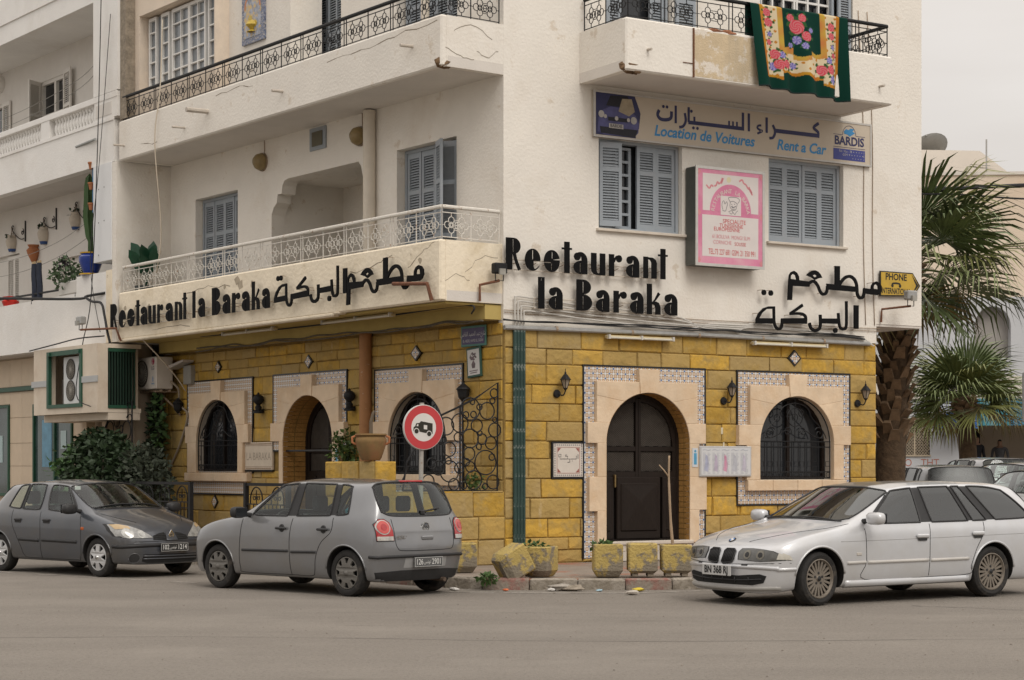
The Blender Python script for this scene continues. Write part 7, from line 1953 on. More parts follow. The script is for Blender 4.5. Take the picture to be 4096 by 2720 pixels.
MB().lathe([(0, 0), (.15, 0), (.19, .10), (.13, .14), (.17, .20), (.05, .22)], 14).build('pail', mat('red_plastic', (.55, .03, .02), .4, .05, 8), t, smooth=40)
t = fthing('L', 'pot_ladder', 'blue plank with small terracotta pots hung on the edge of the white panel', 'planter', -12.02, 1.10, 6.6)
MB().box(-.04, .03, -.02, .1, -.0, 1.05).build('plank', mat('blue_board', (.06, .16, .30), .7, .1, 6), t)
for z in (.85, .45, .05): MB().lathe([(0, 0), (.04, 0), (.06, .11), (.07, .11), (.07, .14), (.0, .14)], 12, (-.06, -.03, z)).build('pot', m_terr, t, smooth=40)
for z, lb in ((5.72, 'upper'), (5.40, 'lower')):
    t = fthing('L', 'washing_line', lb + ' thin washing line strung across the neighbouring loggia', 'line', -18, .6, z + .6)
    MB().tube(smoothline([(-4, 0, .1), (0, 0, -.15), (3, 0, .0), (5.95, -.3, .35)], 5), .006, 4).build('line', mat('grey_cord', (.25, .24, .22), .8, .1, 9), t)
for z, lb in ((9.55, 'upper'), (9.35, 'lower')):
    t = fthing('L', 'washing_line', lb + ' thin washing line across the top loggia of the neighbouring block', 'line', -16, .7, z)
    MB().tube(smoothline([(-4, 0, -.3), (0, 0, -.2), (2.5, 0, .0), (4.05, -.2, .25)], 5), .006, 4).build('line', mat('grey_cord', (.25, .24, .22), .8, .1, 9), t)
# tile panel and plant inside the restaurant's lower balcony
t = fthing('L', 'tile_picture', 'small pale blue tile panel on the end wall of the lower balcony', 'tile', -11.08, .75, 5.55)
MB().box(0, .02, -.28, .28, 0, .62, bev=.004).build('tile_face', mat('pale_blue_tile', (.48, .53, .53), .4, .12, 14, dirt=(.30, .38, .45), dscale=12, dpos=(.55, .6)), t)
t = fthing('L', 'balcony_plant', 'broad-leaved dark plant behind the left end of the white railing', 'plant', -10.45, .75, 4.2)
MB().lathe([(0, 0), (.14, 0), (.2, .6), (.22, .85), (.18, .85)], 14).build('pot', mat('dark_pot', (.05, .06, .06), .6, .1, 6), t)
lf = MB()
for k in range(14):
    a = k*.9; h_ = .9 + .35*(k % 5)/4; r_ = .12 + .22*((k*7) % 5)/4; c = Vector((r_*math.cos(a), r_*math.sin(a)*.6, h_ + .3)); d = Vector((math.cos(a)*.5, math.sin(a)*.4 - .2, .8)).normalized(); u = d.orthogonal().normalized()
    lf.add([c - d*.16, c + u*.11 - d*.05, c + u*.09 + d*.08, c + d*.2, c - u*.09 + d*.08, c - u*.11 - d*.05], [(0, 1, 2, 3), (0, 3, 4, 5)]); lf.tube([(0, 0, .85), c - d*.16], .008, 4)
lf.build('leaves', mat('rubber_leaf', (.012, .06, .03), .4, .25, 9), t)
# ------------------------------------------------------------------ lamps, pipes and cables on the restaurant walls
m_amberg = mat('lantern_glass', (.30, .25, .19), .2, .15, 9)
def lantern(fr, u, z, lab, style):
    t = fthing(fr, 'wall_lantern', lab, 'lantern', u, .03, z); t.scale = (.88,)*3
    if style == 'glass':
        MB().lathe([(.075, 0), (.06, -.03), (0, -.035)], 14, (-.06, 0, -.09), 'y').build('wall_plate', m_iron, t)
        MB().tube(smoothline([(-.05, -.03, -.09), (.0, -.10, -.12), (.03, -.13, -.04), (.03, -.13, .0)], 4), .012, 6).build('arm', m_iron, t)
        c = (.03, -.13, 0)
        MB().lathe([(.035, 0), (.085, .15)], 6, c).build('lamp_glass', m_amberg, t)
        k = MB().lathe([(.0, -.04), (.02, -.03), (.04, .0), (.038, .01)], 6, c).lathe([(.115, .15), (.10, .16), (.045, .23), (.02, .25), (.02, .27), (.008, .29), (.006, .34)], 6, c)
        for q in range(6): a = PI*q/3; k.tube([(c[0] + .036*math.cos(a), c[1] + .036*math.sin(a), 0), (c[0] + .088*math.cos(a), c[1] + .088*math.sin(a), .15)], .006, 4)
        k.build('lamp_cage', m_iron, t)
    elif style == 'solid':
        MB().lathe([(0, -.17), (.03, -.15), (.05, -.12), (.085, -.08), (.11, .05), (.13, .06), (.11, .09), (.05, .14), (.03, .16), (.02, .18)], 8, (0, -.11, 0)).build('body', m_iron, t); MB().box(-.03, .03, -.02, 0, -.05, .05).build('arm', m_iron, t)
    else:
        MB().lathe([(0, -.19), (.11, -.19), (.11, -.15), (.06, -.12), (.07, -.06), (.04, -.02), (.09, .03), (.115, .09), (.10, .15), (.05, .19), (.02, .20), (.025, .22), (0, .24)], 12, (0, -.10, 0)).build('body', m_iron, t, smooth=40); MB().box(-.05, .05, -.03, 0, -.19, -.1).build('arm', m_iron, t)
lantern('R', .985, 2.79, 'iron and glass wall lantern left of the big arched door', 'glass')
lantern('R', 4.18, 2.74, 'iron and glass wall lantern above the menu board', 'glass')
lantern('R', 7.03, 2.75, 'iron and glass wall lantern beside the palm trunk', 'glass')
lantern('L', -10.35, 2.77, 'black solid wall lantern beside the shrub and leftmost window', 'solid')
lantern('L', -.86, 2.73, 'black solid wall lantern beside the circle-patterned iron grille', 'solid')
lantern('L', -7.22, 2.73, 'black pineapple-topped wall lamp left of the left-hand door', 'p')
lantern('L', -4.14, 2.70, 'black pineapple-topped wall lamp between the left-hand door and the drain pipe', 'p')
for k, (u, z) in enumerate(((-7.25, 7.08), (-3.97, 7.085))):
    t = fthing('L', 'globe_lamp', ('left' if k == 0 else 'right') + ' dusty amber globe lamp under the upper balcony', 'lamp', u, 0, z)
    MB().lathe([(.15, -.02), (.16, -.06), (.13, -.14), (.07, -.19), (0, -.2)], 18, (0, 0, 0), 'y').build('globe', mat('amber_globe', (.26, .19, .085), .4, .2, 6), t, smooth=True); MB().lathe([(.165, 0), (.165, -.03)], 18, (0, 0, 0), 'y').build('rim', m_bracket, t); MB().tube([(.05, 0, .1), (.05, -.01, .42)], .008, 4).build('cable', m_bracket, t)
m_galv = mat('galvanised', (.36, .36, .35), .5, .15, 8, metal=.4); m_wcab = mat('white_conduit', (.55, .53, .49), .6, .08, 8); m_cable = mat('black_cable', (.015, .015, .016), .6, .2, 9)
m_dgreen = mat('flaking_green_pipe', (.025, .055, .047), .6, .2, 8, dirt=(.33, .36, .33), dscale=9, dpos=(.56, .72), stretch=(1, 1, .3))
for k, (x, r) in enumerate(((.17, .030), (.225, .027), (.28, .027), (.33, .024))):
    t = fthing('R', 'corner_pipe', ('first', 'second', 'third', 'fourth')[k] + ' from the corner of the four flaking dark green pipes', 'pipe', x, .05, .14, 'green pipes at the corner')
    MB().tube([(0, 0, 0), (-.0, 0, 3.52)], r, 8).build('pipe', m_dgreen, t, smooth=40)
    zt = 4.15 - .07*k
    MB().tube(smoothline([(0, 0, 3.52), (0, 0, zt - .20), (.02, 0, zt - .14), (.3, .0, zt - .15), (1.2, 0, zt - .22), (2.9, 0, zt - .30), (3.5, 0, 3.68 + .02*k), (4.2, 0, 3.66 + .03*k), (4.6, 0, 3.72 + .02*k), (6.5, 0, 3.68 - .02*k), (7.0, .0, 3.60 - .03*k)], 5), .013, 6).build('white_conduit', m_wcab, t, smooth=40)
t = fthing('R', 'wall_conduit', 'long galvanised conduit running along the top of the yellow stone', 'pipe', 0, .06, 3.68)
MB().tube([(-.02, 0, 0), (3.5, 0, .02), (7.22, 0, .0)], .035, 8).build('pipe', m_galv, t, smooth=40)
for x in (.9, 2.3, 3.6, 4.9, 6.2): MB().lathe([(.042, -.02), (.042, .02)], 8, (x, 0, .01), 'x').build('clip', m_bracket, t)
r_ = random.Random(4)
def sagline(fr, nm, lab, pts, d, r, m, cat='cable', n=5, group=None):
    t = fthing(fr, nm, lab, cat, pts[0][0], d, pts[0][1], group)
    o = [(p[0] - pts[0][0], (-(p[2] - d) if len(p) > 2 else 0), p[1] - pts[0][1]) for p in pts]
    MB().tube(smoothline(o, n), r, 5).build('strand', m, t, smooth=True)
    return t
for k in range(3):
    pts = [(x, 3.80 - .012*k + r_.uniform(-.02, .02) - (.0 if x < 7 else .02)) for x in [i*.42 - .05 for i in range(18)]]
    sagline('R', 'cable', ('lowest', 'middle', 'topmost')[2 - k] + ' of the black cables strung above the conduit', pts, .07 + .012*k, .010, m_cable, group='cables above the stone wall')
for k in range(2): sagline('R', 'cable', ('upper' if k else 'lower') + ' thin pale wire clipped above the black cables', [(i*.75, 3.90 + .05*k + r_.uniform(-.008, .008)) for i in range(11)], .02, .006, m_bracket)
for k in range(2):
    pts = [(-9.2 + i*.48, 3.80 + r_.uniform(-.03, .025) - .02*k) for i in range(20)]
    sagline('L', 'cable', ('outer' if k else 'inner') + ' dusty cable run under the beam of the left face', pts, .32 + .02*k, .014, mat('dusty_cable', (.13, .11, .08), .9, .3, 14))
sagline('L', 'cable', 'black cable under the lower balcony on the left face', [(-8.6, 4.0), (-6.4, 3.97), (-4.4, 3.96), (-2.6, 3.97), (-.2, 4.0), (-.05, 3.86)], .55, .014, m_cable)
def tubelamp(fr, u0, u1, z, d, lab):
    t = fthing(fr, 'fluorescent_lamp', lab, 'lamp', u0, d, z); w_ = u1 - u0
    MB().box(0, w_, -.04, .05, 0, .05, bev=.01).build('housing', mat('lamp_cream', (.52, .43, .25), .6, .08, 6), t); MB().tube([(.04, -.05, .012), (w_ - .04, -.05, .012)], .018, 8).build('tube', mat('unlit_tube', (.58, .55, .46), .4, .05, 6), t)
    for x in (.02, w_*.5, w_ - .02): MB().box(x - .015, x + .015, -.075, .0, -.008, .058).build('cap', m_wcab, t)
tubelamp('R', 1.80, 3.06, 3.58, .09, 'long unlit tube lamp above the big arched door'); tubelamp('R', 4.66, 6.22, 3.58, .09, 'long unlit tube lamp above the right-hand window')
tubelamp('L', -3.9, -1.85, 3.93, .75, 'unlit tube lamp under the balcony nearer the corner'); tubelamp('L', -7.3, -5.5, 3.93, .75, 'unlit tube lamp under the balcony above the left-hand door')
def flood(loc, rz, lab, arm, mm):
    t = thing('floodlight', lab, 'floodlight', loc, rz)
    MB().tube(arm, .022, 6).build('arm', mat('rusty_arm', (.16, .07, .04), .85, .3, 14), t)
    e = arm[-1]; MB().tube([(e[0] - .07, e[1], e[2] + .12), (e[0] - .07, e[1], e[2]), (e[0] + .07, e[1], e[2]), (e[0] + .07, e[1], e[2] + .12)], .008, 4).build('yoke', m_iron, t)
    MB().box(e[0] - .11, e[0] + .11, e[1] - .06, e[1] + .07, e[2] + .10, e[2] + .26, bev=.02).build('housing', mm, t); MB().box(e[0] - .09, e[0] + .09, e[1] + .071, e[1] + .075, e[2] + .12, e[2] + .24).box(e[0] - .05, e[0] + .05, e[1] - .10, e[1] - .06, e[2] + .08, e[2] + .17).build('glass', mat('dusty_lamp_glass', (.30, .29, .26), .3, .2, 8), t)
flood(W('R', 7.51, .03, 4.06), AR, 'grey floodlight on a rusty arm below the yellow phone sign', [(0, 0, 0), (0, -.02, .22), (.30, -.40, .26)], m_galv)
flood(W('L', .02, .45, 4.05), AR, 'black floodlight on a rusty arm at the corner beside the big letters', [(0, 0, 0), (0, 0, .24), (.28, -.10, .31)], m_iron)
flood(W('L', -10.68, 1.16, 4.0), AL, 'floodlight on a long rusty arm at the left end of the lower balcony', [(0, 0, 0), (0, -.1, .24), (-1.05, -.35, .26)], m_galv)
t = fthing('L', 'bracket_arm', 'bent rusty pipe arm in front of the balcony letters near the corner', 'bracket', -.20, 1.16, 4.04)
MB().tube([(0, 0, 0), (0, -.08, .24), (-.85, -.12, .30)], .03, 6).build('arm', mat('rusty_arm', (.16, .07, .04), .85, .3, 14), t)
# overhead service cables
for lab, pts, r in (('thick overhead cable reaching the left end of the balcony from the street', [(-22, 5.5, 2.2), (-16, 5.15, 1.9), (-12.6, 4.93, 1.3), (-12.0, 4.95, 1.25), (-11.4, 4.97, 1.16)], .028),
                    ('black cable dropping in a curve beside the floodlight', [(-12.0, 4.93, 1.3), (-11.7, 4.82, 1.3), (-11.25, 4.75, 1.3), (-11.1, 4.5, 1.3), (-10.98, 4.2, 1.3), (-10.95, 3.9, 1.25), (-11.2, 3.7, 1.2)], .026),
                    ('thin vertical cable down the white pier', [(-11.3, 12, 1.25), (-11.45, 8, 1.28), (-11.7, 5, 1.3), (-12.0, 4.0, 1.35), (-11.6, 3.0, 1.66), (-10.9, 2.75, 1.68)], .010),
                    ('second thin cable down the white pier', [(-11.05, 10.3, 1.2), (-11.45, 7.5, 1.25), (-11.75, 5.6, 1.3), (-11.3, 4.2, 1.3)], .007),
                    ('cable draped along the top of the cream cabinet', [(-13.9, 3.95, 1.65), (-12.6, 4.02, 1.65), (-11.6, 4.08, 1.62), (-10.9, 4.1, 1.4)], .014)):
    sagline('L', 'cable', lab, pts, pts[0][2], r, m_cable)
sagline('L', 'rope', 'pale cord hanging from the top railing down to the lower balcony', [(-9.35, 9.9, .95), (-9.1, 8.55, 1.12), (-9.2, 7.6, 1.18), (-9.3, 6.0, 1.0), (-9.5, 5.2, 1.0)], .95, .012, mat('pale_cord', (.55, .48, .38), .8, .05, 9), 'rope')
sagline('L', 'rope', 'slack pale cord from the balcony edge to the leftmost window frame', [(-9.9, 4.0, 1.1), (-9.85, 3.7, .8), (-9.95, 3.35, .4), (-10.0, 3.05, .14)], 1.1, .012, mat('pale_cord', (.55, .48, .38), .8, .05, 9), 'rope')
for u, lab in ((7.13, 'left'), (7.33, 'right')): sagline('R', 'cable', lab + ' thin pale wire running down the wall by the phone sign', [(u - .12, 9.3), (u, 7.2), (u, 5.4), (u + .05, 4.0)], .012, .007, m_bracket)
t = thing('overhead_cable', 'twisted black overhead cable leaving the right edge of the building', 'cable', (7.5, 34.5, 6.65))
MB().tube(smoothline([(-.4, -.4, -.05), (.3, 0, 0), (3, .5, .18), (8, 1.5, .42)], 6), .035, 6).tube(smoothline([(-.4, -.4, -.15), (.6, 0, -.1), (2.2, .4, -.12), (3.2, .6, .14)], 6), .018, 5).tube([(-.1, -.1, -.04), (.35, .0, 0)], .06, 7).build('strand', m_cable, t, kind='stuff')

# ------------------------------------------------------------------ terrace wall, amphora planter, round-pattern iron grilles
TW = fthing('R', 'terrace_wall', 'low ochre stone wall running left from the corner behind the silver hatchback', 'wall', -2.2, 0, .14)
MB().box(.0, 2.2, .012, .32, 0, 1.08).build('core', m_mortar, TW)
for c in blocks([0, .38, .715, 1.09], .0, 2.22, [], .50, rnd): block_mesh(*c, rnd).build('stone_block', m_stone, TW)
for k in range(4): MB().box(.02 + k*.545, .555 + k*.545, -.01, .33, 1.081, 1.10, bev=.004).build('coping', m_stone, TW)
def rings(name, lab, fr, u, d, z, cl, edge, posts):
    t = fthing(fr, name, lab, 'grille', u, d, z)
    MB().tube([(p[0], 0, p[1]) for p in edge], .016, 6).build('frame_bar', m_iron, t)
    for a, b in posts: MB().tube([(a[0], 0, a[1]), (b[0], 0, b[1])], .016, 6).build('post', m_iron, t)
    for (x, y_, r) in cl: MB().tube([(x + r*math.cos(2*PI*k/22), 0, y_ + r*math.sin(2*PI*k/22)) for k in range(22)], .0105, 5, closed=True).build('ring', m_iron, t)
    return t
ringpx = [(2145, 655, 72), (2210, 490, 38), (1990, 640, 95), (1895, 770, 80), (2050, 790, 55), (1990, 910, 80), (2100, 915, 45), (2180, 950, 55), (1980, 1050, 55), (1880, 900, 40), (1770, 800, 75), (1800, 1010, 60), (2130, 1130, 105), (2190, 1080, 28), (1790, 1115, 28), (2080, 860, 20), (2070, 985, 25), (1955, 1125, 30), (1990, 1170, 45), (1890, 1180, 45), (1800, 1210, 90), (1610, 1300, 55), (1700, 1180, 60), (1840, 1330, 50), (1930, 1340, 30), (2020, 1290, 80), (2200, 1310, 60), (2125, 1350, 25), (1560, 1340, 28), (2215, 735, 20), (2195, 560, 25), (1950, 695, 28), (2020, 690, 28), (2215, 830, 60), (1735, 925, 40), (1640, 1140, 45), (2010, 575, 22), (2075, 620, 26)]
cl = []
for (a, b, r) in ringpx:      # ring centres measured on the wall plane, in metres left of the corner
    u = -.07 - (2245 - a)*.00187; z = 1.239 + (1395 - b)*.001615
    cl.append((u, z - 1.24, r*.00174))
rings('iron_grille', 'black iron screen of many rings on the terrace wall at the corner', 'R', 0, -.05, 1.24, cl, [(-1.68, .02), (-.08, .0), (-.07, 1.62), (-.45, 1.38), (-.8, 1.22), (-1.09, 1.10), (-1.4, .75), (-1.62, .42), (-1.68, .02)], [((-.72, 0), (-.72, 1.27))])
TB = thing('stone_planter', 'square ochre stone planter box behind the silver hatchback with a clay amphora on top', 'planter', W('R', -2.16, .0, .14), AR)
bxm = MB().box(-.0, .34, -.0, .9, 0, 1.50); bxm.build('core', m_mortar, TB)
ang2 = AL - AR
for z0_, z1_ in ((.0, .5), (.5, 1.03), (1.03, 1.545)):
    block_mesh(.0, .34, z0_, z1_, rnd).build('stone_block', m_stone, TB)
    for a, b in ((-1.35, -.9), (-.9, -.42), (-.42, .0)): block_mesh(a, b, z0_, z1_, rnd).build('stone_block', m_stone, TB, (0, 0, 0), ang2)
MB().box(-1.35, 0, .0, .35, 0, 1.54).build('core', m_mortar, TB, (0, 0, 0), ang2)
AM = thing('amphora', 'wide clay amphora with two handles standing on the ochre stone planter', 'pot', W('R', -2.12, -.2, 1.695), 0)
MB().lathe([(0, 0), (.13, 0), (.15, .03), (.19, .14), (.225, .26), (.225, .31), (.20, .34), (.23, .365), (.225, .385), (.19, .38), (.18, .33)], 24).build('jar', mat('mossy_clay', (.20, .125, .05), .9, .2, 6, dirt=(.26, .12, .055), dscale=4, dpos=(.45, .7)), AM, smooth=40)
for s_ in (-1, 1): MB().tube([(s_*.22, -.03, .35), (s_*.27, -.04, .33), (s_*.265, -.04, .26), (s_*.215, -.03, .23)], .018, 6).build('handle', m_terr, AM)
MB().tube([(0, 0, .3), (-.0, 0, .55), (.03, 0, .68), (.05, 0, .72)], [.03, .026, .02, .01], 6).build('dead_stem', mat('grey_bark', (.13, .10, .07), .95, .2, 12), AM)
PP = thing('potted_shrub', 'small bright green leafy shrub left of the clay amphora', 'shrub', W('L', -4.15, .15, 1.69), 0)
leaf_cloud('foliage', mat('fresh_leaf', (.065, .11, .025), .5, .35, 9), PP, (0, 0, .22), (.33, .25, .30), 420, .085, 31); MB().tube([(0, 0, -.02), (.05, 0, .3)], .02, 5).tube([(0, 0, -.02), (-.15, 0, .3)], .015, 5).build('stem', m_leafd, PP)
PW = thing('wall_weed', 'small green plant behind the ring-patterned iron grille', 'plant', W('R', -.35, -.25, 1.24), 0)
leaf_cloud('foliage', mat('fresh_leaf', (.065, .11, .025), .5, .35, 9), PW, (0, 0, .14), (.13, .1, .14), 120, .06, 32); MB().tube([(0, 0, 0), (0, 0, .15)], .01, 4).build('stem', m_leafd, PW)
# second ring grille, railings and shrub by the neighbour
r_ = random.Random(12); cl = []
for (x, y_, r) in ((.35, .35, .17), (.80, .55, .20), (.45, .78, .16), (.15, .62, .1), (.75, .95, .13), (1.15, .30, .2), (1.18, .75, .18), (1.10, 1.12, .15), (.60, 1.02, .07), (.95, .78, .07), (.62, .30, .09), (.30, .1, .10), (.8, .18, .15), (1.3, .5, .06), (.93, .34, .06), (.28, .52, .06), (1.32, .98, .08)): cl.append((x, y_, r))
rings('iron_grille', 'dark iron screen of rings rising above the shrub under the air conditioner', 'L', -11.95, 1.0, 1.55, cl, [(0, 0), (.02, .45), (.15, .75), (.42, 1.02), (.85, 1.22), (1.42, 1.30), (1.42, 0), (0, 0)], [])
def railfence(lab, u0, u1, d):
    t = fthing('L', 'iron_railing', lab, 'railing', u0, d, .14); w_ = u1 - u0
    MB().box(0, w_, -.02, .02, 1.15, 1.20).box(0, w_, -.015, .015, .12, .15).build('rail', m_iron, t)
    MB().box(0, w_, -.012, .012, .84, .86).box(0, w_, -.012, .012, .74, .755).build('mid_rail', m_iron, t)
    for x in (0, w_): MB().box(x - .035, x + .035, -.035, .035, 0, 1.20).build('post', m_iron, t)
    n = int(w_/.125)
    for k in range(1, n): MB().tube([(w_*k/n, 0, .13), (w_*k/n, 0, .85)], .010, 5).build('baluster', m_iron, t)
    m_ = max(1, int(w_/.62))
    for k in range(m_):
        c = w_*(k + .5)/m_; q = MB().tube([(c + p[0], 0, .86 + p[1]) for p in [(-.2, 0)] + arc(0, .05, .2, .22, 180, 0, 12) + [(.2, 0)]], .012, 5)
        q.tube([(c, 0, .85), (c, 0, 1.08)], .008, 4)
        for s_ in (-1, 1): q.tube([(c + s_*p[0], 0, .86 + p[1]) for p in spiral(.06, .10, .01, .055, 0, 1.1, 12)], .008, 4)
        q.build('scroll_panel', m_iron, t)
railfence('black iron railing gate behind the dark grey hatchback', -9.6, -6.95, 1.6); railfence('short black iron railing left of the silver hatchback roof', -4.98, -3.6, 1.6)
BU = thing('shrub', 'large dense dark green shrub behind the dark grey hatchback', 'shrub', W('L', -10.6, 1.4, .14), AL)
leaf_cloud('crown', m_leafd, BU, (-.35, 0, 1.35), (1.45, .6, .72), 3600, .13, 41); leaf_cloud('crown_top', m_leafd, BU, (-.55, .0, 1.85), (.75, .4, .35), 900, .12, 42); leaf_cloud('side_growth', mat('dull_leaf', (.035, .045, .028), .7, .3, 9), BU, (1.25, .1, 1.15), (.85, .4, .75), 1500, .12, 43)
leaf_cloud('bright_tips', m_leafg, BU, (-1.0, -.35, 1.35), (.75, .35, .55), 260, .13, 44, kind='stuff')
tr = MB()
for k in range(7): a = k*.9; tr.tube([(.1*math.cos(a), .1*math.sin(a), 0), (.4*math.cos(a) - .2, .3*math.sin(a), .7), (1.0*math.cos(a) - .3, .4*math.sin(a), 1.6)], [.05, .035, .012], 6)
tr.build('trunk', mat('shrub_bark', (.07, .055, .04), .95, .2, 12), BU)
IV = thing('climbing_ivy', 'thin ivy climbing the stone wall under the air conditioner', 'ivy', W('L', -10.95, .25, .14), AL)
leaf_cloud('foliage', m_leafd, IV, (0, -.05, 1.9), (.24, .12, 1.2), 420, .12, 45); leaf_cloud('bright_foliage', m_leafg, IV, (.25, -.1, 2.3), (.22, .1, .65), 120, .12, 46); MB().tube(smoothline([(-.3, 0, 0), (-.1, 0, 1), (0, 0, 2), (.25, 0, 3)], 5), .03, 5).tube([(-.15, 0, 0), (-.05, 0, 2.9)], .03, 5).build('stem', mat('shrub_bark', (.07, .055, .04), .95, .2, 12), IV)

# ------------------------------------------------------------------ concrete planters along the kerb
m_plant = mat('worn_yellow_planter', (.44, .33, .11), .9, .10, 5, bump=.9, bscale=30, dirt=(.21, .18, .135), dscale=3.4, dpos=(.47, .53), objvar=.08)
m_soil = mat('dry_soil', (.09, .065, .045), .95, .3, 15, bump=.8)
def planter(x, y, rz, lab, w_=.40, h=.40, rot=None, feet=False, z=.152, extra=None):
    t = thing('concrete_planter', lab, 'planter', (x, y, z), rad(rz), 'yellow concrete planters along the kerb')
    if rot: t.rotation_euler = [rad(a) for a in rot]
    a, b, e = w_*.5, w_*.40, .018
    prof = [(b*.9, .0 if not feet else .05), (b, .02 if not feet else .05), (a, .085), (a, h - .01), (a - .012, h), (a - .05, h), (a - .06, h - .06)]
    mb = MB(); V_ = []; J = random.Random(int(x*100))
    for (r, hh) in prof:
        for (cx, cy) in ((-1, -1), (1, -1), (1, 1), (-1, 1)):
            for (ox, oy) in (((1, 0), (0, 1)) if cx*cy > 0 else ((0, 1), (1, 0))): V_.append((cx*(r - e*ox) + J.uniform(-.004, .004), cy*(r - e*oy) + J.uniform(-.004, .004), hh + J.uniform(-.004, .004)))
    # order corners consistently
    n = 8; V2_ = []
    for i in range(len(prof)):
        ring = V_[i*n:(i+1)*n]; ring.sort(key=lambda p: math.atan2(p[1], p[0])); V2_ += ring
    F_ = [(i*n + k, i*n + (k+1) % n, (i+1)*n + (k+1) % n, (i+1)*n + k) for i in range(len(prof)-1) for k in range(n)]
    F_.append(tuple(range(n))[::-1]); mb.add(V2_, F_).build('body', m_plant, t)
    MB().box(-a + .055, a - .055, -a + .055, a - .055, h - .09, h - .05, jit=.0).build('soil', m_soil, t)
    if feet:
        for s_ in (-1, 1): MB().box(s_*(a - .09) - .04, s_*(a - .09) + .04, -a + .05, a - .05, -.0, .06, bev=.008).build('foot', m_concrete, t)
    return t
planter(-.70, 26.25, 8, 'grey concrete planter half hidden behind the silver hatchback tail'); 
planter(.36, 25.15, -22, 'yellow concrete planter with weeds at the foot of the green pipes')
planter(1.26, 25.10, 2, 'yellow concrete planter with a broad grey worn base, left of three in a row', w_=.385, h=.43)
planter(1.72, 25.15, 1, 'yellow concrete planter on two feet, middle of three in front of the door', w_=.385, h=.44, feet=True)
planter(2.17, 25.2, 0, 'yellow concrete planter holding the bare sapling beside the white estate', w_=.40, h=.42, feet=True)
tp_ = planter(-.16, 24.85, 0, 'yellow concrete planter tipped over on its side at the kerb', w_=.38, h=.40, rot=(0, 62, 25), z=.25)
st = thing('bare_sapling', 'leafless forked sapling standing in the planter before the arched door', 'sapling', (2.14, 25.2, .50))
MB().tube(smoothline([(0, 0, 0), (-.03, 0, .3), (-.05, .0, .7), (-.06, 0, 1.0), (-.055, 0, 1.25)], 4), [.02]*5 + [.016]*6 + [.013]*6, 6).tube([(-.055, 0, .96), (-.12, 0, 1.05), (-.19, 0, 1.13)], [.011, .009, .006], 5).build('stem', mat('pale_bark', (.36, .26, .17), .9, .15, 12), st, smooth=True)
for (x, y, nm) in ((.30, 25.15, 'tuft of weeds in the planter below the green pipes'), (1.2, 25.1, 'thin weeds in the planter left of three'), (-.32, 24.65, 'weeds at the foot of the tipped planter')):
    t = thing('weed_tuft', nm, 'weeds', (x, y, .54 if y > 24.7 else .14)); leaf_cloud('blades', mat('weed_green', (.06, .11, .03), .7, .3, 9), t, (0, 0, .02), (.15, .12, .05), 90, .07, int(x*100) + 900)
# litter in the gutter
for k, (x, y, nm, m_, s_) in enumerate(((.62, 24.55, 'grey crumpled paper in the gutter', mat('litter_grey', (.33, .30, .26), .9, .15, 9), .16), (.80, 24.5, 'crushed grey sheet in the gutter beside the crumpled paper', mat('litter_brown', (.28, .24, .19), .9, .15, 9), .14), (1.12, 24.35, 'pale blue scrap in the gutter', mat('litter_blue', (.35, .50, .58), .6, .1, 9), .05), (1.62, 24.4, 'yellow crushed packet in the gutter', mat('litter_yellow', (.58, .45, .04), .6, .1, 9), .08), (-.08, 24.45, 'orange scrap by the tipped planter', mat('litter_orange', (.55, .14, .05), .6, .1, 9), .05), (-.75, 24.55, 'white cup lying in the road by the kerb', mat('litter_white', (.62, .60, .57), .6, .05, 9), .07), (1.5, 23.75, 'flattened pale scrap on the road', mat('litter_pale', (.42, .38, .33), .9, .1, 9), .10), (.5, 24.42, 'small white scrap in the gutter', mat('litter_white', (.62, .60, .57), .6, .05, 9), .06))):
    o = chunk(None, 0, 0, s_*.22, s_, s_*.55, s_*.3, m_, 60 + k, 'litter'); o.location = (x, y, .01); tag(o, nm, 'litter')
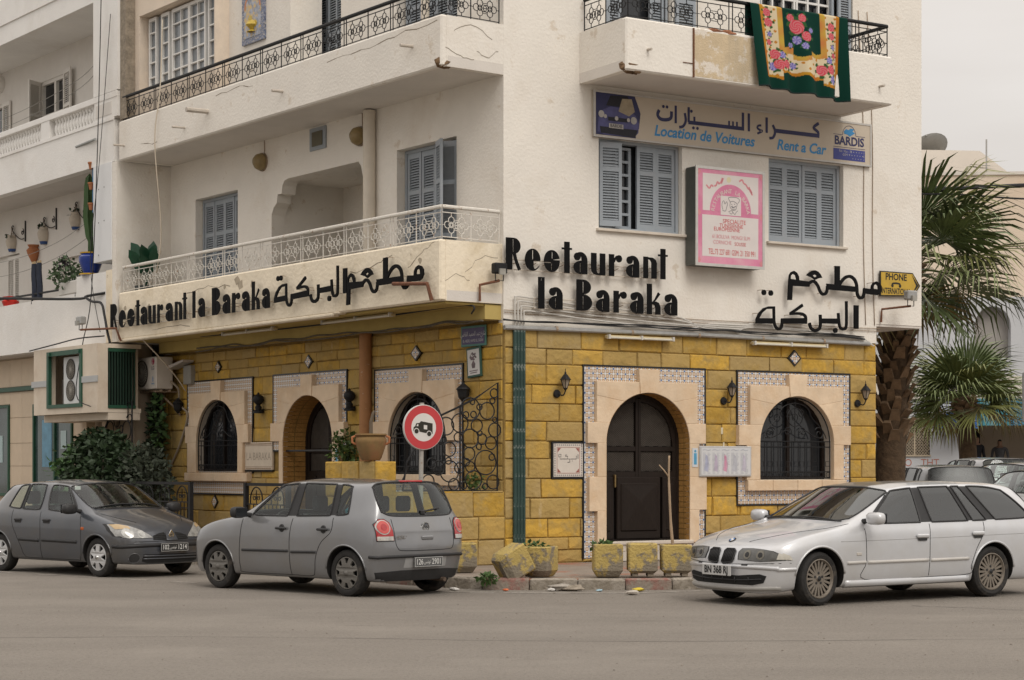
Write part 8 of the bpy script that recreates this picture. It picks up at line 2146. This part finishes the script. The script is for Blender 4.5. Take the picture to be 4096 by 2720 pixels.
# ------------------------------------------------------------------ blanket over the right-hand balcony
def blanket():
    t = fthing('R', 'blanket', 'green velvet blanket with red roses and gold borders hung over the balcony railing', 'blanket', 3.66, 1.19, 7.44)
    nu, nv = 150, 120; Wb = 1.98; r_ = random.Random(2)
    cols = []; G_, C_, O_ = (.003, .032, .022), (.58, .49, .33), (.42, .17, .02)
    fl = [(.16, .92, .05), (.17, .80, .055), (.46, .80, .085), (.55, .70, .06), (.40, .90, .045), (.52, .92, .05), (.82, .86, .05), (.82, .75, .045), (.22, .42, .06), (.26, .30, .06), (.34, .32, .055), (.70, .32, .065), (.80, .34, .06), (.17, .56, .035), (.84, .52, .035)]
    bl = [(.46, .64, .05), (.53, .58, .04), (.40, .57, .03), (.60, .78, .03), (.20, .27, .05), (.29, .42, .04), (.78, .45, .04), (.82, .22, .055), (.42, .32, .04), (.18, .66, .03), (.83, .62, .03)]
    def pix(a, b):
        n_ = .012*math.sin(37*a + 5*b) + .012*math.sin(29*b - 11*a)
        for (x, y, q) in fl:
            d = math.hypot((a - x)*1.25, b - y)
            if d < q: s = .5 + .5*math.sin(d*190 + 5*math.atan2(b - y, a - x)); return (.52, .03 + .16*s, .06 + .14*s)
        for (x, y, q) in bl:
            d = math.hypot((a - x)*1.25, b - y)
            if d < q: s = .5 + .5*math.sin(6*math.atan2(b - y, a - x) + d*60); return (.10 + .25*s, .09 + .22*s, .32 + .2*s)
        for (x, y, q) in fl + bl:
            if math.hypot((a - x)*1.25, b - y) < q*1.5 and math.sin(5*math.atan2(b - y, a - x) + x*40) > .25: return (.03, .09, .03)
        lo = .20 + (.0 if .28 < a < .72 else -.08) + n_
        e = min(a - .09, .91 - a, b - lo)
        if e < 0: return G_
        if e < .035: return (.42, .17 + 2*n_, .02)
        inn = min(a - .30, .72 - a); top = b - (.50 - .55*(abs(a - .51) - .1)**2 - (.06 if abs(a - .51) < .08 else 0)) + n_
        k = min(inn, top*.8)
        if k > .02: return G_
        if k > -.035: return (.45, .24 + 3*n_, .05)
        return C_ if math.sin(60*a)*math.sin(47*b) < .75 else O_
    def f(a, b):        # a along the rail, b from hem to rail
        hang = 1.32 + .05*math.sin(a*3.2 + 4.6) - .05*a
        fold = .05*math.sin(a*26) + .035*math.sin(a*11 + 1)
        if b < .93:
            q = b/.93; return (a*Wb + .05*(1 - q)*(1 - 2*a) + .04*(1 - q), -.09 - (1 - q)*.06 - fold*(1 - q)*1.4, 1.29 - hang*(1 - q))
        q = (b - .93)/.07; return (a*Wb, -.09 + .13*math.sin(q*PI/2), 1.29 + .035*math.sin(q*PI))
    me = MB().grid(f, nu, nv).mesh('cloth', vcol_mat('printed_velvet', .95, .15), True)
    ca = me.color_attributes.new('print', 'FLOAT_COLOR', 'POINT')
    buf = []
    for j in range(nv + 1):
        for i in range(nu + 1): buf += [*pix(i/nu, min(1, (j/nv)/.93)), 1]
    ca.data.foreach_set('color', buf)
    link_part('cloth', me, t)
    MB().grid(lambda a, b: (a*Wb, .04 + .02*math.sin(a*20)*(1 - b), 1.29 - .5*(1 - b)), 40, 8).build('inner_fall', mat('velvet_green', (.004, .045, .032), .95, .2, 8), t, smooth=True)
    MB().tube([f(i/60, 0) for i in range(61)], .014, 5).build('hem', mat('dark_hem', (.004, .02, .018), .95, .1, 9), t)
blanket()

# ------------------------------------------------------------------ palms
m_bark = mat('palm_bark', (.085, .055, .032), .95, .35, 9, bump=1, bscale=18); m_boot = mat('leaf_base', (.20, .13, .075), .9, .3, 9, objvar=.2)
def frond_mesh(nm, seed, m, R=1.0, petiole=.7):
    r_ = random.Random(seed); mb = MB(); n = 46
    mb.tube([(0, 0, 0), (petiole*.5, 0, .05), (petiole, 0, .02)], [.03, .022, .014], 5)
    for k in range(n):
        a = rad(-118 + 236*k/(n - 1)); L_ = R*(.72 + .28*math.cos(a*.62))*r_.uniform(.9, 1.05); w_ = L_*.5*.046
        d = Vector((math.cos(a), math.sin(a), .10*math.cos(a*3) + r_.uniform(-.06, .06))); s_ = Vector((-math.sin(a), math.cos(a), .25 if k % 2 else -.25)).normalized(); o = Vector((petiole, 0, .02))
        p1 = o + d*L_*.5; p2 = o + d*L_*.78 + Vector((0, 0, -.05*R)); p3 = o + d*L_*.98 + Vector((0, 0, -(.16 + r_.uniform(0, .25))*R))
        mb.add([o, p1 + s_*w_, p1 - s_*w_, p2 + s_*w_*.6, p2 - s_*w_*.6, p3], [(0, 2, 1), (1, 2, 4, 3), (3, 4, 5)])
    return mb.mesh(nm, m)
m_fr1 = mat('palm_leaf', (.10, .135, .05), .45, .3, 5, objvar=.35, objmix=((.19, .19, .06), 2.2)); m_fr2 = mat('dry_palm_leaf', (.20, .15, .05), .7, .3, 5, objvar=.2)
def palm(lab, x, y, h, r, R, nf, seed, crown, lean=0, boots=0, cleanh=1.5, pet=.7, e0=1.25):
    t = thing('palm_tree', lab, 'palm tree', (x, y, 0)); r_ = random.Random(seed)
    pts = [(lean*(k/12)**2, 0, h*k/12) for k in range(13)]
    MB().tube(pts, [r*(1.06 - .12*k/12) for k in range(13)], 16).build('trunk', m_bark, t, smooth=True)
    bm2 = MB().add([(0, -.09, 0), (0, .09, 0), (.05, .05, .22), (.05, -.05, .22), (.12, -.06, .20), (.12, .06, .20), (.02, 0, -.02)], [(0, 1, 2, 3), (3, 2, 5, 4), (0, 3, 4), (1, 5, 2), (0, 4, 5, 1)]).mesh('leaf_base', m_boot)
    for k in range(boots):
        z = cleanh + (h - cleanh)*(k + .5)/boots; a = k*2.4 + r_.uniform(-.2, .2)
        link_part('leaf_base', bm2, t, (lean*(z/h)**2 + r*.93*math.cos(a), r*.93*math.sin(a), z), (0, r_.uniform(-.2, .35), a), (1.2, r_.uniform(.8, 1.3), r_.uniform(.8, 1.3)))
    c = Vector((lean, 0, h)); fm = [frond_mesh('frond', seed + q, m_fr1, R, pet) for q in range(3)]; fd = frond_mesh('frond', seed + 9, m_fr2, R*.9, pet)
    for k in range(nf):
        a = k*2.39996 + r_.uniform(-.2, .2); e = e0 - 1.65*(k + .5)/nf + r_.uniform(-.1, .1); dry = k > nf*.9
        link_part('frond', fd if dry else fm[k % 3], t, c + Vector((0, 0, -.1*k/nf)), (r_.uniform(-.4, .4), -e, a), (1, 1, 1))
    if crown: MB().lathe([(r*1.0, -.5), (r*1.15, -.2), (r*.7, .15), (0, .3)], 12, c[:]).build('crown_core', m_bark, t)
    return t
p1_ = palm('tall palm with shaggy leaf-base trunk standing against the right end of the restaurant', 7.02, 35.4, 5.35, .275, 1.5, 26, 3, True, .30, 120, 2.0, 1.15, 1.0)
MB().tube([(0, 0, 0), (0, 0, .52)], .285, 16).build('whitewash', mat('whitewash', (.46, .39, .28), .9, .15, 6), p1_)
palm('shorter palm with a full fan crown in front of the shop awning', 12.05, 50, 3.3, .235, 1.35, 28, 7, True, -.15, 40, 2.9, .75)

# ------------------------------------------------------------------ buildings on the right
m_beige = mat('pale_beige_plaster', (.66, .56, .45), .9, .05, .4, dirt=(.60, .48, .36), dscale=.25); m_cool = mat('cool_white_wall', (.50, .51, .53), .9, .05, 1); m_warm = mat('warm_white_wall', (.62, .575, .515), .9, .05, .6)
def bld(lab, x, y, rz, nm='background_building'): return thing(nm, lab, 'building', (x, y, 0), rad(rz))
B1 = bld('plain beige building with a flat roof behind the palms', 8, 62, -4)
MB().box(0, 30, 0, 10, 0, 11.05).build('wall', m_beige, B1); MB().box(-.05, 30, -.06, .2, 11.05, 11.15).build('coping', m_warm, B1)
B2 = bld('white rooftop house with a sloping shoulder behind the beige building', 13, 76, 0)
MB().prism([(0, 0), (9, 0), (9, 11), (7.1, 13.2), (5.7, 14.25), (0, 14.35)], 0, 8).build('wall', m_warm, B2); MB().box(0, 3.4, -1.2, 0, 10, 13.7).build('annex', m_warm, B2)
t = thing('satellite_dish', 'grey satellite dish on the white rooftop house', 'dish', (16.9, 77, 14.3), rot=(rad(-35), rad(-20), 0))
MB().lathe([(0, 0), (.5, .06), (.9, .22), (.88, .26), (.48, .10), (0, .04)], 24).build('dish', mat('dish_grey', (.17, .165, .15), .5, .1, 6), t, smooth=True); MB().tube([(0, 0, 0), (0, .2, -.8)], .06, 6).tube([(0, -.9, .2), (0, 0, .8)], .03, 5).build('mast', m_galv, t)
for k, (x, h) in enumerate(((18.1, 2.0), (19.7, 1.2), (21.2, 1.4))):
    t = thing('aerial_mast', ('tall thin roof aerial nearest the dish', 'short thin roof aerial on the slope', 'thin roof aerial at the right edge')[k], 'aerial', (x, 72.5, 11.1)); MB().tube([(0, 0, 0), (0, 0, h + 1.0)], .035, 5).tube([(-.15, 0, h), (.15, 0, h)], .02, 4).build('mast', m_galv, t)
B3 = bld('cool white two-storey building with upper arches, a barred window and a shop', 7.6, 57.5, 0)
MB().prism(rect(0, 16, 0, 6.75), 0, .35, [rect(6.35, 12, 0, 3.05), arch_pts(6.95, .55, 5.85, .62, 4.9), arch_pts(9.05, 1.0, 5.9, 1.0, 4.0), rect(4.1, 5.05, 1.95, 3.05)]).build('wall', m_cool, B3)
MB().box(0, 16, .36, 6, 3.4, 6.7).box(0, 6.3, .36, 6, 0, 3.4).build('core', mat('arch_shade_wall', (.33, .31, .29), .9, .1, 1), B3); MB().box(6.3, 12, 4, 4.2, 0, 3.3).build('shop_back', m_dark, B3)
MB().box(0, 16, -.10, 0, 3.65, 4.35).build('band', m_warm, B3); MB().box(7.9, 9.8, .28, .34, 3.9, 5.7).build('shutter', mat('cream_shutter', (.42, .34, .22), .7, .1, 6), B3)
wn = MB().box(4.1, 5.05, .1, .12, 1.95, 3.05).build('window', mat('window_shade', (.12, .10, .08), .7, .2, 5), B3)
g = MB()
for k in range(-8, 10):
    for s_ in (1, -1):
        p = []
        for q in range(21):
            z = 1.95 + 1.1*q/20; x = 4.575 + s_*((z - 2.5)*.9) + k*.085
            if 4.1 <= x <= 5.05: p.append((x, -.03, z))
        if len(p) > 1: g.tube([p[0], p[-1]], .010, 4)
g.box(4.08, 5.07, -.05, -.02, 3.03, 3.08).box(4.08, 5.07, -.05, -.02, 1.92, 1.97).box(4.55, 4.60, -.05, -.02, 1.97, 3.03); g.build('bar_grille', mat('cream_bars', (.40, .33, .24), .7, .1, 9), wn)
for q_, x_ in (('FPO', 4.25), ('THT', 5.05)): text('graffiti', q_, B3, mat('red_graffiti', (.40, .16, .12), .8, .2, 9), (x_, -.004, 1.72), .32, sx=.9)['kind'] = 'stuff'
sg = MB().box(6.3, 7.35, -.35, -.25, 2.85, 3.66).build('shop_fascia', mat('teal_fascia', (.045, .22, .28), .5, .3, 2, dirt=(.30, .42, .40), dscale=2.2, dpos=(.5, .7)), B3); MB().box(7.37, 9.5, -.36, -.25, 2.85, 3.66).build('shop_fascia', mat('blue_fascia', (.04, .20, .34), .5, .3, 2, dirt=(.35, .38, .10), dscale=2, dpos=(.55, .65)), B3)
MB().lathe([(0, -.36), (.10, -.36)], 16, (6.85, 0, 3.2), 'y').prism([(6.80, 3.0), (6.9, 3.0), (6.95, 3.4), (6.75, 3.4)], -.358, -.352, back=False).build('crest', mat('gold_print', (.32, .30, .10), .5, .2, 9), sg)
MB().box(6.3, 9.5, -.34, -.3, 2.86, 3.02).build('fascia_strip', mat('pale_green_print', (.38, .48, .22), .5, .3, 5), sg)
aw = MB().prism([(5.2, 2.75), (5.2, 3.05), (6.28, 3.55), (6.28, 2.75)], -.9, -.0).build('awning', mat('blue_awning', (.03, .12, .36), .7, .15, 4), B3); MB().box(6.0, 6.2, -.91, -.902, 2.95, 3.25).box(5.22, 5.4, -.91, -.902, 2.8, 2.95).build('awning_print', m_white, aw)
for x in (6.32, 8.3): MB().box(x, x + .09, -.1, .1, 0, 2.85).build('shop_post', m_cool, B3)
for k, (x, z, c) in enumerate(((9.3, 1.2, (.45, .12, .02)), (8.4, 1.5, (.10, .12, .25)), (7.6, 1.0, (.30, .04, .05)))): leaf_cloud('shop_goods', mat('goods_%d' % k, c, .7, .5, 9), B3, (x, 1.5, z), (.35, .4, .45), 120, .16, 70 + k)
sb = thing('shop_sign', 'white projecting shop sign cut off by the right edge of the photo', 'sign', (12.95, 47.5, 3.35))
MB().box(-.18, 1.2, -.08, .08, -.62, .62, bev=.02).build('box', mat('grey_case', (.30, .30, .30), .5, .1, 6), sb); MB().box(-.14, 1.2, -.085, -.0801, -.40, .56).build('face', m_white, sb); text('sign_text', 'Res', sb, bs, (.16, -.088, .40), .26); text('sign_text', 'N', sb, rd, (.28, -.088, -.25), .28, bold=.01); MB().box(-.14, 1.2, -.087, -.0801, -.58, -.44).build('lower_strip', bs, sb)
def person(lab, x, y, shirt, h=1.7, turn=0):
    t = thing('person', lab, 'person', (x, y, .80), rad(turn)); k = h/1.7
    J = [((0, 0, .95), .14), ((0, 0, 1.15), .13), ((0, .01, 1.38), .16), ((0, 0, 1.50), .055), ((0, -.01, 1.60), .095), ((0, -.01, 1.72), .06), ((.10, 0, .88), .10), ((.11, -.02, .48), .065), ((.11, .02, .08), .045), ((.12, -.10, .03), .04), ((-.10, 0, .88), .10), ((-.12, .04, .48), .065), ((-.12, .10, .08), .045), ((-.13, -.02, .03), .04), ((.22, 0, 1.40), .06), ((.27, .02, 1.12), .045), ((.24, -.16, .98), .035), ((-.22, 0, 1.40), .06), ((-.27, .02, 1.12), .045), ((-.20, -.18, 1.05), .035)]
    E_ = [(0, 1), (1, 2), (2, 3), (3, 4), (4, 5), (0, 6), (6, 7), (7, 8), (8, 9), (0, 10), (10, 11), (11, 12), (12, 13), (2, 14), (14, 15), (15, 16), (2, 17), (17, 18), (18, 19)]
    me = bpy.data.meshes.new('body'); me.from_pydata([tuple(c*k for c in p) for p, r in J], E_, []); o = bpy.data.objects.new('body', me); COL.objects.link(o)
    o.modifiers.new('k', 'SKIN'); sv = me.skin_vertices[0].data
    for i, (p, r) in enumerate(J): sv[i].radius = (r*k, r*k)
    sv[0].use_root = True; sm = o.modifiers.new('s', 'SUBSURF'); sm.levels = 1
    bpy.context.view_layer.update(); r = bpy.data.meshes.new_from_object(o.evaluated_get(bpy.context.evaluated_depsgraph_get())); bpy.data.objects.remove(o)
    r.materials.clear(); r.materials.append(shirt); r.materials.append(mat('skin', (.32, .19, .13), .7, .05, 9)); r.materials.append(mat('dark_hair', (.012, .01, .009), .8, .1, 9))
    for p in r.polygons: z = p.center.z/k; p.material_index = 2 if z > 1.66 or (z > 1.55 and p.center.y > .02) else 1 if z > 1.46 else 0; p.use_smooth = True
    link_part('body', r, t)
person('person in dark clothes standing just inside the shop', 14.35, 58.7, mat('dark_clothes', (.02, .02, .025), .9, .2, 9), 1.75, 20)
person('person in grey top at the shop counter, right of the one in dark clothes', 15.2, 59.2, mat('grey_clothes', (.12, .12, .13), .9, .2, 9), 1.65, -30)
# ------------------------------------------------------------------ cars parked beyond
def far_car(lab, px, py, yaw, pm, tail, wx=3.26, side=-1, gl=None):
    spec, X, hw = hatch_spec(); spec['fine'] = False
    loc, a = place((px, py), yaw, wx, side, hw); loc = (loc[0], loc[1], .027*(py - 29))
    c = Car('background_car', lab, spec, loc, a, pm, gl or m_glass, 'cars parked down the side street'); c.wheels('slot8', .292, .19, .20, mat('grey_wheel', (.28, .28, .28), .5, .1, 8)); c.interior([X(1.92), X(2.68)], dash=X(1.38))
    for s_ in ((-1, 1) if tail else ()):
        q = [(s_*.775, .66), (s_*.785, .90), (s_*.66, .95), (s_*.55, .88), (s_*.55, .66)]; c.patch(q if s_ < 0 else q[::-1], 'B', m_red, 'tail_light', off=.008, step=.06, lim=(X(3.5), 9))
    for s_ in (-1, 1): c.mirror(X(1.44), .985, s_, pm)
slv = paint('far_silver', (.34, .34, .35), .3, .4)
far_car('pale grey car with a steamed rear window half hidden by the white estate', 7.72, 36.0, -86, paint('far_grey', (.22, .23, .24), .3, .3), False, gl=glass_mat('hazy_glass', (.30, .31, .31), .02, .4, .5))
far_car('silver hatchback with red tail lights beyond the palm trunk', 10.3, 42.4, -78, slv, True)
far_car('dark grey car parked at the right edge in front of the shop', 9.65, 38.2, 33, paint('far_dark', (.035, .036, .038), .3, .2), False, wx=.80)
far_car('brownish grey car cut off by the right edge of the photo', 9.05, 33.2, 40, paint('far_brown', (.07, .065, .055), .3, .2), False, wx=.80)
MB().add([(4, 29, .005), (40, 29, .005), (40, 90, 1.65), (4, 90, 1.65)], [(0, 1, 2, 3)]).build('side_street', m_road, kind='structure')
# buildings across the street, behind the viewpoint (they show in windows and paint)
for k, (x, w_, h, c) in enumerate(((-34, 22, 7.5, (.55, .50, .43)), (-9, 17, 9.0, (.50, .47, .44)), (12, 26, 6.5, (.60, .52, .42)))):
    t = thing('opposite_building', ('long low cream building', 'tall grey-cream building', 'wide sandy building')[k] + ' across the street behind the viewpoint', 'building', (x, -9, 0)); mm = mat('opposite_%d' % k, c, .9, .08, .5)
    MB().prism(rect(0, w_, 0, h), -8, 0, [], back=True).build('wall', mm, t); MB().box(-.1, w_ + .1, -.1, .25, h, h + .3).build('cornice', mm, t)
    for i in range(int(w_/3.2)):
        for j in range(int(h/3)): MB().box(1 + i*3.2, 2.4 + i*3.2, .005, .06, .9 + j*3, 2.5 + j*3).build('window', m_glassdark, t)
